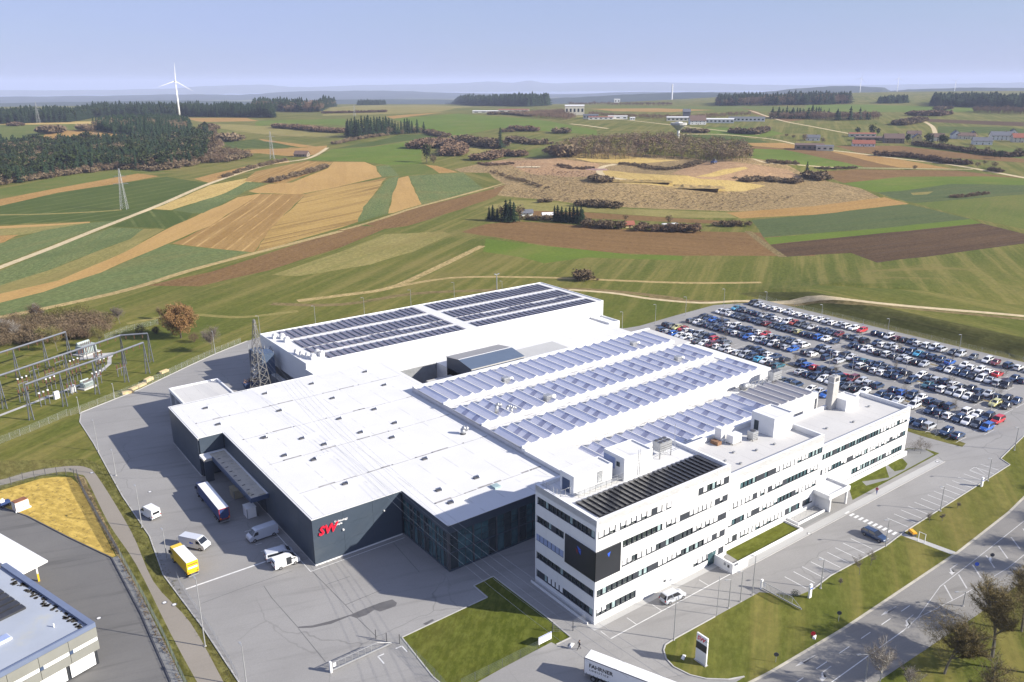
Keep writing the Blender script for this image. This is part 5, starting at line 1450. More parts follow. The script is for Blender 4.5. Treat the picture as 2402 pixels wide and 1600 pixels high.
def wheels_of(t, xs, y, r=.36, w=.24):
    a, b = wheel_mesh(r, w)
    for x in xs:
        for s in (-1, 1):
            o = put('wheel', a, t, (x, s * y, r)); put('rim', b, o)
def panel_van(label, x, y, ang, col, L=5.2, H=2.25, side_windows=False, logo=False, opened=False):
    t = thing('panel_van', label, 'van', (x, y, 0), ang)
    h = L / 2; W = .95
    cr = [(-h, .35), (-h, H - .12), (-h + .15, H), (h - 1.55, H), (h - 1.25, H - .12), (h - .55, 1.35), (h - .08, 1.08), (h, .75), (h, .35)]
    mb = MB()
    for s0, s1, ins in ((-W, W, 0),):
        n = len(cr)
        vs = [(p, -W if z < 1.3 else -W * (1 - .10 * (z - 1.3)), z) for p, z in cr] + [(p, W if z < 1.3 else W * (1 - .10 * (z - 1.3)), z) for p, z in cr]
        mb.add(vs, [tuple(range(n - 1, -1, -1)), tuple(range(n, 2 * n))] + [(i, (i + 1) % n, n + (i + 1) % n, n + i) for i in range(n)])
    o = mb.put('body', M_CAR, t); o.color = (*col, 1)
    MB().add([(h - 1.22, -.78, H - .14), (h - .56, -.84, 1.40), (h - .56, .84, 1.40), (h - 1.22, .78, H - .14)], [(0, 1, 2, 3)]).put('windscreen', M_CARGL, t, loc=(.02, 0, .02))
    for s in (-1, 1):
        q = [(h - 1.75, s * (W + .01), 1.3), (h - .75, s * (W + .01), 1.3), (h - 1.15, s * (W * .94 + .01), H - .35), (h - 1.75, s * (W * .94 + .01), H - .35)]
        MB().add(q, [(0, 1, 2, 3)]).put('side_window', M_CARGL, t)
        put('headlight', LAMP, t, (h - .06, s * .74, .82)); put('tail_light', TAILM, t, (-h - .01, s * .86, .95))
        MB().box(h - .95, s * W, 1.25, h - .85, s * (W + .16), 1.48).put('mirror', M_DARKMETAL, t)
        if side_windows: MB().box(-h + .3, s * (W + .0), 1.25, h - 1.9, s * (W + .012), 1.72).put('side_window', M_CARGL, t)
        if opened and s < 0: MB().box(-.2, s * (W + .012), .5, .75, s * (W - .02), 1.9).put('door_opening', M_DARKCORE, t)
    MB().box(-h - .012, -.7, 1.25, -h, .7, 1.75).put('rear_window', M_CARGL, t)
    MB().box(-h - .06, -.85, .32, -h, .85, .5).put('bumper', M_DARKMETAL, t); MB().box(h, -.85, .3, h + .06, .85, .5).put('bumper', M_DARKMETAL, t)
    if logo:
        MB().box(-.35, -W - .015, 1.15, .05, -W, 1.5).put('blue_logo', M_EMB, t); MB().box(.12, -W - .015, 1.2, .42, -W, 1.45).put('blue_logo', M_EMB, t)
    wheels_of(t, (-h + .95, h - .95), W - .1, .34)
    return t
def van_px(label, r, f, side, col, **k):
    """wheel contact points of the near side: rear, front; side = +1 when the near side is the vehicle's left"""
    a, b = G('2', *r), G('2', *f)
    ang = math.atan2(b.y - a.y, b.x - a.x)
    c = (a + b) / 2 + Vector((math.sin(ang), -math.cos(ang), 0)) * .85 * side
    return panel_van(label, c.x, c.y, ang, col, **k)
WHITE, SILV = (.74, .74, .73), (.50, .52, .56)
panel_van('plain white panel van seen from behind at the left edge of the yard', 28.1, 157.2, R(106), WHITE, L=4.6)
van_px('silver panel van with a blue side logo near the lamp post in the yard', (1352, 577), (1475, 603), 1 * -1, SILV, L=5.6, logo=True)
van_px('pale silver panel van parked in the shade against the dark hall wall', (2010, 492), (1880, 538), 1, SILV, L=5.6)
van_px('silver minibus with side windows parked behind the open white van', (2000, 690), (2130, 655), -1, SILV, L=4.9, H=1.95, side_windows=True)
van_px('white van with an open side door parked beside the silver minibus', (2062, 742), (2175, 700), -1, WHITE, L=4.6, H=1.9, opened=True)

def truck(name, label, x, y, ang, L, W, H, side, roofc, rear, frame, cabc, cat='lorry', cab=True, axles=(), z0=1.0):
    t = thing(name, label, cat, (x, y, 0), ang)
    h = L / 2
    MB().box(-h, -W, z0, h, W, H).put('cargo_box', side, t)
    MB().box(-h + .02, -W + .02, H, h - .02, W - .02, H + .04).put('box_roof', roofc, t)
    MB().box(-h - .03, -W + .12, z0 + .15, -h, W - .12, H - .15).put('rear_door', rear, t)
    for a in ((-h - .06, -W, z0, -h - .0, -W + .12, H), (-h - .06, W - .12, z0, -h, W, H), (-h - .06, -W + .12, H - .15, -h, W - .12, H), (-h - .06, -W + .12, z0, -h, W - .12, z0 + .15)):
        MB().box(*a).put('rear_frame', frame, t)
    for s in (-1, 1): put('tail_light', MB().box(-.08, -.12, -.14, 0, .12, .14).mesh('tail_light', mat('amber tail lamp', (.75, .20, .02), .3, .05)), t, (-h - .05, s * (W - .2), z0 + .3))
    MB().box(-h, -.45, .55, h, .45, z0).put('chassis', M_DARKMETAL, t)
    MB().box(-h - .08, -W + .1, .45, -h + .05, W - .1, .6).put('underrun_bar', M_METAL, t)
    if cab:
        cz = min(H - .1, 3.0)
        mb = MB().profile([(h + .25, .5), (h + 2.0, .5), (h + 2.15, 1.3), (h + 1.95, 2.3), (h + 1.5, cz), (h + .25, cz)], 'y', -W + .05, W - .05)
        o = mb.put('cab', M_CAR, t); o.color = (*cabc, 1)
        MB().add([(h + 2.16, -W + .15, 1.35), (h + 1.97, -W + .18, 2.28), (h + 1.97, W - .18, 2.28), (h + 2.16, W - .15, 1.35)], [(3, 2, 1, 0)]).put('windscreen', M_CARGL, t, loc=(.01, 0, 0))
        for s in (-1, 1):
            MB().box(h + 1.0, s * (W - .05), 1.4, h + 1.8, s * (W - .03), 2.15).put('side_window', M_CARGL, t)
            MB().box(h + 1.85, s * (W - .02), 1.5, h + 2.0, s * (W + .2), 2.1).put('mirror', M_DARKMETAL, t)
    wheels_of(t, axles, W - .16, .44, .3)
    return t
M_NAVYS = mat('navy curtain', (.022, .045, .135), .5, .1, .4); M_REDF = mat('dark red frame', (.30, .02, .03), .45, .1)
M_YEL = mat('parcel yellow', (.78, .50, .01), .4, .03, .5); M_WHITEP = mat('white lorry panel', (.74, .74, .73), .4, .03, .5)
tk = truck('articulated_lorry', 'articulated lorry with a white roof, navy curtain sides and red rear frame', 38.95, 152.0, R(90), 13.2, 1.0, 3.3, M_NAVYS, M_WHITEP, M_NAVYS, M_REDF, (.02, .03, .08), axles=(-5.2, -4.1, -3.0, 5.2, 7.6))
tk = truck('box_lorry', 'yellow box lorry with a white roof and a pale striped rear door', 28.35, 133.6, R(95), 6.2, .98, 3.2, M_YEL, M_WHITEP, M_YEL, M_YEL, (.70, .48, .02), axles=(-2.0, 3.9))
MB().box(-3.16, -.8, 1.9, -3.13, .8, 2.25).put('white_stripe', M_WHITEP, tk); MB().box(-3.16, -.9, 2.6, -3.13, .9, 2.75).put('red_stripe', M_REDF, tk)
aT = math.atan2(-9.3, 3.7)
cx, cy = 66.5 + math.cos(aT) * 6.6, 71.5 + math.sin(aT) * 6.6
tr = truck('articulated_lorry', 'white articulated trailer with black company lettering at the bottom edge', cx, cy, aT, 13.2, 1.0, 3.55, M_WHITEP, M_WHITEP, M_WHITEP, M_DARKMETAL, (.70, .70, .70), axles=(-5.2, -4.1, -3.0, 5.2, 7.6))
M_BLK = mat('black lettering', (.02, .02, .022), .5, .05)
# the side that faces the yard is the trailer's right-hand side (local -y)
lettering('black_lettering', 'FAHRNER', .85, M_BLK, (-5.9, -1.02, 2.25), (R(90), 0, 0), tr, .004, .025, .0)
lettering('black_lettering', 'L O G I S T I C S', .42, M_BLK, (-5.8, -1.02, 1.68), (R(90), 0, 0), tr, .004, .012, .0)
MB().box(-6.6, -1.03, 3.45, 6.6, -1.0, 3.56).put('curtain_rail', M_DARKMETAL, tr)
for i in range(22): MB().box(-6.3 + i * .58, -1.025, 1.02, -6.24 + i * .58, -1.0, 1.16).put('curtain_strap', M_DARKMETAL, tr)

def crate(name, label, cat, x0, y0, x1, y1, h, mt, z=0):
    t = thing(name, label, cat, (x0, y0, z))
    pbox('side', mt, t, x0, y0, z + .1, x1, y1, z + h)
    pbox('lid', mt, t, x0 - .04, y0 - .04, z + h, x1 + .04, y1 + .04, z + h + .06)
    for a in (x0, x1 - .1):
        for b in (y0, y1 - .1): pbox('corner_post', M_GREYMETAL, t, a - .01, b - .01, z, a + .11, b + .11, z + h - .01)
    return t
crate('storage_container', 'small white storage container standing beside the loading canopy', 'container', 42.9, 144.2, 44.8, 146.6, 2.2, M_WHITEP)
crate('storage_container', 'beige storage box half hidden under the loading canopy', 'container', 43.5, 153.6, 45.4, 156.4, 1.9, mat('beige box', (.42, .36, .24), .7, .1))
M_TIMB = mat('pale timber', (.55, .42, .22), .8, .2, .8)
for k, (a, b, lb) in enumerate([((1700, 990), (1840, 960), 'shortest low stack of pale boards at the near end of the kerb line'), ((1825, 940), (2060, 835), 'long low stack of pale boards along the substation fence'),
                           ((2045, 820), (2230, 730), 'higher stack of yellow boards along the substation fence'), ((2245, 700), (2400, 640), 'farthest stack of boards at the bend of the kerb')]):
    p, q = G('q', *a), G('q', *b); ang = math.atan2(q.y - p.y, q.x - p.x); l = (q - p).length
    t = thing('timber_stack', lb, 'timber stack', (p.x, p.y, 0), ang)
    for j in range(3 if k == 2 else 2):
        for i in range(max(1, int(l / 3))):
            for s in range(3):
                MB().box(i * 3 + rnd.uniform(0, .15), .4 + s * .42, .1 + j * .32, i * 3 + 2.85, .78 + s * .42, .38 + j * .32).put('board_bundle', M_TIMB, t)

# ------------------------------------------------------------------ lamps, poles, signs
M_POLE = mat('galvanised pole', (.34, .345, .35), .5, .08, metal=.3)
def street_lamp(label, b, h, ang=0.0, arm=1.0, r=.075, group=None, double=False):
    t = thing('street_lamp', label, 'street lamp', (b[0], b[1], b[2] if len(b) > 2 else 0), ang, group)
    MB().tube((0, 0, 0), (0, 0, h), r * 1.25, r * .7, 8).put('pole', M_POLE, t)
    for s in ((1, -1) if double else (1,)):
        MB().tube((0, 0, h - .05), (arm * s, 0, h + .05), .04, None, 6).put('arm', M_POLE, t)
        MB().box(min(arm * s, arm * s + .6 * s), -.15, h, max(arm * s, arm * s + .6 * s), .13, h + .1).put('lamp_head', M_POLE, t)
    MB().disc((0, 0), .2, 0, .12, 8).put('base', M_CONC, t)
    return t
LM = [  # frame, base, top, label
    ('1', (630, 1112), (622, 987), 'lamp post at the corner of the yard by the substation fence'), ('1', (775, 1405), (745, 1170), 'thin lamp post on the kerb below the yard corner'),
    ('1', (915, 1600), (892, 1405), 'lamp post on the left kerb in the hall shadow'), ('2', (1045, 430), (1003, 132), 'lamp post on the left kerb beside the plain white van'),
    ('2', (1228, 660), (1208, 452), 'lamp post behind the yellow box lorry'), ('2', (1510, 1305), (1445, 815), 'tall lamp post on the left kerb in front of the yellow lorry'), ('2', (1815, 1600), (1780, 1303), 'lamp post at the bottom of the left kerb'),
    ('1', (1697, 640), (1685, 465), 'lamp post beyond the bend of the kerb near the oak'), ('1', (905, 990), (893, 882), 'short lamp post on the substation fence line'),
    ('8', (1100, 985), (1123, 600), 'tall lamp post on the rounded tip of the grass island'), ('8', (1605, 692), (1622, 428), 'lamp post in the middle of the island kerb'), ('8', (1712, 632), (1728, 352), 'lamp post on the island kerb near the gate'),
    ('8', (1822, 572), (1845, 205), 'lamp post right beside the sliding gate pillar'), ('6', (705, 1505), (718, 1288), 'lamp post among the near parking stalls'), ('6', (1182, 1195), (1208, 1000), 'lamp post at the zebra crossing end'),
    ('6', (1585, 938), (1608, 755), 'lamp post in the middle of the far stalls'), ('6', (1935, 715), (1957, 548), 'lamp post at the upper end of the far stalls'), ('t', (2065, 980), (2122, 640), 'lamp post at the car park exit corner'),
    ('9', (890, 1560), (905, 1305), 'road lamp at the bottom beside the birch'), ('9', (1790, 870), (1810, 735), 'road lamp on the right beside the traffic island'), ('t', (905, 745), (930, 470), 'lamp post at the foot of the car park behind the far wing'),
]
for f, b, tp, lb in LM:
    base, h = tall(f, *b, *tp)
    road = f == '9'
    street_lamp(lb, base, h, R(150) if road else R(90 if f in '12' else 160), 1.2 if road else .45, .08)
t_ = tall('8', 1495, 757, 1521, 402)
t = thing('flagpole', 'bare slim flagpole on the island kerb', 'flagpole', (t_[0].x, t_[0].y, 0)); MB().tube((0, 0, 0), (0, 0, t_[1]), .06, .04, 8).put('pole', M_POLE, t); MB().tube((0, 0, t_[1]), (0, 0, t_[1] + .12), .07, .02, 8).put('finial', M_POLE, t)
k = 0
for f, tp, lb in [('3', (188, 340), 'lamp post just left of the lattice tower behind the warehouse'), ('3', (628, 262), 'first lamp post right of the lattice tower behind the warehouse'), ('3', (1017, 197), 'second lamp post right of the lattice tower behind the warehouse'), ('3', (1387, 135), 'third lamp post right of the lattice tower behind the warehouse'),
                  ('3', (1730, 75), 'fourth lamp post right of the lattice tower behind the warehouse'), ('3', (2110, 65), 'short lamp post beside the thick mast behind the warehouse'), ('4', (877, 308), 'lamp post on the grass right of the warehouse end'), ('4', (1140, 250), 'second lamp post on the grass left of the car park'),
                  ('4', (1380, 190), 'third lamp post on the grass left of the car park'), ('4', (1683, 127), 'lamp post at the left end of the car park back row'), ('4', (2016, 150), 'lamp post behind the left run of the car park back row'), ('5', (641, 195), 'lamp post behind the middle of the car park back row'),
                  ('5', (1200, 312), 'lamp post at the foot of the bank behind the back row pair'), ('5', (1803, 445), 'lamp post on the fence line near the right edge of the car park'), ('5', (1255, 485), 'lamp post between the first and second rows'), ('5', (910, 565), 'lamp post in the middle of the third row'),
                  ('5', (712, 560), 'lamp post at the left of the third row middle run'), ('5', (1350, 650), 'lamp post at the right of the third row middle run'), ('5', (1455, 845), 'lamp post in the right part of the third row'), ('5', (2085, 860), 'lamp post at the right end of the third row')]:
    q = P(*fr(f, *tp), 7.0)
    if q.x > 262: q = P(*fr(f, *tp), 8.5); z = hgt(q.x, q.y)
    else: z = 0
    street_lamp(lb, (q.x, q.y, z), q.z - z, R(160), .4, .07)
q = P(*fr('3', 2068, 12), 9.0)
t = thing('floodlight_mast', 'thick pale mast with two floodlights behind the warehouse', 'mast', (q.x, q.y, 0)); MB().tube((0, 0, 0), (0, 0, 9), .22, .18, 10).put('pole', M_POLE, t); MB().box(-1.1, -.1, 8.9, 1.1, .1, 9.1).put('crossbar', M_POLE, t)
for s in (-1, 1): MB().box(s * .9 - .25, -.25, 9.1, s * .9 + .25, .15, 9.35).put('floodlight', M_GREYMETAL, t)
# company pylon sign
t = thing('pylon_sign', 'tall white company sign with red SW letters and a dark band on the grass island', 'sign', (81.4, 63.3, 0))
MB().box(-.12, -1.0, .1, .12, 1.0, 4.7).put('panel', M_WHITEP, t)
MB().box(-.14, -.99, 2.15, -.121, .99, 3.35).put('dark_band', M_NAVYS if False else M_SCREEN, t)
MB().box(-.3, -1.1, 0, .3, 1.1, .1).put('footing', M_CONC, t)
lettering('red_letters', 'SW', .95, M_RED, (-.135, .88, 3.72), (R(90), 0, R(-90)), t, .006, .03, .2)
lettering('small_lettering', 'Technology', .2, M_DARKMETAL, (-.135, -.28, 4.15), (R(90), 0, R(-90)), t, .004)
lettering('small_lettering', 'People', .2, M_DARKMETAL, (-.135, -.28, 3.92), (R(90), 0, R(-90)), t, .004)
t = thing('direction_board', 'white board with blue marks standing at the edge of the triangular lawn', 'sign', (65.9, 80.4, 0))
MB().box(-1.25, -.05, .35, 1.25, .05, 1.6).put('board', M_WHITEP, t); MB().box(-1.25, -.065, 1.5, 1.25, -.051, 1.6).put('blue_edge', M_EMB, t)
for s in (-1.15, 1.1): MB().box(s, -.04, 0, s + .06, .04, .35).put('post', M_GREYMETAL, t)
for s in (0, 1):
    mb = MB(); mb.add([(-.95 + s * 1.5, -.06, .9), (-.75 + s * 1.5, -.06, 1.05), (-.75 + s * 1.5, -.06, .75)], [(0, 2, 1)]); mb.put('arrow_mark', M_EMB, t)
    MB().box(-.6 + s * 1.3, -.058, 1.0, -.2 + s * 1.3, -.051, 1.06).put('print_line', M_GREYMETAL, t)
for f, b, tp, lb in (('9', (380, 790), (392, 668), 'white pillar with a blue mark at the end of the near stalls'), ('6', (1888, 755), (1896, 688), 'white pillar with a blue mark beside the far stalls')):
    base, h = tall(f, *b, *tp)
    t = thing('charging_pillar', lb, 'charging pillar', (base.x, base.y, 0))
    MB().profile([(-.32, 0), (.32, 0), (.26, h * .55), (.34, h * .8), (.26, h), (-.26, h), (-.34, h * .8), (-.26, h * .55)], 'y', -.16, .16).put('body', M_WHITEP, t)
    MB().box(-.28, -.18, h * .66, .28, -.161, h * .76).put('blue_mark', M_EMB, t)
# bus stop like frame and yellow grit box on the verge
b_ = G('6', 1400, 1120)
t = thing('grit_box', 'yellow grit box on the verge beside the concrete path', 'grit box', (G('6', 1378, 1112).x, G('6', 1378, 1112).y, 0), R(60))
MB().box(-.7, -.4, 0, .7, .4, .55).put('box', M_DARKMETAL, t); MB().profile([(-.45, .55), (.45, .55), (.3, .9), (-.45, .8)], 'x', -.75, .75).put('lid', mat('grit box yellow', (.75, .36, .02), .5, .05), t)
b_ = G('6', 1445, 1165)
t = thing('path_gate', 'small white framed gate standing across the concrete path', 'gate', (b_.x, b_.y, 0), R(90))
for x in (-.6, .6): MB().box(x - .05, -.05, 0, x + .05, .05, 1.9).put('post', M_WHITEP, t)
MB().box(-.6, -.04, 1.82, .6, .04, 1.9).put('crossbar', M_WHITEP, t)
def small_sign(f, bx, by, tx, ty, label, mt, round_=True, cat='road sign'):
    b, h = tall(f, bx, by, tx, ty)
    t = thing('road_sign', label, cat, (b.x, b.y, 0), R(-50))
    MB().tube((0, 0, 0), (0, 0, h), .04, None, 6).put('post', M_POLE, t)
    mb = MB()
    mb.tube((-.02, -.05, h - .3), (-.02, -.02, h - .3), .36, None, 14); mb.put('plate', mt, t)
small_sign('9', 2050, 462, 2020, 372, 'dark round sign on the traffic island', M_DARKMETAL); small_sign('9', 1912, 530, 1912, 465, 'blue round sign at the tip of the traffic island', M_EMB)
small_sign('9', 645, 1010, 652, 915, 'small dark sign on a post on the verge', M_DARKMETAL); small_sign('9', 68, 1385, 68, 1295, 'small dark sign on a post at the lower verge', M_DARKMETAL)
small_sign('9', 412, 1150, 412, 1105, 'small red sign above a stone on the verge', M_RED); small_sign('5', 972, 392, 972, 352, 'small white plate on a post behind the red car', M_WHITEP)
for f, x, y, lb in (('9', 425, 1155, 'pale flat stone below the red sign'), ('9', 2045, 440, 'curved white end kerb of the traffic island'), ('8', 1190, 1145, 'pale flat stone on the tip of the grass island'), ('8', 160, 1036, 'pale flat stone beside the walking person')):
    b = G(f, x, y); t = thing('stone', lb, 'stone', (b.x, b.y, 0), .4)
    mb = MB(); mb.add([(-.6, -.25, 0), (.6, -.2, 0), (.5, .3, 0), (-.5, .25, 0), (-.4, -.15, .2), (.42, -.1, .18), (.3, .2, .22), (-.35, .15, .2)], [(4, 5, 6, 7), (0, 1, 5, 4), (1, 2, 6, 5), (2, 3, 7, 6), (3, 0, 4, 7)])
    mb.put('rock', M_PLINTH, t)
# manhole covers
for f, x, y, lb in (('2', 1210, 983, 'round manhole cover on the footpath'), ('2', 1282, 998, 'square drain cover next to the footpath manhole'), ('6', 622, 1103, 'pale manhole cover on the pavement edge by the lawn strip'), ('6', 1563, 574, 'manhole cover at the far end of the front driveway'), ('2', 1103, 168, 'manhole cover in the yard near the top'), ('2', 727, 1098, 'oval pale cover on the neighbouring asphalt'), ('2', 675, 28, 'manhole at the bend of the footpath')):
    b = G(f, x, y); t = thing('manhole_cover', lb, 'manhole cover', (b.x, b.y, 0))
    MB().disc((0, 0), .45, 0, .02, 16).put('frame', M_DARKMETAL, t); MB().disc((0, 0), .30, .02, .03, 16).put('lid', M_PLINTH, t)

# ------------------------------------------------------------------ fences
M_WIRE = mat('fence wire', (.12, .15, .13), .6, .1); M_WIREL = mat('pale fence wire', (.36, .40, .36), .6, .1)
def fence(label, pts, h=1.8, step=2.6, wire=M_WIRE, post=M_GREYMETAL, r=.03, vert=.22, zf=None, name='wire_fence', wr=.010):
    t = thing(name, label, 'fence', (pts[0][0], pts[0][1], 0))
    ox, oy = pts[0][0], pts[0][1]
    pm = MB().tube((0, 0, 0), (0, 0, h + .05), r, None, 6).mesh('post', post)
    mb = MB()
    for i in range(len(pts) - 1):
        a, b = Vector(pts[i][:2]), Vector(pts[i + 1][:2]); l = (b - a).length
        n = max(1, round(l / step))
        for k in range(n + (1 if i == len(pts) - 2 else 0)):
            q = a.lerp(b, k / n); z = hgt(q.x, q.y)
            put('post', pm, t, (q.x - ox, q.y - oy, z))
        nn = max(1, int(l / 8))
        for k in range(nn):
            c, d = a.lerp(b, k / nn), a.lerp(b, (k + 1) / nn); zc, zd = hgt(c.x, c.y), hgt(d.x, d.y)
            for z in np.linspace(.08, h, 6): mb.tube((c.x - ox, c.y - oy, zc + z), (d.x - ox, d.y - oy, zd + z), wr, None, 3, False)
        if vert:
            m = int(l / vert)
            for k in range(m):
                q = a.lerp(b, (k + .5) / m); z = hgt(q.x, q.y)
                mb.tube((q.x - ox, q.y - oy, z + .08), (q.x - ox, q.y - oy, z + h), wr * .8, None, 3, False)
    o = mb.put('wire_mesh', wire, t); o['kind'] = 'stuff'
    return t
g = lambda f, *pp: [G(f, *q) for q in pp]
fence('long pale mesh fence between the substation grass and the yard', g('1', (-120, 1400), (0, 1350), (240, 1255), (530, 1130), (560, 1125)) + g('1', (640, 1100), (900, 995), (1100, 915), (1480, 735), (1700, 635), (1900, 555)), 1.8, wire=M_WIREL, post=M_POLE)
fence('pale mesh fence behind the substation under the trees', g('1', (830, 525), (920, 490), (1000, 460), (1250, 405)), 1.8, wire=M_WIREL, post=M_POLE)
fence('dark mesh fence round the neighbouring dry grass plot', g('n', (-100, 410), (0, 400), (190, 340), (390, 270), (580, 235), (765, 190), (955, 180), (1110, 190), (1245, 200), (1300, 210)), 1.9, 3.2, wire=M_WIRE, post=M_DARKMETAL, r=.06)
fence('dense dark fence running down between the dry grass and the footpath', g('n', (1300, 215), (1400, 470), (1560, 750), (1700, 1010), (1830, 1230), (1990, 1498)), 1.5, 2.2, wire=M_DARKMETAL, post=M_DARKMETAL, r=.05, vert=.10, wr=.022)
fence('dark bar fence above the gravel strip on the left', g('2', (880, 640), (970, 800), (1060, 960), (1200, 1230), (1350, 1560), (1420, 1700)), 1.6, 2.4, wire=M_WIRE, post=M_DARKMETAL, r=.05, vert=.14)
fence('mesh fence along the left edge of the triangular lawn', g('7', (745, 1285), (870, 1400), (1000, 1530), (1100, 1640)), 1.5, 2.2, wire=M_WIRE, post=M_DARKMETAL)
fence('mesh fence along the street edge of the triangular lawn', g('7', (1200, 1610), (1300, 1560), (1500, 1460), (1760, 1330)), 1.5, 3.0, wire=M_WIRE, post=M_DARKMETAL)
fence('mesh fence closing the gap beside the office corner', g('7', (1870, 1200), (2020, 1190), (2150, 1115)), 1.8, 2.6, wire=M_GREYMETAL, post=M_DARKMETAL, r=.06)
fence('mesh fence between the yard gate and the lawn corner', g('7', (570, 1250), (650, 1275), (745, 1285)), 1.6, 2.0, wire=M_GREYMETAL, post=M_DARKMETAL, r=.06)
fence('thin mesh fence along the back of the staff car park', [(262.8, 190), (262.8, 150), (262.8, 110), (262.8, 86), (262.8, 70)], 1.5, 4.0, wire=M_WIREL, post=M_POLE, vert=.5)
fence('white slatted railing at the lower left corner of the yard', g('2', (1300, 790), (1330, 860)) + g('2', (1570, 1220), (1690, 1420), (1760, 1560)), 1.0, 1.6, wire=M_POLE, post=M_POLE, r=.03, vert=.5, wr=.010)

def sliding_gate(label, a, b, h, box=True):
    d = b - a; l = math.hypot(d.x, d.y)
    t = thing('sliding_gate', label, 'gate', (a.x, a.y, 0), math.atan2(d.y, d.x))
    M = M_POLE
    MB().box(0, -.08, .15, l, .08, .35).put('bottom_beam', M, t)
    lt = l * .76
    MB().box(0, -.04, h - .08, lt, .04, h).put('top_rail', M, t)
    MB().bar((lt, 0, h - .04), (l, 0, .3), .08).put('tail_brace', M, t)
    n = 7
    for i in range(n + 1): MB().box(i * lt / n, -.03, .35, i * lt / n + .05, .03, h - .08).put('upright', M, t)
    mb = MB()
    for i in range(int(lt / .13)): mb.box(i * .13 + .05, -.01, .35, i * .13 + .07, .01, h - .08)
    o = mb.put('infill_bars', M_GREYMETAL, t)
    o['kind'] = 'stuff'
    MB().box(-.35, -.2, 0, -.05, .2, h + .25).put('pillar', M_WHITEP, t)
    MB().box(.15, -.1, h - .75, .6, -.05, h - .15).put('plate', M_WHITEP, t)
    return t
sliding_gate('white sliding gate half open across the lower left yard entrance', G('7', 250, 1490), G('7', 685, 1290), 1.5)
sliding_gate('sliding gate with a slanted tail standing on the grass island', G('8', 1915, 520), G('8', 2275, 715), 1.55)

# ------------------------------------------------------------------ people
def person(label, x, y, ang, top, legs, skin=(.45, .28, .2), hair=(.05, .03, .02), h=1.62):
    t = thing('person', label, 'person', (x, y, 0), ang)
    V = [(0, 0, .95), (0, 0, 1.15), (0, 0, 1.38), (0, 0, 1.47), (0, .10, .9), (.18, .11, .5), (.30, .11, .08), (.42, .11, .05), (0, -.10, .9), (-.05, -.11, .5), (-.30, -.11, .12), (-.20, -.11, .05),
         (0, .20, 1.36), (-.12, .25, 1.1), (.02, .25, .88), (0, -.20, 1.36), (.10, -.25, 1.1), (.26, -.24, .93)]
    E_ = [(0, 1), (1, 2), (2, 3), (0, 4), (4, 5), (5, 6), (6, 7), (0, 8), (8, 9), (9, 10), (10, 11), (2, 12), (12, 13), (13, 14), (2, 15), (15, 16), (16, 17)]
    rr = [.15, .15, .16, .06, .10, .065, .045, .035, .10, .065, .045, .035, .07, .05, .035, .07, .05, .035]
    me = bpy.data.meshes.new('body'); me.from_pydata(V, E_, []); me.update()
    o = put('body', me, t)
    o.modifiers.new('skin', 'SKIN'); o.modifiers.new('sub', 'SUBSURF').levels = 1
    for i, s in enumerate(me.skin_vertices[0].data): s.radius = (rr[i], rr[i]); s.use_root = (i == 0)
    bpy.context.view_layer.update()
    m2 = bpy.data.meshes.new_from_object(o.evaluated_get(bpy.context.evaluated_depsgraph_get()))
    o.modifiers.clear(); o.data = m2
    m2.materials.clear()
    for k_, c in (('top', top), ('legs', legs), ('skin', skin)): m2.materials.append(mat(f'person {k_} {c}', c, .8, .1))
    for p in m2.polygons:
        z = p.center.z; p.material_index = 1 if z < .93 and abs(p.center.y) < .2 else 0
        if z > 1.43 or (z < .93 and abs(p.center.y) >= .21): p.material_index = 2
        p.use_smooth = True
    sph = MB()
    for i in range(6):
        a0, a1 = math.pi * i / 6, math.pi * (i + 1) / 6
        sph.tube((0, 0, 1.56 + .12 * math.cos(a0)), (0, 0, 1.56 + .12 * math.cos(a1)), max(.001, .1 * math.sin(a0)), max(.001, .1 * math.sin(a1)), 10, False)
    sph.put('head', mat('skin', skin, .6, .05), t)
    MB().disc((-.02, 0), .1, 1.58, 1.68, 10).put('hair', mat('dark hair', hair, .8, .1), t)
    return t
person('person in dark clothes walking on the driveway by the office corner', 69.1, 76.2, R(150), (.02, .02, .022), (.03, .03, .035))
person('person in a red top and blue trousers on the pavement beyond the canopy', 149.8, 75.6, R(10), (.30, .03, .06), (.04, .07, .22))

# ------------------------------------------------------------------ lattice towers, wires, substation
M_MAST = mat('weathered steel', (.17, .165, .155), .6, .2, 1.0)
def lattice_tower(label, b, h, w0, w1, arms, ang=0.0, r=.07, mt=M_GREYMETAL):
    t = thing('lattice_tower', label, 'pylon', (b.x, b.y, b.z), ang)
    legs = []
    def c(k, z):
        w = w0 + (w1 - w0) * min(1, z / h) ** .9
        sx, sy = ((-1, -1), (1, -1), (1, 1), (-1, 1))[k]
        return Vector((sx * w / 2, sy * w / 2, z))
    for k in range(4): MB().tube(c(k, 0), c(k, h), r, r * .6, 4).put('leg', mt, t)
    n = 11; br = MB(); z = 0
    for i in range(n):
        z2 = h * (1 - (1 - (i + 1) / n) ** 1.15)
        for k in range(4):
            br.tube(c(k, z), c((k + 1) % 4, z2), r * .45, None, 3, False); br.tube(c((k + 1) % 4, z), c(k, z2), r * .45, None, 3, False)
            br.tube(c(k, z2), c((k + 1) % 4, z2), r * .4, None, 3, False)
        z = z2
    o = br.put('bracing', mt, t)
    for (z, l) in arms:
        for s in (-1, 1):
            a = MB(); w = w0 + (w1 - w0) * z / h
            for sy in (-1, 1):
                a.tube((s * w / 2, sy * w / 2, z), (s * l, 0, z + .2), r * .5, None, 4); a.tube((s * w / 2, sy * w / 2, z + .9), (s * l, 0, z + .2), r * .4, None, 4)
            a.put('crossarm', mt, t)
            MB().tube((s * l, 0, z + .15), (s * l, 0, z - .9), .08, None, 6).put('insulator', M_DARKMETAL, t)
    return t
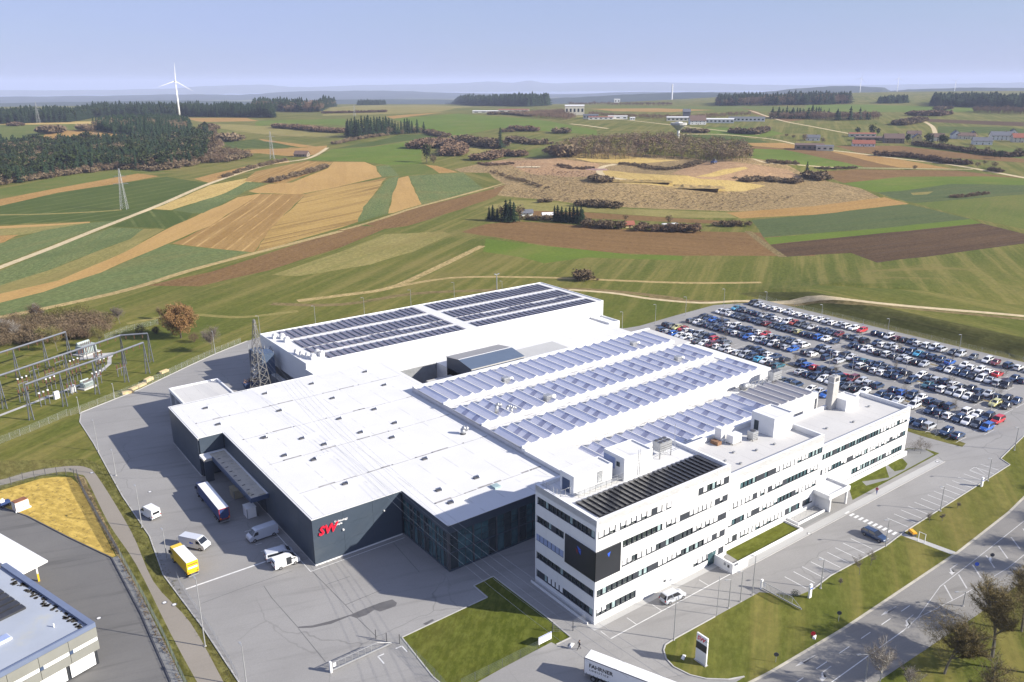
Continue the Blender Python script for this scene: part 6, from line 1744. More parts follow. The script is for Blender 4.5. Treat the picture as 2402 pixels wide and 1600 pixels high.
lattice_tower('tall lattice mast standing between the dark hall and the warehouse', Vector((67.2, 201.1, 0)), 23.5, 4.6, .35, [], R(25), .15, M_MAST)
for f, b, tp, lb, w in (('A', (860, 1150), (820, 868), 'lattice pylon standing in the dark green field on the left', 4.2), ('A', (1880, 802), (1868, 612), 'faint lattice pylon near the small barn', 4.0), ('A', (268, 556), (243, 408), 'distant lattice pylon in front of the dark conifer wood', 5), ('B', (682, 272), (678, 190), 'distant thin pylon above the spruce clump', 4)):
    base, h = tall(f, *b, *tp)
    lattice_tower(lb, base, h, w, .5, [(h * .62, 5.0), (h * .8, 4.0)], R(-30), .11)
def wires(label, a, b, sag, n=14, r=.02):
    ln = [Vector(a).lerp(Vector(b), i / n) - Vector((0, 0, sag * 4 * (i / n) * (1 - i / n))) for i in range(n + 1)]
    mb = MB()
    for p, q in zip(ln, ln[1:]): mb.tube(p, q, r, None, 4, False)
    o = mb.put('power_wire', M_GREYMETAL); tag(o, label, 'power line', 'wires over the hall roof and yard')
for k, (dx, z) in enumerate(((0, 0), (1.1, .2), (2.6, .5), (4.0, .6), (4.6, 1.4))):
    e = P(1430 + k * 42, 1640, 12.0)
    wires(f'{ORD[k]} power wire from the left sagging over the hall roof towards the street', (66 + dx * .6, 200.5, 16.5 + z), (e.x, e.y, e.z + 3), 5.5, 16, .018)

M_SUBST = mat('substation steel', (.16, .17, .195), .5, .15, metal=.3)
M_INS = mat('brown insulator', (.16, .07, .045), .35, .1); M_TRAFO = mat('transformer green grey', (.33, .38, .37), .5, .15, .8)
def gantry_post(t, x, y, h):
    for s in (-1, 1):
        mb = MB(); mb.tube((x + s * .5, y - s * .3, 0), (x, y, h), .15, .12, 4)
        for i in range(5): mb.tube((x + s * .5 * (1 - i / 6), y - s * .3 * (1 - i / 6), h * i / 6), (x - s * .5 * (1 - (i + 1) / 6), y + s * .3 * (1 - (i + 1) / 6), h * (i + 1) / 6), .04, None, 3, False)
        mb.put('gantry_leg', M_SUBST, t)
def gantry(label, pts, h):
    ox, oy = pts[0]
    t = thing('substation_gantry', label, 'gantry', (ox, oy, 0))
    L_ = [(x - ox, y - oy) for x, y in pts]
    for x, y in L_: gantry_post(t, x, y, h)
    for (x0, y0), (x1, y1) in zip(L_, L_[1:]):
        mb = MB(); mb.bar((x0, y0, h), (x1, y1, h), .42)
        mb.put('beam', M_SUBST, t)
        for k in (.2, .5, .8):
            x, y = x0 + (x1 - x0) * k, y0 + (y1 - y0) * k
            MB().tube((x, y, h - .15), (x, y, h - 1.3), .09, None, 6).put('insulator', M_INS, t)
    return t
gantry('front row of tall steel substation gantries nearest the yard fence', [(16.5, 226.6), (25.0, 231.6), (33.7, 236.2), (42.4, 241.4), (49.1, 245.5)], 9.6)
gantry('middle row of steel substation gantries', [(12, 239.5), (20.5, 244.4), (29.0, 249.2), (37.6, 254.2), (45.6, 258.8)], 9.2)
gantry('short cross gantry at the right end of the substation', [(45.6, 258.8), (52.7, 255.8)], 9.2)
gantry('rear row of steel substation gantries before the trees', [(10, 260.5), (18.1, 265.2), (26.4, 270.1), (33.3, 274.5)], 8.8)
def device(label, x, y, kind):
    t = thing('substation_device', label, 'electrical device', (x, y, 0), R(30))
    for s in (-1, 0, 1):
        MB().box(s * 1.3 - .08, -.08, 0, s * 1.3 + .08, .08, 2.3).put('stand', M_SUBST, t)
        mb = MB(); mb.tube((s * 1.3, 0, 2.4), (s * 1.3, 0, 3.7), .12, .09, 8)
        for i in range(5): mb.disc((s * 1.3, 0), .2, 2.5 + i * .25, 2.58 + i * .25, 8)
        mb.put('insulator', M_INS, t)
        if kind: MB().tube((s * 1.3, 0, 3.7), (s * 1.3, .9, 3.9), .05, None, 5).put('contact_arm', M_SUBST, t)
        else: MB().disc((s * 1.3, 0), .26, 3.7, 4.0, 10).put('terminal', M_WHITEP, t)
    MB().box(-1.6, -.07, 2.25, 1.6, .07, 2.4).put('crossbar', M_SUBST, t)
    return t
dk = 0
rowname = ['front', 'second', 'third', 'rear']
for r_, (x0, y0, n) in enumerate(((21, 236, 4), (17, 243, 4), (18, 252, 4), (22, 262, 3))):
    for i in range(n):
        x, y = x0 + i * 7.2, y0 + i * 4.15
        device(f'{ORD[i]} three-pole insulator stand from the left in the {rowname[r_]} line of the substation', x, y, (i + r_) % 2)
def transformer(label, x, y, ang, s=1.0):
    t = thing('transformer', label, 'transformer', (x, y, 0), ang)
    MB().box(-2.2 * s, -1.1 * s, .5, 2.2 * s, 1.1 * s, 2.6 * s).put('tank', M_TRAFO, t)
    for k in range(8):
        for sd in (-1, 1): MB().box((-2.0 + k * .52) * s, sd * 1.15 * s, .7, (-1.75 + k * .52) * s, sd * 1.7 * s, 2.3 * s).put('radiator', M_TRAFO, t)
    MB().tube((-2.2 * s, .7, 3.2 * s), (1.6 * s, .7, 3.2 * s), .38 * s, None, 12).put('oil_tank', M_TRAFO, t)
    for k in range(6): MB().tube((-1.6 * s + k * .6 * s, -.3, 2.6 * s), (-1.7 * s + k * .6 * s, -.5, 3.6 * s), .1, .06, 7).put('bushing', M_INS, t)
    MB().box(-3 * s, -2 * s, 0, 3 * s, 2 * s, .4).put('foundation', M_CONC, t)
transformer('large grey-green transformer with many bushings at the back of the substation', 38.6, 277.4, R(30), 1.15)
transformer('smaller transformer in the middle of the substation', 32.5, 243.5, R(30), .7)
for x, y, lb in ((24.2, 239.4, 'white control cabinet left in the substation'), (28.6, 242.0, 'white control cabinet in the middle of the substation')):
    t = thing('control_cabinet', lb, 'cabinet', (x, y, 0), R(30)); MB().box(-.7, -.35, .1, .7, .35, 2.1).put('cabinet', M_WHITEP, t); MB().box(-.8, -.4, 0, .8, .4, .1).put('footing', M_CONC, t)
# cable trench and slab in the substation grass
line('cable_trench', [(10, 235), (22, 242), (34, 249), (42, 262), (44, 272)], 1.2, .01, M_CONC)
line('foundation_slab', [(36, 274), (45, 271)], 5.0, .012, M_CONC)

# ------------------------------------------------------------------ the neighbour's building, lower left
def nb(x, y): return (11.3 + x * math.cos(R(18)) - y * math.sin(R(18)), 116.4 + x * math.sin(R(18)) + y * math.cos(R(18)))
t = thing('commercial_building', 'grey panelled flat-roofed building cut off by the lower left corner', 'commercial building', (11.3, 116.4, 0), R(18))
M_GPAN = mat('grey beige wall panel', (.20, .20, .18), .5, .06, .4); M_BLUEED = mat('blue-grey roof edge', (.13, .16, .24), .45, .06)
MB().box(-20, .3, 0, -.3, 27, 6.4).put('core', M_DARKCORE, t)
MB().box(-20, .3, 6.4, -.9, 27, 6.6).put('roof', mat('blue grey roof sheet', (.33, .36, .41), .6, .06, .15, dirt=(.42, .40, .30), dirt_amt=.5, dirt_scale=.2), t)
MB().box(-20, -.05, 6.3, 0, .28, 7.05).put('roof_edge', M_BLUEED, t); MB().box(-.9, .28, 6.3, 0, 27, 7.05).put('roof_edge', M_BLUEED, t)
for i in range(5):
    x1, x0 = -i * 4.1 - .03, -(i + 1) * 4.1 + .03
    MB().box(x0, -.1, 4.7, x1, .28, 6.28).put('wall_panel', M_GPAN, t)
    MB().box(x0 + .5, .02, 4.05, x1 - .02, .25, 4.68).put('window_strip', M_WHITEP, t); MB().box(x0, .0, 4.05, x0 + .48, .2, 4.68).put('window', M_NAVY, t)
    MB().box(x0, -.1, 2.6, x1, .28, 4.02).put('wall_panel', M_GPAN, t)
    MB().box(x0 - .3, .1, .3, x1 - .8, .26, 2.56).put('white_wall', M_WHITEP, t)
mos = MB()
for i in range(90):
    y = rnd.uniform(.5, 22); x = -.95 - rnd.uniform(0, .8) * (.4 + abs(math.sin(y)))
    mos.disc((x, y), rnd.uniform(.12, .35), 6.6, 6.66, 7)
o = mos.put('moss', mat('dark moss', (.035, .03, .02), .9, .3), t); o['kind'] = 'stuff'
for i in range(6):
    mb = MB().box(-15, 12.2 + i * 1.7, 6.62, -3.9, 13.5 + i * 1.7, 6.95); mb.put('solar_panel', M_PVB, t)
MB().box(-11.5, 6.6, 6.6, -8.4, 8.1, 6.9).put('skylight_kerb', M_WHITEP, t); MB().box(-11.4, 6.7, 6.9, -8.5, 8.0, 7.0).put('skylight', M_BLUEBLIND, t)
MB().tube((-3.7, 4.4, 6.6), (-3.7, 4.4, 7.2), .1, None, 8).put('vent_pipe', M_WHITEP, t)
t = thing('loading_canopy', 'bright white flat canopy on a yellow-striped column beside the grey building', 'canopy', (8.6, 141.6, 0), R(22))
CP = [P(*fr('2', x, y), 4.2) for x, y in ((352, 685), (150, 788), (-60, 665), (-60, 450))]
mb = MB(); mb.prism([(q.x, q.y) for q in CP], 4.2, 4.55); mb.mi = 0
cpo = mb.put('roof', M_WHITEP, t); cpo.matrix_parent_inverse = Matrix.Rotation(-R(22), 4, 'Z') @ Matrix.Translation((-8.6, -141.6, 0))
b = G('2', 288, 825)
for z0, z1, m_ in ((0, 1.5, None), (1.5, 4.2, M_WHITEP)):
    if m_: c_ = MB().box(b.x - .12, b.y - .12, z0, b.x + .12, b.y + .12, z1).put('column', m_, t)
    else:
        c_ = MB().box(b.x - .14, b.y - .14, 0, b.x + .14, b.y + .14, 1.5).put('striped_guard', mat('guard yellow', (.70, .42, .02), .5, .05), t)
    c_.matrix_parent_inverse = cpo.matrix_parent_inverse.copy()
# construction bits on the dry grass
b = G('n', 360, 740)
t = thing('sorting_container', 'white container streaked with rust on the dry grass by the neighbour', 'container', (b.x, b.y, 0), R(20))
MB().box(-1.3, -.7, .1, 1.3, .9, 1.9).put('body', mat('rusty white', (.62, .56, .50), .7, .15, 1.2, dirt=(.40, .16, .05), dirt_amt=.8, dirt_scale=1.6), t)
MB().box(-1.2, -.6, 1.9, 1.2, .8, 2.05).put('rusty_load', mat('rust', (.20, .08, .04), .9, .3, 1.5), t)
MB().box(-1.5, -.9, 0, 1.5, -.7, .3).put('lip', M_WHITEP, t)
b = G('n', 90, 690)
t = thing('garden_machine', 'small dark machine with a yellow beacon left of the rusty container', 'machine', (b.x, b.y, 0), R(20))
MB().box(-1.0, -.5, .3, .9, .5, 1.1).put('body', M_NAVYS, t); MB().box(-.9, -.4, 1.1, -.1, .4, 1.7).put('cab', M_WHITEP, t); MB().disc((-.5, 0), .1, 1.7, 1.9, 8).put('beacon', M_YEL, t)
wheels_of(t, (-.7, .6), .5, .3, .2)
# ------------------------------------------------------------------ vegetation
nr = np.random.RandomState(11)
def leafmat(name, c1, c2, c3=None, scale=.09, rough=.9):
    if name in MATS: return MATS[name]
    m, nt, b = _mat(name)
    pos = _pos(nt)
    oi = nt.nodes.new('ShaderNodeObjectInfo')
    c = _mixc(nt, _mr(nt, _noise(nt, pos, scale, 3, .6), .35, .65, 0, 1), c1, c2)
    c = _mixc(nt, _mr(nt, _noise(nt, pos, scale * 14, 2, .6), .3, .7, 0, .6), c, c3 or tuple(q * .5 for q in c1))
    hs = nt.nodes.new('ShaderNodeHueSaturation')
    nt.links.new(_mr(nt, oi.outputs['Random'], 0, 1, .8, 1.2), hs.inputs['Value']); nt.links.new(c, hs.inputs['Color'])
    nt.links.new(hs.outputs['Color'], b.inputs['Base Color'])
    b.inputs['Roughness'].default_value = rough; b.inputs['Specular IOR Level'].default_value = .15
    MATS[name] = m
    return m
L_SPRUCE = leafmat('spruce needles', (.010, .024, .010), (.024, .042, .016), (.008, .016, .007))
L_PINE = leafmat('pine needles', (.026, .042, .012), (.052, .068, .020), (.016, .026, .008))
L_BARE = leafmat('bare brown twigs', (.150, .110, .062), (.220, .165, .100), (.090, .064, .040))
L_OLIVE = leafmat('budding olive twigs', (.150, .145, .040), (.220, .195, .062), (.100, .086, .034))
L_RED = leafmat('reddish twigs', (.140, .092, .058), (.200, .135, .086), (.085, .055, .036))
L_OAK = leafmat('dry oak leaves', (.215, .125, .050), (.300, .180, .080), (.14, .075, .03), .5)
L_BARK = mat('bark', (.075, .060, .045), .95, .3, 2.0)
L_BIRCH = mat('birch bark', (.42, .40, .36), .9, .3, 2.5)
L_GREYB = mat('grey bark', (.16, .145, .12), .95, .25, 2.0)

def tris_cloud(n, c, r, size, shell=.55, flat=1.0, rs=None, aspect=1.0):
    """n small triangles spread through an ellipsoid"""
    rs = rs or nr
    d = rs.normal(size=(n, 3)); d /= np.linalg.norm(d, axis=1)[:, None]
    rad = shell + (1 - shell) * rs.rand(n) ** .6
    rad *= .8 + .28 * np.sin(d[:, 0] * 5 + d[:, 2] * 4 + r[0]) * np.cos(d[:, 1] * 5)
    p = np.array(c) + d * rad[:, None] * np.array(r)
    a = rs.normal(size=(n, 3)); a /= np.linalg.norm(a, axis=1)[:, None]
    b = np.cross(a, rs.normal(size=(n, 3))); b /= np.linalg.norm(b, axis=1)[:, None]
    s = size * (.6 + .8 * rs.rand(n))[:, None]
    v = np.stack([p - a * s, p + a * s * .9 + b * s * .2 * aspect, p + b * s * aspect], 1).reshape(-1, 3)
    return v, np.arange(n * 3).reshape(-1, 3)

def conifer_np(h=1.0, w=.22, tiers=7, seg=7, rs=None, ragged=.3):
    rs = rs or nr
    V, F = [], []
    for t in range(tiers):
        z0 = .06 + .90 * t / tiers; z1 = min(1.0, z0 + 1.25 / tiers)
        r0 = w * (1 - (t / tiers)) ** .8 * (1 + .1 * rs.randn())
        b = len(V); V.append((0, 0, z1))
        ph = rs.rand() * 6
        for i in range(seg):
            a = ph + 2 * math.pi * i / seg
            rr = r0 * (1 + ragged * rs.uniform(-1, 1)); V.append((math.cos(a) * rr, math.sin(a) * rr, z0 + rs.uniform(-.03, .02)))
            a2 = a + math.pi / seg; V.append((math.cos(a2) * rr * .55, math.sin(a2) * rr * .55, z0 + .35 / tiers))
        m = 2 * seg
        for i in range(m): F.append((b, b + 1 + i, b + 1 + (i + 1) % m))
    return np.array(V) * np.array([h, h, h]), np.array(F)

def bush_np(n, rs=None, size=.16, squash=.8, aspect=1.0, shell=.35):
    v, f = tris_cloud(n, (0, 0, .5), (.5, .5, .5 * squash), size, shell, rs=rs, aspect=aspect)
    v[:, 2] = np.maximum(v[:, 2], 0)
    return v, f
def bare_np(n, rs=None):
    """a far bare tree: trunk, a few limbs and a haze of twigs"""
    rs = rs or nr
    v, f = tris_cloud(n, (0, 0, .62), (.30, .30, .38), .075, .2, rs=rs, aspect=.45)
    mb = MB(); mb.tube((0, 0, 0), (0, 0, .6), .014, .008, 4, False)
    for i in range(5):
        a = i * 1.3; mb.tube((0, 0, .25 + .05 * i), (math.cos(a) * .2, math.sin(a) * .2, .6 + .06 * i), .008, .003, 3, False)
    tv = np.array(mb.v); tf = []
    for q in mb.f: tf.append((q[0], q[1], q[2])); tf.append((q[0], q[2], q[3])) if len(q) > 3 else None
    tf = np.array(tf)
    return np.vstack([v, tv]), np.vstack([f, tf + len(v)])

CON_LO = [conifer_np(1, .22 + .035 * i, 6, 6, None, .42) for i in range(5)]
CON_MID = [conifer_np(1, .20 + .03 * i, 9, 9) for i in range(4)]
BARE_LO = [bare_np(60) for i in range(3)]
BARE_MID = [bare_np(200) for i in range(3)]
BUSH_LO = [bush_np(70) for i in range(3)]
BUSH_MID = [bush_np(260, size=.085) for i in range(3)]
PINE_LO = [tris_cloud(60, (0, 0, .66), (.24, .24, .34), .10, .3) for i in range(3)]

def inside(p, poly):
    c = False; j = len(poly) - 1
    for i in range(len(poly)):
        if (poly[i][1] > p[1]) != (poly[j][1] > p[1]) and p[0] < (poly[j][0] - poly[i][0]) * (p[1] - poly[i][1]) / (poly[j][1] - poly[i][1]) + poly[i][0]: c = not c
        j = i
    return c

def merge(name, items, mt, label=None, cat=None, stuff=True):
    """items: (proto, x, y, z, height, width factor, angle)"""
    VV, FF = [], []; b = 0
    for (pv_, pf_), x, y, z, h, w, a in items:
        c, s = math.cos(a), math.sin(a)
        q = pv_ * np.array([h * w, h * w, h])
        VV.append(np.stack([q[:, 0] * c - q[:, 1] * s + x, q[:, 0] * s + q[:, 1] * c + y, q[:, 2] + z], 1)); FF.append(pf_ + b); b += len(pv_)
    if not VV: return None
    o = put(name, np_mesh(name, np.vstack(VV), np.vstack(FF), [mt]))
    if stuff: o['kind'] = 'stuff'
    tag(o, label, cat)
    return o

def scatter(poly, sp, rs):
    xs = [p[0] for p in poly]; ys = [p[1] for p in poly]
    out = []
    x = min(xs)
    while x < max(xs):
        y = min(ys)
        while y < max(ys):
            q = (x + rs.uniform(-.45, .45) * sp, y + rs.uniform(-.45, .45) * sp)
            if inside(q, poly): out.append(q)
            y += sp
        x += sp
    return out

def wood(name, label, f, pts, sp, h, mix, depth=None, seed=1):
    """mix: list of (share, protos, material, height factor, width factor)"""
    rs = np.random.RandomState(seed)
    poly = [tuple(G(f, *p)[:2]) for p in pts]
    if depth:   # the line is the near edge; the wood reaches back by depth metres
        back = []
        for p in poly:
            l = math.hypot(*p); back.append((p[0] * (1 + depth / l), p[1] * (1 + depth / l)))
        poly = poly + back[::-1]
    spots = scatter(poly, sp, rs)
    tot = sum(m[0] for m in mix)
    buckets = [[] for _ in mix]
    for x, y in spots:
        n = .5 + .5 * noise.noise((x / 45, y / 45, seed * 3.3)) + rs.uniform(-.28, .28)
        acc = 0; k = 0
        for k, m in enumerate(mix):
            acc += m[0] / tot
            if n < .15 + .7 * acc or k == len(mix) - 1: break
        m = mix[k]
        hh = h * m[3] * rs.uniform(.66, 1.12) * (1 + .25 * noise.noise((x / 28, y / 28, seed * 1.7)))
        buckets[k].append((m[1][rs.randint(len(m[1]))], x, y, hgt(x, y) - .4, hh, m[4] * rs.uniform(.85, 1.2), rs.uniform(0, 6.28)))
    for k, (m, b) in enumerate(zip(mix, buckets)):
        merge(name if k == 0 else 'mixed_wood', b, m[2], label)
CON = (1, CON_LO, L_SPRUCE, 1.0, 1.0)
wood('conifer_forest', 'dark conifer forest along the left horizon behind the wind turbine', 'A', [(-260, 566), (0, 563), (500, 549), (650, 520), (1230, 513), (1895, 520)], 7.2, 24, [(1, CON_LO, L_SPRUCE, 1, .95), (.12, PINE_LO, L_PINE, .95, 1.0)], 190, 3)
wood('conifer_forest', 'wooded hill of dark spruce on the left in front of the turbine', 'A', [(640, 608), (860, 640), (930, 668), (1000, 700), (1200, 700), (1330, 640), (1300, 575), (1200, 545), (1000, 560), (700, 575)], 7, 17, [(.8, CON_LO, L_SPRUCE, 1, 1.05), (.25, BARE_LO, L_BARE, .85, 1.1)], None, 4)
wood('mixed_wood', 'mixed pine and bare wood running down to the fields on the left', 'A', [(-300, 730), (0, 712), (300, 700), (700, 690), (900, 680), (1000, 690), (1200, 690), (1330, 640), (1420, 600), (1470, 660), (1430, 780), (1400, 835), (1100, 880), (950, 878), (750, 878), (500, 905), (250, 945), (0, 1000), (-300, 1040)], 6.4, 14, [(.45, CON_LO, L_SPRUCE, 1.05, 1.1), (.55, PINE_LO, L_PINE, 1, 1.15), (.22, BARE_LO, L_BARE, .9, 1.2)], None, 5)
wood('bare_thicket', 'brown bare thicket along the foot of the left wood', 'A', [(-200, 1020), (200, 960), (500, 915), (800, 880), (950, 880), (1080, 892), (1300, 860), (1420, 835), (1560, 832), (1740, 790), (1650, 760), (1480, 770), (1540, 720), (1500, 640), (1420, 600), (1440, 790), (1350, 830), (1080, 870), (930, 860), (500, 880), (200, 930), (-200, 990)], 4.2, 6.5, [(1, BUSH_LO, L_BARE, 1, 1.3), (.3, BARE_LO, L_RED, 1.4, 1.1)], None, 6)
wood('bare_wood', 'large bare wood on the rise behind the quarry', 'C', [(600, 545), (700, 560), (850, 568), (1100, 575), (1380, 565), (1560, 575), (1780, 588), (1900, 583), (1960, 560), (1900, 500), (1600, 470), (1250, 455), (950, 470), (780, 470), (690, 500)], 5.6, 13.5, [(.55, BARE_LO, L_BARE, 1, 1.25), (.3, BARE_LO, L_OLIVE, 1, 1.25), (.2, BARE_LO, L_RED, 1, 1.25)], None, 7)
# distant woods
def far_wood(label, f, pts, h, depth, sp=14, seed=1, mix=None): wood('distant_wood', label, f, pts, sp * .68, h * .82, mix or [(1, CON_LO, L_SPRUCE, 1, 1.3)], depth, seed)
BR = [(.5, CON_LO, L_SPRUCE, 1, 1.3), (.6, BARE_LO, L_RED, .8, 1.4)]
far_wood('distant wood right of the long forest on the left', 'B', [(-20, 240), (205, 238)], 34, 260, 14, 11, BR)
far_wood('distant rounded wood left of the centre horizon', 'B', [(205, 246), (445, 246), (470, 225), (545, 208)], 34, 260, 13, 12, BR)
far_wood('small distant wood on the centre left horizon', 'B', [(705, 197), (895, 194)], 22, 200, 16, 13)
far_wood('long distant wood at the centre of the horizon', 'B', [(1280, 190), (1470, 200), (1880, 207), (2020, 200)], 40, 300, 15, 14)
far_wood('distant wood with a brown front on the right horizon', 'd', [(235, 290), (560, 288), (850, 284), (1155, 277)], 32, 300, 14, 15, BR)
far_wood('bare wood with a spruce top behind the long white halls', 'd', [(600, 380), (850, 383), (1100, 392), (1350, 385)], 15, 70, 9, 16, [(.15, CON_LO, L_SPRUCE, 1.6, 1.1), (1, BARE_LO, L_RED, 1, 1.5)])
far_wood('short distant wood in the middle of the right horizon', 'd', [(1345, 275), (1545, 272)], 22, 120, 12, 17)
far_wood('distant wood at the right edge of the horizon', 'd', [(1720, 295), (2000, 300), (2400, 318)], 30, 300, 14, 18)
far_wood('brown scrub wood below the right edge forest', 'd', [(2000, 340), (2400, 350)], 14, 90, 10, 19, [(1, BARE_LO, L_RED, 1, 1.5)])
far_wood('scrub band with hall roofs left of the water tower', 'C', [(250, 262), (680, 300), (740, 290), (650, 240)], 10, None, 9, 20, [(1, BARE_LO, L_RED, 1, 1.6)])
far_wood('scrub band along the far buildings behind the water tower', 'C', [(820, 268), (1050, 285), (1500, 300), (1800, 275), (1950, 270)], 9, 60, 10, 21, [(1, BARE_LO, L_RED, 1, 1.6)])
far_wood('far scrub band on the ridge left of the water tower', 'C', [(690, 195), (1000, 198), (1400, 200)], 12, 60, 13, 22, [(1, BARE_LO, L_RED, 1, 1.6)])

def hedge(label, f, pts, w, h, sp=2.2, mt=None, protos=None, seed=1, name='hedge'):
    rs = np.random.RandomState(seed)
    ln = smooth_line([tuple(G(f, *p)[:2]) for p in pts], 3); items = []
    for a, b in zip(ln, ln[1:]):
        l = math.hypot(b[0] - a[0], b[1] - a[1]); n = max(1, int(l * max(1, w / 3) / sp))
        for k in range(n):
            t = rs.rand(); x = a[0] + (b[0] - a[0]) * t; y = a[1] + (b[1] - a[1]) * t
            dx, dy = -(b[1] - a[1]) / l, (b[0] - a[0]) / l; o = rs.uniform(-.5, .5) * w
            hh = h * rs.uniform(.6, 1.15)
            items.append(((protos or BUSH_LO)[rs.randint(3)], x + dx * o, y + dy * o, hgt(x, y) - .2, hh, rs.uniform(1.0, 1.6), rs.uniform(0, 6.28)))
    return merge(name, items, mt or L_BARE, label, 'hedge', stuff=False)
HG = [('brown hedge below the gravel track on the left', 'A', [(1620, 905), (1760, 865), (1980, 815)], 5, 4), ('small brown hedge stub left of the track hedge', 'A', [(1545, 932), (1605, 915)], 5, 3.5), ('brown hedge between the two tan fields', 'A', [(1870, 968), (1990, 935), (2150, 895), (2262, 858)], 7, 4.5),
      ('long brown hedge left of the spruce clump', 'B', [(140, 352), (300, 362), (450, 380), (620, 388)], 16, 7.5), ('hedge in front of the spruce clump', 'B', [(540, 468), (640, 445), (760, 425), (900, 405)], 9, 4.5), ('hedge right of the spruce clump', 'B', [(1190, 385), (1260, 408), (1330, 418)], 14, 6),
      ('tall brown hedge left of the lone spruce', 'B', [(1390, 452), (1500, 465), (1600, 485), (1700, 495)], 22, 10), ('brown bush group behind the twin trees', 'B', [(1120, 500), (1230, 470), (1370, 500), (1360, 550)], 24, 9), ('bush row beyond the lone spruce', 'B', [(1770, 370), (1860, 375), (1950, 376)], 18, 8),
      ('small bush pair beyond the lone spruce', 'B', [(1700, 383), (1785, 382)], 12, 5), ('round bush group in the green field at the centre', 'B', [(2065, 390), (2160, 388)], 22, 8), ('bush row in front of the quarry wood', 'B', [(1760, 440), (1880, 465), (2000, 468)], 14, 7), ('low bush row at the quarry edge', 'B', [(2000, 465), (2090, 465)], 8, 3.5),
      ('bush band left of the quarry', 'C', [(20, 575), (130, 572), (220, 545), (380, 550)], 16, 7), ('bush at the left end of the quarry wood', 'C', [(610, 545), (690, 555)], 18, 12),
      ('hedge row right of the quarry pit', 'd', [(590, 680), (680, 688), (790, 694)], 8, 4), ('clipped hedge beside the field lane', 'd', [(920, 725), (1050, 728), (1190, 722)], 6, 3.2), ('bush mass at the foot of the quarry bank', 'd', [(850, 780), (900, 790), (1000, 805)], 14, 7), ('long hedge along the village road', 'd', [(1330, 630), (1480, 640), (1650, 655), (1850, 690), (1990, 696)], 12, 5.5),
      ('low bush right of the village road', 'd', [(2100, 735), (2210, 750)], 8, 4), ('hedge below the village on the right', 'd', [(1600, 560), (1900, 600), (2150, 635), (2354, 640)], 10, 6), ('thin bush line in the blue-green field', 'd', [(1850, 925), (1980, 912), (2100, 895)], 7, 2.4), ('bush left of the far hedge', 'd', [(1490, 425), (1560, 410), (1640, 395)], 22, 8),
      ('bush mass on the far right fields', 'd', [(1600, 355), (1700, 360), (1780, 350)], 34, 9), ('bush right of the bush mass', 'd', [(1740, 318), (1840, 316)], 14, 8), ('bush row below the quarry bank', 'C', [(760, 885), (880, 895), (1040, 905)], 12, 5), ('low bush at the quarry bank foot', 'C', [(490, 865), (565, 868)], 8, 3.4),
      ('dark garden hedge right of the two dark spruce groups', 'C', [(800, 1030), (900, 1040), (1080, 1048)], 9, 5.2), ('garden hedge with a gap before the green field', 'C', [(1160, 1058), (1300, 1062), (1580, 1068)], 9, 5.2), ('low garden hedge at the corner of the green field', 'C', [(1700, 1035), (1800, 1030), (1940, 1030)], 7, 4.2),
      ('dense hedge between the two dark spruce groups', 'C', [(370, 985), (450, 990), (570, 990)], 7, 4), ('lone bare bush on the meadow behind the warehouse', 'F', [(1620, 755), (1700, 750)], 8, 5.5), ('low tuft right of the lone meadow bush', 'F', [(1710, 758), (1770, 757)], 4, 2),
      ('small bush in the far left field', 'A', [(65, 575), (150, 575)], 14, 7), ('round bush left of the brown field', 'A', [(290, 625), (400, 625)], 18, 11), ('bush at the edge of the wooded hill', 'A', [(1535, 680), (1630, 682)], 20, 11), ('bush at the corner of the wooded hill', 'A', [(1400, 600), (1490, 598)], 16, 9), ('bush at the left corner of the brown field', 'A', [(555, 600), (630, 608)], 12, 8),
      ('low scrub line before the far wood', 'B', [(460, 255), (700, 250), (900, 245)], 12, 6), ('far scrub line under the long centre wood', 'C', [(130, 262), (300, 262), (420, 275)], 16, 6), ('dark rubble heap overgrown with scrub in the quarry', 'C', [(840, 705), (900, 715), (960, 730)], 12, 4.5), ('scrub mound right in the quarry', 'C', [(1870, 720), (2050, 715), (2300, 735)], 16, 4.0),
      ('reddish scrub at the left of the quarry', 'C', [(100, 600), (200, 610), (310, 600)], 14, 2.5), ('reddish scrub in the middle of the quarry', 'C', [(620, 610), (740, 640), (860, 630)], 12, 2.5), ('dark scrub edge of the quarry on the left', 'C', [(160, 655), (260, 690), (400, 730), (540, 775)], 6, 2.2), ('scrub slope behind the quarry track', 'C', [(1060, 600), (1200, 620), (1420, 640), (1600, 590)], 14, 2.6),
      ('small group of far bushes right of the white halls', 'C', [(1820, 385), (1900, 395), (1980, 395), (2050, 375)], 14, 8), ('bush row left of the far barn', 'C', [(1480, 380), (1560, 385), (1650, 388)], 14, 6)]
for k, (lb, f, pts, w, h) in enumerate(HG):
    dist = G(f, *pts[0]).length
    red = 'reddish' in lb or 'brown bush' in lb
    hedge(lb, f, pts, w, h, 2.0 if dist < 900 else 3.0, L_RED if red or k % 5 == 3 else L_BARE, BUSH_MID if dist < 520 else BUSH_LO, 40 + k)

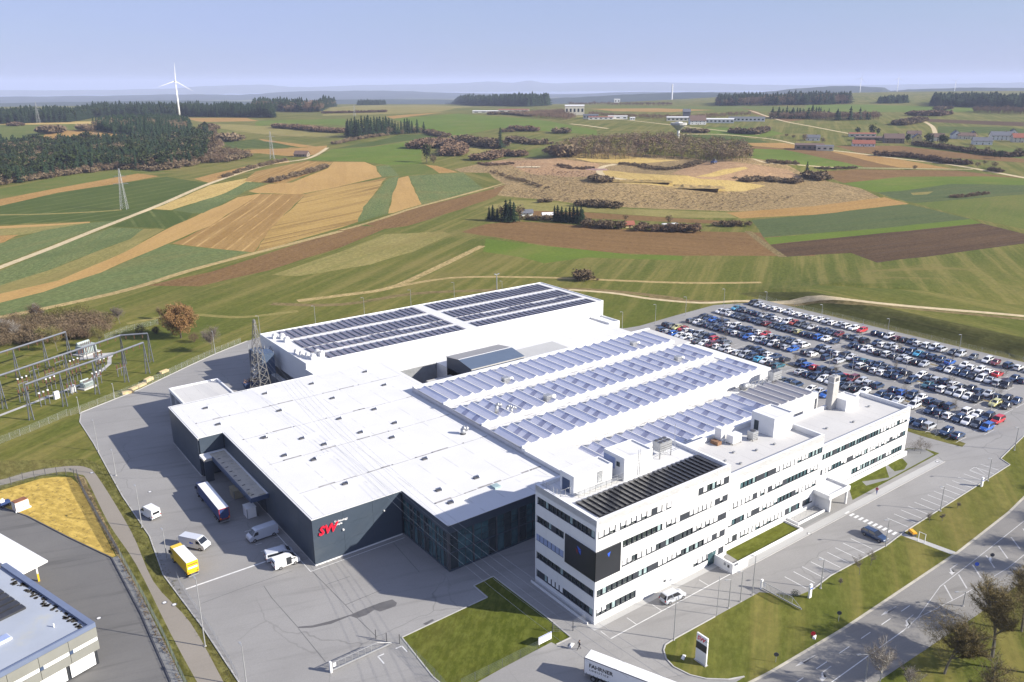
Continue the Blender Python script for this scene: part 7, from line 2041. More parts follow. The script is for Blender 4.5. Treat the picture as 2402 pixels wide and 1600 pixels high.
# individual far trees
TM = {}
def tree_mesh(kind, k):
    key = (kind, k)
    if key not in TM:
        if kind == 'spruce': v, f = CON_MID[k % 4]; mt = L_SPRUCE
        elif kind == 'pine':
            rs = np.random.RandomState(k + 60); v, f = tris_cloud(420, (0, 0, .58), (.26, .26, .42), .05, .25, rs=rs); mt = L_PINE
        elif kind == 'autumn':
            rs = np.random.RandomState(k + 70); v, f = tris_cloud(420, (0, 0, .52), (.40, .40, .46), .05, .3, rs=rs); mt = L_BARE
        else: v, f = BARE_MID[k % 3]; mt = L_BARE
        TM[key] = np_mesh('crown', v, f, [mt])
    return TM[key]
TRUNK = MB().tube((0, 0, 0), (0, 0, .5), .018, .012, 6).mesh('trunk', L_BARK)
def far_tree(kind, p, h, w, label, group=None, k=0):
    t = thing({'spruce': 'spruce_tree', 'pine': 'pine_tree', 'autumn': 'round_tree', 'bare': 'bare_tree'}[kind], label, 'tree', (p.x, p.y, hgt(p.x, p.y) - .1), rnd.uniform(0, 6.28), group)
    c = put('crown', tree_mesh(kind, k), t); c.scale = (h * w, h * w, h)
    c = put('trunk', TRUNK, t); c.scale = (h, h, h)
    return t
def px_tree(kind, f, bx, by, ty, w, label, k=0, group=None):
    b, h = tall(f, bx, by, bx, ty)
    return far_tree(kind, b, h, w, label, group, k)
px_tree('spruce', 'B', 1688, 498, 345, 1.1, 'tall lone spruce at the end of the brown hedge', 1)
px_tree('pine', 'B', 1180, 592, 448, 1.0, 'dark round pine beside the orange round tree', 1)
px_tree('autumn', 'B', 1225, 600, 528, 1.1, 'orange-brown round tree at the foot of the dark pine', 2)
px_tree('spruce', 'C', 1940, 548, 475, 1.5, 'small dark spruce right of the quarry wood', 2)
px_tree('spruce', 'd', 852, 775, 668, 1.0, 'slim dark spruce at the right end of the quarry', 3)
for k, (x, b_, t_) in enumerate([(640, 418, 285), (668, 420, 280), (690, 415, 270), (715, 420, 290), (735, 412, 262), (758, 416, 268), (780, 410, 258), (800, 414, 275), (822, 408, 265), (842, 410, 272), (862, 405, 268), (884, 405, 275), (902, 402, 265), (925, 400, 278), (945, 398, 290), (965, 398, 300), (985, 396, 310), (1005, 394, 300), (1030, 393, 285), (1048, 392, 282), (1062, 392, 290), (1080, 390, 300), (1115, 390, 290), (1160, 388, 308), (630, 410, 300), (700, 405, 290), (770, 402, 275), (850, 398, 285), (655, 412, 295), (910, 396, 285)]):
    px_tree('spruce', 'B', x, b_, t_, 1.25, f'{ORD[k] if k < 20 else ["twenty-first", "twenty-second", "twenty-third", "twenty-fourth", "thirteenth rear", "second rear", "sixth rear", "eleventh rear", "first rear", "last rear"][k - 20]} spruce from the left in the clump below the centre horizon', k, 'spruces in the clump')
for k, (x, b_, t_, kd) in enumerate([(920, 402, 335, 'autumn'), (900, 404, 345, 'autumn'), (1010, 400, 360, 'autumn'), (1140, 392, 340, 'bare'), (1095, 392, 345, 'bare')]):
    px_tree(kd, 'B', x, b_, t_, 1.2, ['brown round tree in front of the spruce clump', 'second brown round tree left in front of the spruce clump', 'low brown round tree right in front of the spruce clump', 'bare tree at the right end of the spruce clump', 'bare tree between the last spruces of the clump'][k], k)
for k, (x, b_, t_) in enumerate([(140, 990, 890), (165, 993, 880), (195, 995, 905), (255, 998, 845), (285, 1000, 838), (310, 1003, 860), (270, 1002, 870)]):
    px_tree('spruce', 'C', x, b_, t_, 1.5, f'{ORD[k]} dark spruce from the left in the garden group behind the brown field', k, 'left dark garden spruces')
for k, (x, b_, t_) in enumerate([(590, 998, 885), (612, 1000, 880), (640, 1002, 890), (668, 1005, 900), (695, 1008, 885), (720, 1010, 882), (745, 1012, 888), (772, 1014, 890), (785, 1012, 905)]):
    px_tree('spruce', 'C', x, b_, t_, 1.5, f'{ORD[k]} dark spruce from the left in the row right of the garden huts', k, 'right dark garden spruces')
for k, (f, x, b_, t_, kd, w, lb) in enumerate([('C', 350, 1000, 870, 'bare', 1.2, 'thin bare tree between the dark garden spruces'), ('C', 225, 995, 880, 'bare', 1.3, 'bare tree inside the left garden group'), ('C', 1378, 1030, 945, 'bare', 1.3, 'bare tree rising from the garden hedge'), ('C', 1080, 1000, 945, 'bare', 1.4, 'small bare tree behind the garden hut'),
                      ('d', 1205, 487, 430, 'pine', 1.5, 'dark round conifer left above the village barns'), ('d', 1300, 497, 410, 'pine', 1.4, 'large dark conifer above the village barns'), ('d', 1345, 492, 435, 'pine', 1.2, 'dark conifer right of the large one above the barns'), ('d', 1548, 546, 475, 'pine', 1.5, 'dark conifer left of the yellow village house'), ('d', 1690, 552, 470, 'pine', 1.6, 'wide dark conifer in the middle of the village'),
                      ('d', 1720, 545, 480, 'spruce', 1.3, 'pointed conifer in the middle of the village'), ('d', 1785, 572, 475, 'pine', 1.4, 'tall dark conifer right in the village'), ('d', 1810, 560, 490, 'pine', 1.2, 'dark conifer behind the tall one in the village'), ('d', 2190, 655, 590, 'pine', 1.5, 'dark conifer below the right village houses'), ('d', 2150, 650, 600, 'pine', 1.3, 'smaller dark conifer below the right village houses'),
                      ('d', 2270, 500, 445, 'pine', 1.5, 'dark tree behind the right village houses'), ('d', 838, 530, 478, 'autumn', 1.2, 'round tree left of the far barn'), ('d', 965, 545, 500, 'autumn', 1.3, 'round brown tree behind the far barn'), ('d', 1598, 728, 693, 'autumn', 1.6, 'lone round bush beside the field lane'), ('d', 1520, 640, 590, 'autumn', 1.4, 'round tree in the long village hedge'),
                      ('d', 2030, 718, 670, 'bare', 1.8, 'bare tree beside the village road'), ('d', 2148, 722, 668, 'bare', 1.8, 'second bare tree beside the village road'), ('d', 2080, 700, 660, 'bare', 1.8, 'bare tree behind the two roadside ones'), ('d', 385, 615, 510, 'bare', 1.4, 'tall bare tree at the right end of the quarry wood'), ('d', 715, 502, 478, 'autumn', 1.8, 'round bush on the green slope left'), ('d', 762, 512, 486, 'autumn', 1.8, 'round bush on the green slope right'),
                      ('d', 2310, 630, 570, 'autumn', 1.6, 'brown tree at the right edge below the village'), ('d', 1990, 600, 550, 'autumn', 1.4, 'brown tree under the village row'), ('d', 2100, 610, 565, 'autumn', 1.6, 'brown tree right under the village row'), ('A', 1485, 780, 610, 'bare', .9, 'pale slender tree at the foot of the wooded hill'), ('A', 1240, 545, 520, 'pine', 1.5, 'pine at the foot of the wind turbine')]):
    px_tree(kd, f, x, b_, t_, w, lb, k)

# ------------------------------------------------------------------ nearer trees with real limbs
def bare_tree(name, label, p, h, spread, seed, bark, twig, twigs=2600, trunk_r=.25, first=.3, tw=.014, group=None, leaf=None, levels=4, tlen=.75, cloud=0):
    rs = random.Random(seed)
    t = thing(name, label, 'tree', (p.x, p.y, p.z if len(p) > 2 else 0), 0, group)
    mb = MB(); tips = []
    def grow(a, d, l, r, lv):
        n = 3; q = a
        for i in range(n):
            d2 = (d + Vector((rs.uniform(-1, 1), rs.uniform(-1, 1), rs.uniform(-.3, .6))) * .16).normalized()
            e = q + d2 * (l / n); mb.tube(q, e, r * (1 - i / n * .45), r * (1 - (i + 1) / n * .45), 6 if lv < 2 else 4 if lv < 3 else 3, False)
            q = e; d = d2
            if lv >= 2 or i > 0: tips.append((q, d, lv))
            if lv < levels and (lv > 0 or i * l / n > first * l):
                for k in range(2 if lv < 3 else 1):
                    a_ = rs.uniform(0, 6.28); side = Vector((math.cos(a_), math.sin(a_), rs.uniform(.25, .9)))
                    grow(q, (d * .35 + side * spread).normalized(), l * rs.uniform(.42, .62), r * .5, lv + 1)
        if lv < levels: grow(q, d, l * .6, r * .55, lv + 1)
    grow(Vector((0, 0, 0)), Vector((0, 0, 1)), h * .52, trunk_r, 0)
    put('trunk', mb.mesh('trunk', bark), t)
    V = []; F = []
    for i in range(twigs):
        q, d, lv = tips[rs.randrange(len(tips))]
        dd = (d * .5 + Vector((rs.gauss(0, 1), rs.gauss(0, 1), rs.gauss(.25, .8))) * .55).normalized()
        l = rs.uniform(.35, 1.0) * tlen; s = q + d * rs.uniform(-.3, .2)
        e = s + dd * l; sd = dd.cross(Vector((rs.uniform(-1, 1), rs.uniform(-1, 1), rs.uniform(-1, 1)))).normalized() * tw
        b = len(V); V += [tuple(s - sd), tuple(s + sd), tuple(e)]; F.append((b, b + 1, b + 2))
        if leaf:
            for j in range(leaf):
                c = s.lerp(e, rs.uniform(.3, 1)); u = Vector((rs.gauss(0, 1), rs.gauss(0, 1), rs.gauss(0, 1))).normalized() * .13; w_ = u.cross(Vector((0, 0, 1))).normalized() * .1
                b = len(V); V += [tuple(c - u), tuple(c + w_), tuple(c + u)]; F.append((b, b + 1, b + 2))
    zt = max(v[2] for v in V)
    if cloud:
        cv, cf = tris_cloud(cloud, (0, 0, zt * .60), (zt * .40 * spread, zt * .40 * spread, zt * .38), .42, .12, rs=np.random.RandomState(seed), aspect=.10)
        cf = cf + len(V); V = np.vstack([np.array(V), cv]); F = np.vstack([np.array(F), cf])
    put('crown', np_mesh('crown', V, F, [twig]), t)
    # scale the whole to the wanted height
    zmax = max(v[2] for v in V); s = h / zmax
    for c in t.children: c.scale = (s, s, s)
    return t
M_TWO = leafmat('olive brown twigs', (.185, .145, .062), (.250, .200, .085), (.12, .09, .04), 1.5)
M_TWB = leafmat('grey brown twigs', (.170, .140, .108), (.230, .195, .155), (.11, .09, .07), 1.5)
def big(f, b, ty, lb, spread, seed, **k):
    base, h = tall(f, b[0], b[1], b[0], ty)
    return bare_tree(k.pop('name', 'bare_tree'), lb, base, h, spread, seed, k.pop('bark', L_GREYB), k.pop('twig', M_TWO), **k)
big('9', (2060, 1335), 560, 'tallest bare mossy tree at the lower right corner', .95, 3, twigs=15000, trunk_r=.34, tw=.030, tlen=1.0, name='roadside_tree', cloud=5000)
big('9', (1622, 1490), 830, 'broad bare tree between the birch and the tallest roadside tree', 1.15, 4, twigs=14000, trunk_r=.24, tw=.030, tlen=1.0, name='roadside_tree', cloud=5000)
big('9', (2330, 1100), 470, 'bare tree at the right edge behind the tallest roadside tree', 1.0, 5, twigs=10000, trunk_r=.25, tw=.030, name='roadside_tree', cloud=4500)
big('9', (2500, 1500), 560, 'bare tree just cut off by the lower right corner', 1.0, 15, twigs=9000, trunk_r=.28, tw=.030, name='roadside_tree', cloud=4500)
big('9', (1020, 1640), 1085, 'pale-barked birch at the bottom edge beside the road', .75, 6, bark=L_BIRCH, twig=M_TWB, twigs=5200, trunk_r=.16, tw=.013, name='birch_tree')
big('9', (1270, 1680), 1330, 'smaller pale birch right of the bottom edge birch', .7, 7, bark=L_BIRCH, twig=M_TWB, twigs=2600, trunk_r=.10, tw=.013, name='birch_tree')
# the roadside row goes on beyond the frame and shades the road
for k, (x, y, h) in enumerate([(150, 38.5, 13), (162, 38, 12), (176, 39, 13), (190, 41.5, 12), (204, 43, 13), (100, 30.5, 12), (86, 33, 13)]):
    b_ = Vector((x, y, 0))
    bare_tree('roadside_tree', ['bare tree of the roadside row beyond the right edge, nearest the island', 'second bare tree of the roadside row along the right edge', 'third bare tree of the roadside row along the right edge', 'fourth bare tree of the roadside row along the right edge', 'farthest bare tree of the roadside row at the right edge', 'bare roadside tree just below the bottom edge', 'bare roadside tree below the bottom edge left of the birch'][k], b_, h, 1.0, 20 + k, L_GREYB, M_TWO, 6500, .24, tw=.030, tlen=1.0, cloud=3500)
# substation thicket, oak and shrubs
b_, h_ = tall('v', 1785, 560, 1740, 205)
t = thing('oak_tree', 'big round oak with dry orange-brown leaves beyond the substation', 'tree', (b_.x, b_.y, 0))
rs_o = np.random.RandomState(5); w_ = h_ * .5
va, fa = tris_cloud(11000, (0, 0, h_ * .56), (w_ * 1.05, w_ * 1.05, h_ * .46), .27, .45, rs=rs_o, aspect=.9)
put('crown', np_mesh('crown', va, fa, [L_OAK]), t)
mb = MB(); mb.tube((0, 0, 0), (0, 0, h_ * .5), .3, .16, 8, False)
for i in range(9): a_ = i * .7; mb.tube((0, 0, h_ * (.18 + .03 * i)), (math.cos(a_) * w_ * .7, math.sin(a_) * w_ * .7, h_ * (.45 + .04 * i)), .1, .03, 5, False)
mb.put('trunk', L_BARK, t)
def shrub(f, bx, by, ty, w, lb, mt, seed, n=1400, kind='bush'):
    b, h = tall(f, bx, by, bx, ty); rs = np.random.RandomState(seed)
    t = thing('shrub' if kind == 'bush' else 'small_tree', lb, 'shrub', (b.x, b.y, b.z), 0)
    v, f_ = tris_cloud(n, (0, 0, h * .52), (h * w * .5, h * w * .5, h * .5), .16, .35, rs=rs, aspect=.5)
    v[:, 2] = np.maximum(v[:, 2], .05); put('foliage', np_mesh('foliage', v, f_, [mt]), t)
    mb = MB()
    for i in range(6): mb.tube((0, 0, 0), (math.cos(i) * h * w * .25, math.sin(i) * h * w * .25, h * .6), .05, .02, 4, False)
    mb.put('stem', L_BARK, t)
shrub('v', 1388, 528, 412, 1.1, 'dark purple-brown round shrub left of the oak', leafmat('dark purple twigs', (.045, .030, .034), (.07, .048, .048), None, 1), 31)
shrub('v', 1540, 520, 438, 1.1, 'smaller dark shrub between the round shrub and the oak', leafmat('dark purple twigs', (.045, .030, .034), (.07, .048, .048), None, 1), 32)
shrub('v', 1915, 602, 495, 1.2, 'reddish round shrub at the right foot of the oak', L_RED, 33)
def vt(bx, by, ty, lb, seed, bark=L_GREYB, twig=M_TWB, tw=.038, n=3200, name='bare_tree', sp=.9, r=.12): 
    b, h = tall('v', bx, by, bx, ty)
    bare_tree(name, lb, b, h, sp, seed, bark, twig, n, r, tw=tw, cloud=int(n * .6))
vt(2095, 700, 410, 'bare round-crowned tree beside the lamp post right of the oak', 41, n=4200, sp=1.1, r=.15)
vt(1575, 372, 230, 'slender bare tree standing alone left above the oak', 42, twig=M_TWO, n=1200)
vt(1185, 420, 215, 'dark bare tree on the edge of the substation thicket', 43, n=3000)
vt(172, 590, 345, 'white-stemmed birch at the left behind the substation', 44, L_BIRCH, M_TWB, n=1500, name='birch_tree', r=.16)
vt(70, 520, 340, 'second white-stemmed birch near the left edge', 45, L_BIRCH, M_TWB, n=1500, name='birch_tree', r=.14)
vt(325, 400, 190, 'tall red-crowned birch above the thicket', 46, L_BIRCH, L_RED, n=2600, name='birch_tree', r=.14)
vt(390, 410, 200, 'red-crowned birch right of the tall one above the thicket', 47, L_BIRCH, L_RED, n=2600, name='birch_tree', r=.14)
vt(985, 650, 405, 'yellow-green willow right behind the transformer', 48, L_GREYB, L_OLIVE, n=2600, name='willow_tree', sp=1.0)
vt(570, 690, 405, 'yellow-green willow behind the rear substation gantry', 49, L_GREYB, L_OLIVE, n=2600, name='willow_tree', sp=1.0)
vt(420, 620, 420, 'yellow-green willow left behind the rear substation gantry', 50, L_GREYB, L_OLIVE, n=2200, name='willow_tree', sp=1.0)
def shr_poly(name, label, f, pts, sp, h, protos, mt, seed):
    rs = np.random.RandomState(seed); poly = [tuple(G(f, *p)[:2]) for p in pts]
    merge(name, [(protos[rs.randint(3)], x, y, hgt(x, y) - .1, h * rs.uniform(.55, 1.15), rs.uniform(.9, 1.5), rs.uniform(0, 6.28)) for x, y in scatter(poly, sp, rs)], mt, label)
BUSH_HI = [bush_np(360, size=.06, aspect=.35, shell=.1) for i in range(3)]
shr_poly('bare_thicket', 'brown thicket of bare bushes on the left behind the substation', 'v', [(-100, 470), (0, 450), (200, 420), (420, 395), (700, 370), (900, 390), (1150, 430), (1100, 520), (900, 590), (640, 600), (400, 650), (200, 640), (-100, 700)], 2.3, 5.6, BUSH_HI, L_BARE, 51)
shr_poly('bare_thicket', 'reddish thicket patch in the brown thicket on the left', 'v', [(640, 560), (700, 470), (880, 440), (1080, 470), (1000, 560), (800, 590)], 2.6, 5.5, BUSH_HI, L_RED, 52)
shr_poly('bare_thicket', 'yellow-green bushes at the back of the thicket on the left', 'v', [(430, 420), (600, 360), (880, 350), (880, 400), (600, 430)], 2.8, 6.5, BUSH_HI, L_OLIVE, 53)
# young trees along the stalls and in the car park
sap = 0
for f, b, ty, lb in [('6', (1072, 1335), 1215, 'young bare tree with a double stem at the near stalls'), ('6', (990, 1405), 1255, 'young bare tree left of the double-stemmed one at the near stalls'), ('6', (850, 1480), 1420, 'newly planted sapling at the near stalls'), ('6', (1505, 1020), 930, 'young bare tree below the far stalls'), ('6', (1710, 915), 860, 'young tree in the middle of the far stalls'),
                      ('6', (1440, 515), 370, 'bare tree in front of the far wing end'), ('6', (1600, 1010), 940, 'sapling on the verge below the far stalls')]:
    base, h = tall(f, *b, b[0], ty); bare_tree('young_tree', lb, base, h, .9, 70 + sap, L_GREYB, M_TWB, 700, .06, tw=.012, tlen=.5, levels=3); sap += 1
proto_sap = bare_tree('young_tree', 'thin bare tree at the left end of the fourth row', Vector((204.4, 176, 0)), 5.0, .9, 90, L_GREYB, M_TWB, 420, .05, tw=.016, tlen=.5, levels=3, group='young trees between the parking rows')
for x, ys in ((204.4, (160, 133.5, 120, 99, 86)), (221.3, (174, 155, 128, 111, 96, 84)), (238.8, (182, 170, 150, 134, 120, 104, 90))):
    for k, y in enumerate(ys):
        c = dup(proto_sap); c.location = (x, y, 0); c.rotation_euler = (0, 0, y)
        c['label'] = f'thin bare tree, {ORD[k + (1 if x == 204.4 else 0)]} from left in the {dict([(204.4, "lowest"), (221.3, "middle"), (238.8, "upper")])[x]} planted strip of the car park'
# bush at the end of the far wing
def wshrub(x, y, h, w, lb, mt, seed, n=900):
    rs = np.random.RandomState(seed); t = thing('shrub', lb, 'shrub', (x, y, 0))
    v, f_ = tris_cloud(n, (0, 0, h * .5), (h * w * .5, h * w * .5, h * .5), .10, .3, rs=rs, aspect=.4); v[:, 2] = np.maximum(v[:, 2], .03)
    put('foliage', np_mesh('foliage', v, f_, [mt]), t); MB().tube((0, 0, 0), (0, 0, h * .5), .05, .02, 5).put('stem', L_BARK, t)
wshrub(176.0, 81.5, 2.6, 1.3, 'leafless grey shrub nearest the end of the far wing', M_TWB, 61); wshrub(178.5, 80.0, 2.4, 1.2, 'second leafless grey shrub beside the far wing end', M_TWB, 62); wshrub(174.6, 84.0, 2.2, 1.2, 'third leafless shrub close to the far wing wall', M_TWB, 63)
bq = G('8', 2215, 590); wshrub(bq.x, bq.y, 1.4, 1.3, 'dark evergreen bush at the tail of the sliding gate', L_SPRUCE, 64, 700)
# tufts on the verges and the planted bank: nobody could count them
def tufts(name, label, polys, sp, h, mt, seed):
    rs = np.random.RandomState(seed); items = []
    pr = [bush_np(16, size=.22, aspect=.5, shell=.1) for _ in range(3)]
    for poly in polys:
        for x, y in scatter(poly, sp, rs): items.append((pr[rs.randint(3)], x, y, hgt(x, y) - .02, h * rs.uniform(.4, 1.3), rs.uniform(1, 1.8), rs.uniform(0, 6.28)))
    merge(name, items, mt, label)
gp = lambda f, *pp: [tuple(G(f, *q)[:2]) for q in pp]
L_STRAWT = leafmat('dry tufts', (.20, .16, .08), (.28, .22, .11), None, 1.0)
tufts('ground_plants', 'low dry plants on the planted bank beside the footpath', [gp('2', (560, 60), (620, 70), (860, 560), (1060, 970), (1350, 1568), (1310, 1568), (1020, 980), (850, 620))], .55, .5, L_BARE, 71)
tufts('grass_tufts', 'rough grass tufts on the verge by the yard', [gp('2', (700, -40), (800, 10), (1100, 500), (1500, 1180), (1740, 1568), (1660, 1568), (1400, 1130), (960, 450), (740, 60))], .75, .30, leafmat('verge tufts', (.10, .10, .03), (.16, .14, .05), None, .8), 72)
tufts('grass_tufts', 'straw-coloured tufts on the dry grass plot', [gp('2', (0, 165), (500, 65), (700, 350), (840, 635), (500, 500), (200, 340), (0, 270))], 1.3, .35, L_STRAWT, 73)
tufts('ground_plants', 'rough scrub plants on the outer quarry slope', [gp('C', (200, 790), (600, 780), (1000, 790), (1500, 800), (2000, 800), (2300, 830), (1850, 925), (1300, 905), (800, 880), (400, 845))], 5.0, 1.6, L_BARE, 74)
tufts('ground_plants', 'rough growth on the quarry floor', [gp('C', (60, 640), (300, 590), (860, 660), (900, 720), (600, 770), (300, 720))], 5.5, 1.5, L_RED, 75)
# ------------------------------------------------------------------ far things
def wind_turbine(label, b, hub, rot, blade, angs, tw=2.2, face=None):
    t = thing('wind_turbine', label, 'wind turbine', (b.x, b.y, b.z), 0)
    H_ = hub - b.z
    MB().tube((0, 0, -1), (0, 0, H_), tw, tw * .5, 14).put('tower', M_WHITEP, t, smooth=True)
    fw_ = Vector((-b.x, -b.y, 0)).normalized() if face is None else Vector(face).normalized()
    sd = Vector((-fw_.y, fw_.x, 0))
    MB().tube(-fw_ * 4 + Vector((0, 0, H_ + .6)), fw_ * 3.2 + Vector((0, 0, H_ + .6)), 1.7, 1.4, 10).put('nacelle', M_WHITEP, t)
    c = fw_ * 3.6 + Vector((0, 0, H_ + .6))
    MB().tube(c - fw_ * .4, c + fw_ * 1.2, 1.3, .4, 10).put('hub', M_WHITEP, t)
    for a in angs:
        d = sd * math.sin(a) + Vector((0, 0, 1)) * math.cos(a); e = d.cross(fw_)
        mb = MB(); st = [(0, .7, .7), (.12, 1.6, .5), (.35, 1.2, .35), (.7, .75, .2), (1, .2, .08)]
        vs = []
        for q, w, th in st:
            p = c + d * (q * blade); vs += [p - e * w * .35, p + fw_ * th * .5, p + e * w * .65, p - fw_ * th * .5]
        fs = [(0, 1, 2, 3), (19, 18, 17, 16)]
        for i in range(4): fs += [(i * 4 + j, i * 4 + (j + 1) % 4, i * 4 + 4 + (j + 1) % 4, i * 4 + 4 + j) for j in range(4)]
        mb.add(vs, fs); mb.put('blade', M_WHITEP, t)
    return t
b = G('A', 1242, 527); d_ = pray(*fr('A', 1211, 268)); D_ = math.hypot(b.x, b.y); hub = CAM_H + d_.z * D_
wind_turbine('large white wind turbine rising over the wooded hill on the left', b, hub, 0, 35.5 / FPX * D_ * 1.04, [R(4), R(108 + 14), R(251)], 2.1)
for k, (hx, hy, lb, bl, an) in enumerate([(1232, 100, 'far pale wind turbine on the hill right of the centre', 45, (.3, 2.3, 4.5)), (1490, 98, 'far pale wind turbine in the middle of the right horizon', 45, (.0, 2.1, 4.2)), (1885, 118, 'faintest far wind turbine near the right edge', 40, (.8, 2.9, 5.0))]):
    d_ = pray(*fr('d', hx, hy)); D_ = (5200, 5600, 6400)[k]
    wind_turbine(lb, Vector((d_.x * D_, d_.y * D_, hgt(d_.x * D_, d_.y * D_))), CAM_H + d_.z * D_, 0, bl, an, 2.6)
d_ = pray(*fr('C', 1405, 52)); D_ = 5200; x, y = d_.x * D_, d_.y * D_; zt = CAM_H + d_.z * D_; zb = hgt(x, y)
t = thing('tall_tower', 'slim pale test tower standing on the centre horizon', 'tower', (x, y, zb)); MB().tube((0, 0, 0), (0, 0, zt - zb), 5, 4.5, 14).put('shaft', M_PLINTH, t)
# water tower
b = G('C', 1443, 425); _, h = tall('C', 1443, 425, 1443, 318)
t = thing('water_tower', 'concrete water tower shaped like a goblet behind the quarry wood', 'water tower', (b.x, b.y, b.z))
rw = 54 * .34 / FPX * math.hypot(b.x, b.y)
mb = MB(); mb.tube((0, 0, 0), (0, 0, h * .55), rw * .17, rw * .15, 14); mb.put('shaft', M_PLINTH, t)
mb = MB(); mb.tube((0, 0, h * .5), (0, 0, h * .86), rw * .16, rw * .92, 18); mb.tube((0, 0, h * .86), (0, 0, h), rw * .98, rw * 1.0, 18); mb.put('tank', M_CONC, t)
MB().box(-rw * .3, -rw * .3, h, rw * .3, rw * .3, h * 1.06).put('roof_hut', M_PLINTH, t); MB().tube((0, 0, h), (0, 0, h * 1.3), .3, .1, 5).put('mast', M_GREYMETAL, t)

M_TILER = mat('red roof tiles', (.26, .085, .05), .8, .15, .8); M_TILEB = mat('brown roof tiles', (.13, .085, .065), .8, .15, .8); M_TILEG = mat('grey roof tiles', (.12, .125, .14), .7, .12, .8)
M_PLASTER = mat('cream plaster', (.62, .58, .48), .8, .06, .4); M_PLASTW = mat('white plaster', (.72, .71, .68), .8, .05, .4); M_PLASTY = mat('yellow plaster', (.62, .50, .24), .8, .06, .4); M_BARNW = mat('grey barn boards', (.20, .16, .13), .85, .2, .8)
def house(label, f, x, y, L, W, eave, ridge, ang, wall, roof, name='house', cat='house', wins=4, chim=True, door=True):
    b = G(f, x, y)
    t = thing(name, label, cat, (b.x, b.y, b.z - .3), ang)
    e = eave; r_ = ridge
    MB().profile([(-W / 2, 0), (W / 2, 0), (W / 2, e), (0, r_), (-W / 2, e)], 'x', -L / 2, L / 2).put('wall', wall, t)
    rf = None
    for s in (-1, 1):
        k = (r_ - e) / (W / 2)
        rf = MB().profile([(0, r_ + .02), (s * (W / 2 + .6), e - .6 * k + .02), (s * (W / 2 + .6), e - .6 * k + .3), (0, r_ + .32)], 'x', -L / 2 - .5, L / 2 + .5).put('roof', roof, t)
    if chim: MB().box(L * .2, -.4, r_ - .8, L * .2 + .7, .3, r_ + 1.2).put('chimney', M_BROWNWOOD, rf)
    n = max(1, wins)
    for i in range(n):
        for s in (-1, 1):
            for z in ((1.2,) if e < 4.2 else (1.2, 3.8)):
                xx = -L / 2 + (i + .5) * L / n
                MB().box(xx - .55, s * (W / 2), z, xx + .55, s * (W / 2 + .04), z + 1.3).put('window', M_GLASS, t)
    for s in (-1, 1): MB().box(s * (L / 2), -.6, e - .8, s * (L / 2 + .04), .6, e + .6).put('window', M_GLASS, t)
    if door: MB().box(-.5, -W / 2 - .05, 0, .5, -W / 2 - .001, 2.1).put('door', M_BROWNWOOD, t)
    return t
def hall(label, f, x, y, L, W, H_, ang, wall, roof, name='farm_hall', cat='building', n=5):
    b = G(f, x, y); t = thing(name, label, cat, (b.x, b.y, b.z - .3), ang)
    MB().box(-L / 2, -W / 2, 0, L / 2, W / 2, H_).put('wall', wall, t); MB().profile([(-W / 2 - .4, H_), (W / 2 + .4, H_), (0, H_ + W * .1)], 'x', -L / 2 - .4, L / 2 + .4).put('roof', roof, t)
    for i in range(n): MB().box(-L / 2 + (i + .25) * L / n, -W / 2 - .05, H_ * .35, -L / 2 + (i + .75) * L / n, -W / 2, H_ * .7).put('window', M_GLASS, t)
    return t
A0 = R(-30)
house('small wooden field barn beside the gravel track on the left', 'A', 2085, 786, 14, 9, 3, 6, R(-45), M_BARNW, M_TILEB, 'field_barn', 'barn', 2, False)
hall('large brown-roofed barn with a pale gable on the lane', 'd', 870, 590, 30, 16, 5.5, R(-52), M_BARNW, M_TILEB, 'barn', 'barn')
hall('pale open shed at the right end of the brown barn', 'd', 975, 596, 18, 12, 5, R(-52), M_PLASTER, M_TILEG, 'barn', 'barn', 3)
house('long low house with a bright red roof', 'd', 1243, 567, 24, 11, 3.4, 7, R(-52), M_PLASTW, M_TILER, wins=6)
hall('long brown farm hall left in the village', 'd', 1330, 530, 48, 15, 4.5, R(-52), M_BARNW, M_TILEB, 'barn', 'barn'); hall('pale-roofed farm hall above the red-roofed house', 'd', 1235, 502, 32, 13, 4.2, R(-52), M_PLASTER, M_TILER, 'barn', 'barn')
house('farmhouse with a dark front and tall roof in the village', 'd', 1450, 545, 22, 15, 6, 11, R(-52), M_BARNW, M_TILEB, wins=3)
house('yellow gabled house in the middle of the village', 'd', 1612, 540, 12, 10, 6, 10, R(35), M_PLASTY, M_TILEG, wins=3); house('cream house behind the yellow gabled one', 'd', 1590, 510, 16, 11, 5, 9, R(-52), M_PLASTER, M_TILEB, wins=3)
house('white gabled house right of the tall conifers', 'd', 1878, 515, 11, 10, 5.5, 10, R(40), M_PLASTW, M_TILEG, wins=2); house('low cream house right of the white gable', 'd', 1950, 518, 20, 11, 4.5, 8, R(-52), M_PLASTER, M_TILEB); house('cream gable house at the end of the low cream one', 'd', 2000, 517, 10, 9, 5, 9.5, R(40), M_PLASTY, M_TILEG, wins=2)
house('white-gabled dark house below the village row', 'd', 2060, 556, 20, 11, 4.5, 8.5, R(-52), M_PLASTW, M_TILEG, wins=3); house('large white house with a dark roof on the right', 'd', 2190, 525, 24, 13, 6, 10.5, R(-52), M_PLASTW, M_TILEG, wins=5); house('reddish house at the right edge of the village', 'd', 2330, 540, 20, 12, 6, 10.5, R(-52), M_PLASTER, M_TILER)
house('small pale house left of the reddish one', 'd', 2275, 500, 14, 10, 5, 9, R(30), M_PLASTW, M_TILEG, wins=2); house('small white house behind the brown barn', 'd', 895, 528, 16, 10, 4, 7, R(-52), M_PLASTW, M_TILEG, wins=3)
house('dark-roofed house among the village conifers', 'd', 1750, 530, 16, 11, 5, 9, R(-52), M_PLASTER, M_TILEB, wins=3)
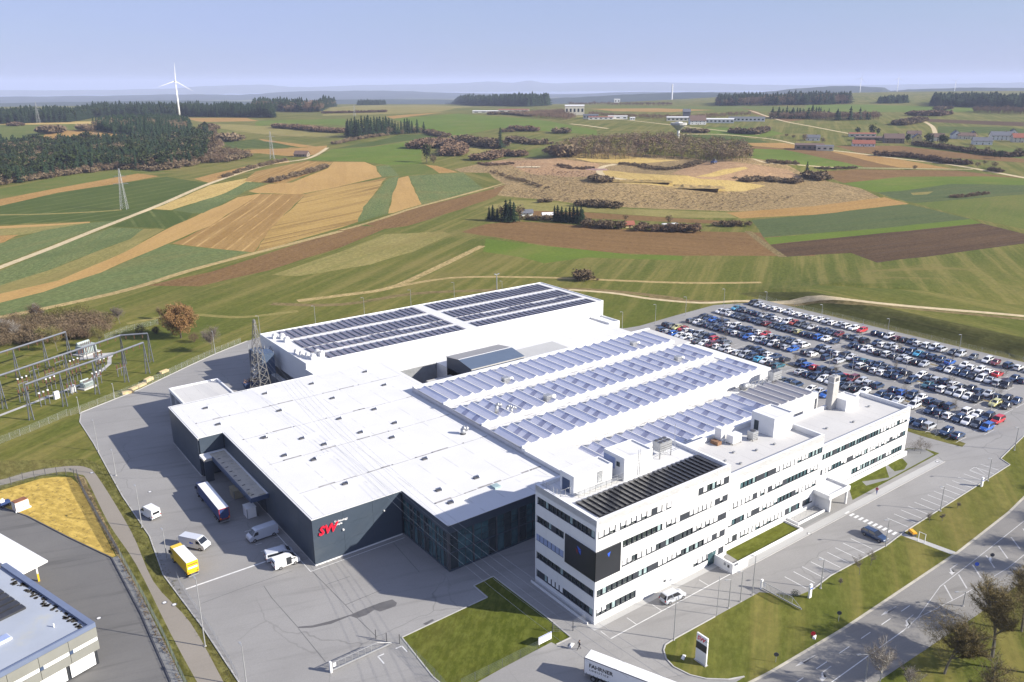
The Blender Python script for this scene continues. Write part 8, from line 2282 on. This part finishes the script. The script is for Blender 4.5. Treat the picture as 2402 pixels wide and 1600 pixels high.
hall('cream multi-storey block beyond the centre fields', 'C', 728, 264, 36, 18, 17, R(-40), M_PLASTER, M_PLINTH, 'factory_block', 'building', 5)
hall('low grey sheds right of the cream block', 'C', 840, 290, 26, 12, 7, R(-40), M_GREYMETAL, M_TILEG, 'factory_shed', 'building')
hall('pale low factory strip with reddish stacks in the centre distance', 'C', 910, 294, 42, 11, 4, R(-40), M_PLASTW, M_TILER, 'factory_shed', 'building')
for k, (x, y, L, h, lb) in enumerate([(1005, 292, 22, 5, 'small white shed left of the gravel place'), (1055, 292, 18, 5, 'second small white shed by the gravel place'), (1128, 298, 8, 4, 'tiny white hut on the far lane')]): hall(lb, 'C', x, y, L, 10, h, R(-40), M_PLASTW, M_PLINTH, 'shed', 'building', 2)
house('white house with a brown hipped roof right of the water tower', 'C', 1575, 328, 24, 20, 6, 13, R(-40), M_PLASTW, M_TILEB, wins=4)
hall('long white hall right of the water tower', 'C', 1700, 318, 56, 14, 6, R(-50), M_PLASTW, M_PLINTH, 'factory_shed', 'building', 9); hall('second long white hall with a bluish roof at the edge of the scrub', 'C', 1915, 307, 56, 14, 6, R(-50), M_PLASTW, M_TILEG, 'factory_shed', 'building', 9)
hall('white barn cluster behind the goblet tower', 'C', 1450, 305, 40, 13, 6, R(-45), M_PLASTER, M_PLINTH, 'factory_shed', 'building', 6); house('dark silo house behind the goblet tower', 'C', 1500, 300, 12, 12, 14, 18, R(-45), M_TILEG, M_TILEG, wins=1)
hall('far white block with a mast on the ridge', 'C', 1022, 180, 20, 14, 12, R(-40), M_PLASTW, M_PLINTH, 'factory_block', 'building', 2)
hall('far stone yard with pale heaps left of the centre', 'C', 130, 250, 60, 12, 4, R(-40), M_PLASTER, M_PLINTH, 'shed', 'building', 4); hall('far pinkish shed right of the stone yard', 'C', 310, 252, 60, 14, 7, R(-40), M_PLASTER, M_TILER, 'shed', 'building', 4)
house('small garden hut between the dark spruce groups', 'C', 400, 958, 7, 5, 2.4, 4, R(-30), M_PLASTW, M_TILEG, 'garden_hut', 'hut', 1, False); house('garden hut with a pale roof left of the right spruce row', 'C', 545, 975, 7, 5, 2.2, 3.6, R(-30), M_PLASTER, M_PLINTH, 'garden_hut', 'hut', 1, False)
house('tiny orange hut in the gap of the garden hedge', 'C', 1105, 1040, 5, 4, 2.4, 4, R(-30), M_PLASTY, M_TILER, 'garden_hut', 'hut', 1, False)
b = G('C', 1385, 1042); t = thing('caravan', 'low white caravan on the hedge line before the brown field', 'caravan', (b.x, b.y, b.z), R(-25)); MB().box(-4.5, -1.2, .4, 4.5, 1.2, 2.4).put('body', M_WHITEP, t); MB().box(-4.6, -1.3, 2.4, 4.6, 1.3, 2.55).put('roof', M_PLINTH, t); wheels_of(t, (0,), 1.1, .35)
b = G('C', 1690, 600); t = thing('site_machine', 'dark machine parked on the pink quarry floor', 'machine', (b.x, b.y, b.z), .3); MB().box(-4, -1.5, 1, 4, 1.5, 2.4).put('body', M_NAVYS, t); MB().box(-1, -1.2, 2.4, 1.5, 1.2, 4).put('cab', M_DARKMETAL, t); wheels_of(t, (-2.5, 2.5), 1.4, .9, .5)
M_RUBBLE = mat('quarry rubble', (.30, .20, .15), .95, .3, .3)
rs_ = random.Random(8)
for k, (x, y, s, c, lb) in enumerate([(1190, 720, 15, (.24, .165, .05), 'row of yellow clay heaps below the quarry track'), (240, 600, 13, (.22, .13, .12), 'reddish rubble heap at the left of the quarry'), (800, 640, 14, (.24, .15, .13), 'reddish rubble heap in the middle of the quarry'), (410, 622, 7, (.5, .42, .28), 'small pale heap left in the quarry'), (1500, 760, 18, (.26, .18, .065), 'long eroded yellow slope of the quarry')]):
    b = G('C', x, y); t = thing('rubble_heap', lb, 'heap', (b.x, b.y, b.z - .3), rs_.uniform(-.9, -.6))
    mb = MB(); n, m = 26, 9
    vs = [((i / n - .5) * s * 3.2, (j / m - .5) * s, max(0, s * .12 * math.sin(math.pi * j / m) * abs(math.sin(math.pi * i / n)) ** .5 * (.55 + .8 * noise.noise((i * .45, j * .5, k * 7.0))) + rs_.uniform(0, .25))) for i in range(n + 1) for j in range(m + 1)]
    mb.add(vs, [(i * (m + 1) + j, (i + 1) * (m + 1) + j, (i + 1) * (m + 1) + j + 1, i * (m + 1) + j + 1) for i in range(n) for j in range(m)])
    mb.put('rubble', mat(f'heap colour {k}', c, .95, .35, .4), t)

# ------------------------------------------------------------------ hills and mountains beyond the plateau
def ridge(name, label, pts, D_, mt, thick, foot=-95, rough=0, seed=1):
    """skyline points of the photograph set out at the distance D_, given a front and a back slope"""
    rs = random.Random(seed); ln = smooth_line(pts, 6); V = []; rows = 6
    for px_, py_ in ln:
        d = pray(px_, py_); z = CAM_H + d.z * D_
        for j in range(rows + 1):
            q = j / rows
            for_ = D_ - thick * (1 - q) + rs.uniform(-1, 1) * thick * .05
            V.append((d.x * for_, d.y * for_, foot + (z - foot) * (q ** .75) + (rs.uniform(-rough, rough) if 0 < j < rows else rs.uniform(-rough, rough) * .35)))
        V.append((d.x * (D_ + thick), d.y * (D_ + thick), foot))
    m = rows + 2; F = []
    for i in range(len(ln) - 1):
        for j in range(m - 1): F.append((i * m + j, (i + 1) * m + j, (i + 1) * m + j + 1, i * m + j + 1))
    me = bpy.data.meshes.new(name); me.from_pydata(V, [], F); me.materials.append(mt); me.polygons.foreach_set('use_smooth', [True] * len(F)); me.update()
    o = put(name, me); o['kind'] = 'structure'; o['label'] = label
M_FH = leafmat('far forest', (.020, .034, .022), (.040, .055, .034), None, .004)
M_FF = leafmat('far fields', (.085, .105, .045), (.13, .12, .07), (.03, .045, .028), .003)
ridge('mountains', 'pale blue mountain ridge with two peaks on the horizon', [(-60, 212), (200, 211), (380, 208), (450, 204), (520, 200), (620, 199), (700, 204), (850, 200), (1000, 197), (1100, 194), (1150, 191), (1200, 194), (1243, 189), (1290, 195), (1420, 193), (1550, 193), (1690, 196), (1850, 200), (2100, 198), (2300, 195), (2460, 192)], 21000, M_FF, 2500, -90, 20)
ridge('hills', 'blue hill band under the mountain ridge', [(-60, 228), (200, 225), (400, 221), (560, 222), (700, 215), (900, 213), (1100, 219), (1300, 221), (1500, 216), (1750, 216), (2000, 214), (2460, 212)], 11500, M_FH, 1800, -90, 14, 2)
ridge('hills', 'darker wooded hill band at the centre of the horizon', [(1180, 238), (1290, 231), (1400, 226), (1525, 219), (1640, 217), (1700, 218), (1800, 222), (1900, 228)], 5600, M_FH, 900, -90, 6, 3)
ridge('hills', 'long wooded hill on the right horizon', [(1700, 226), (1820, 213), (1890, 206), (1976, 202), (2068, 205), (2090, 213), (2130, 210), (2250, 206), (2350, 206), (2470, 209)], 6900, M_FH, 1200, -90, 6, 4)
ridge('hills', 'low blue wooded band on the left horizon', [(-60, 243), (150, 240), (400, 236), (640, 238), (760, 234), (1000, 233), (1180, 236)], 6200, M_FH, 900, -90, 5, 5)
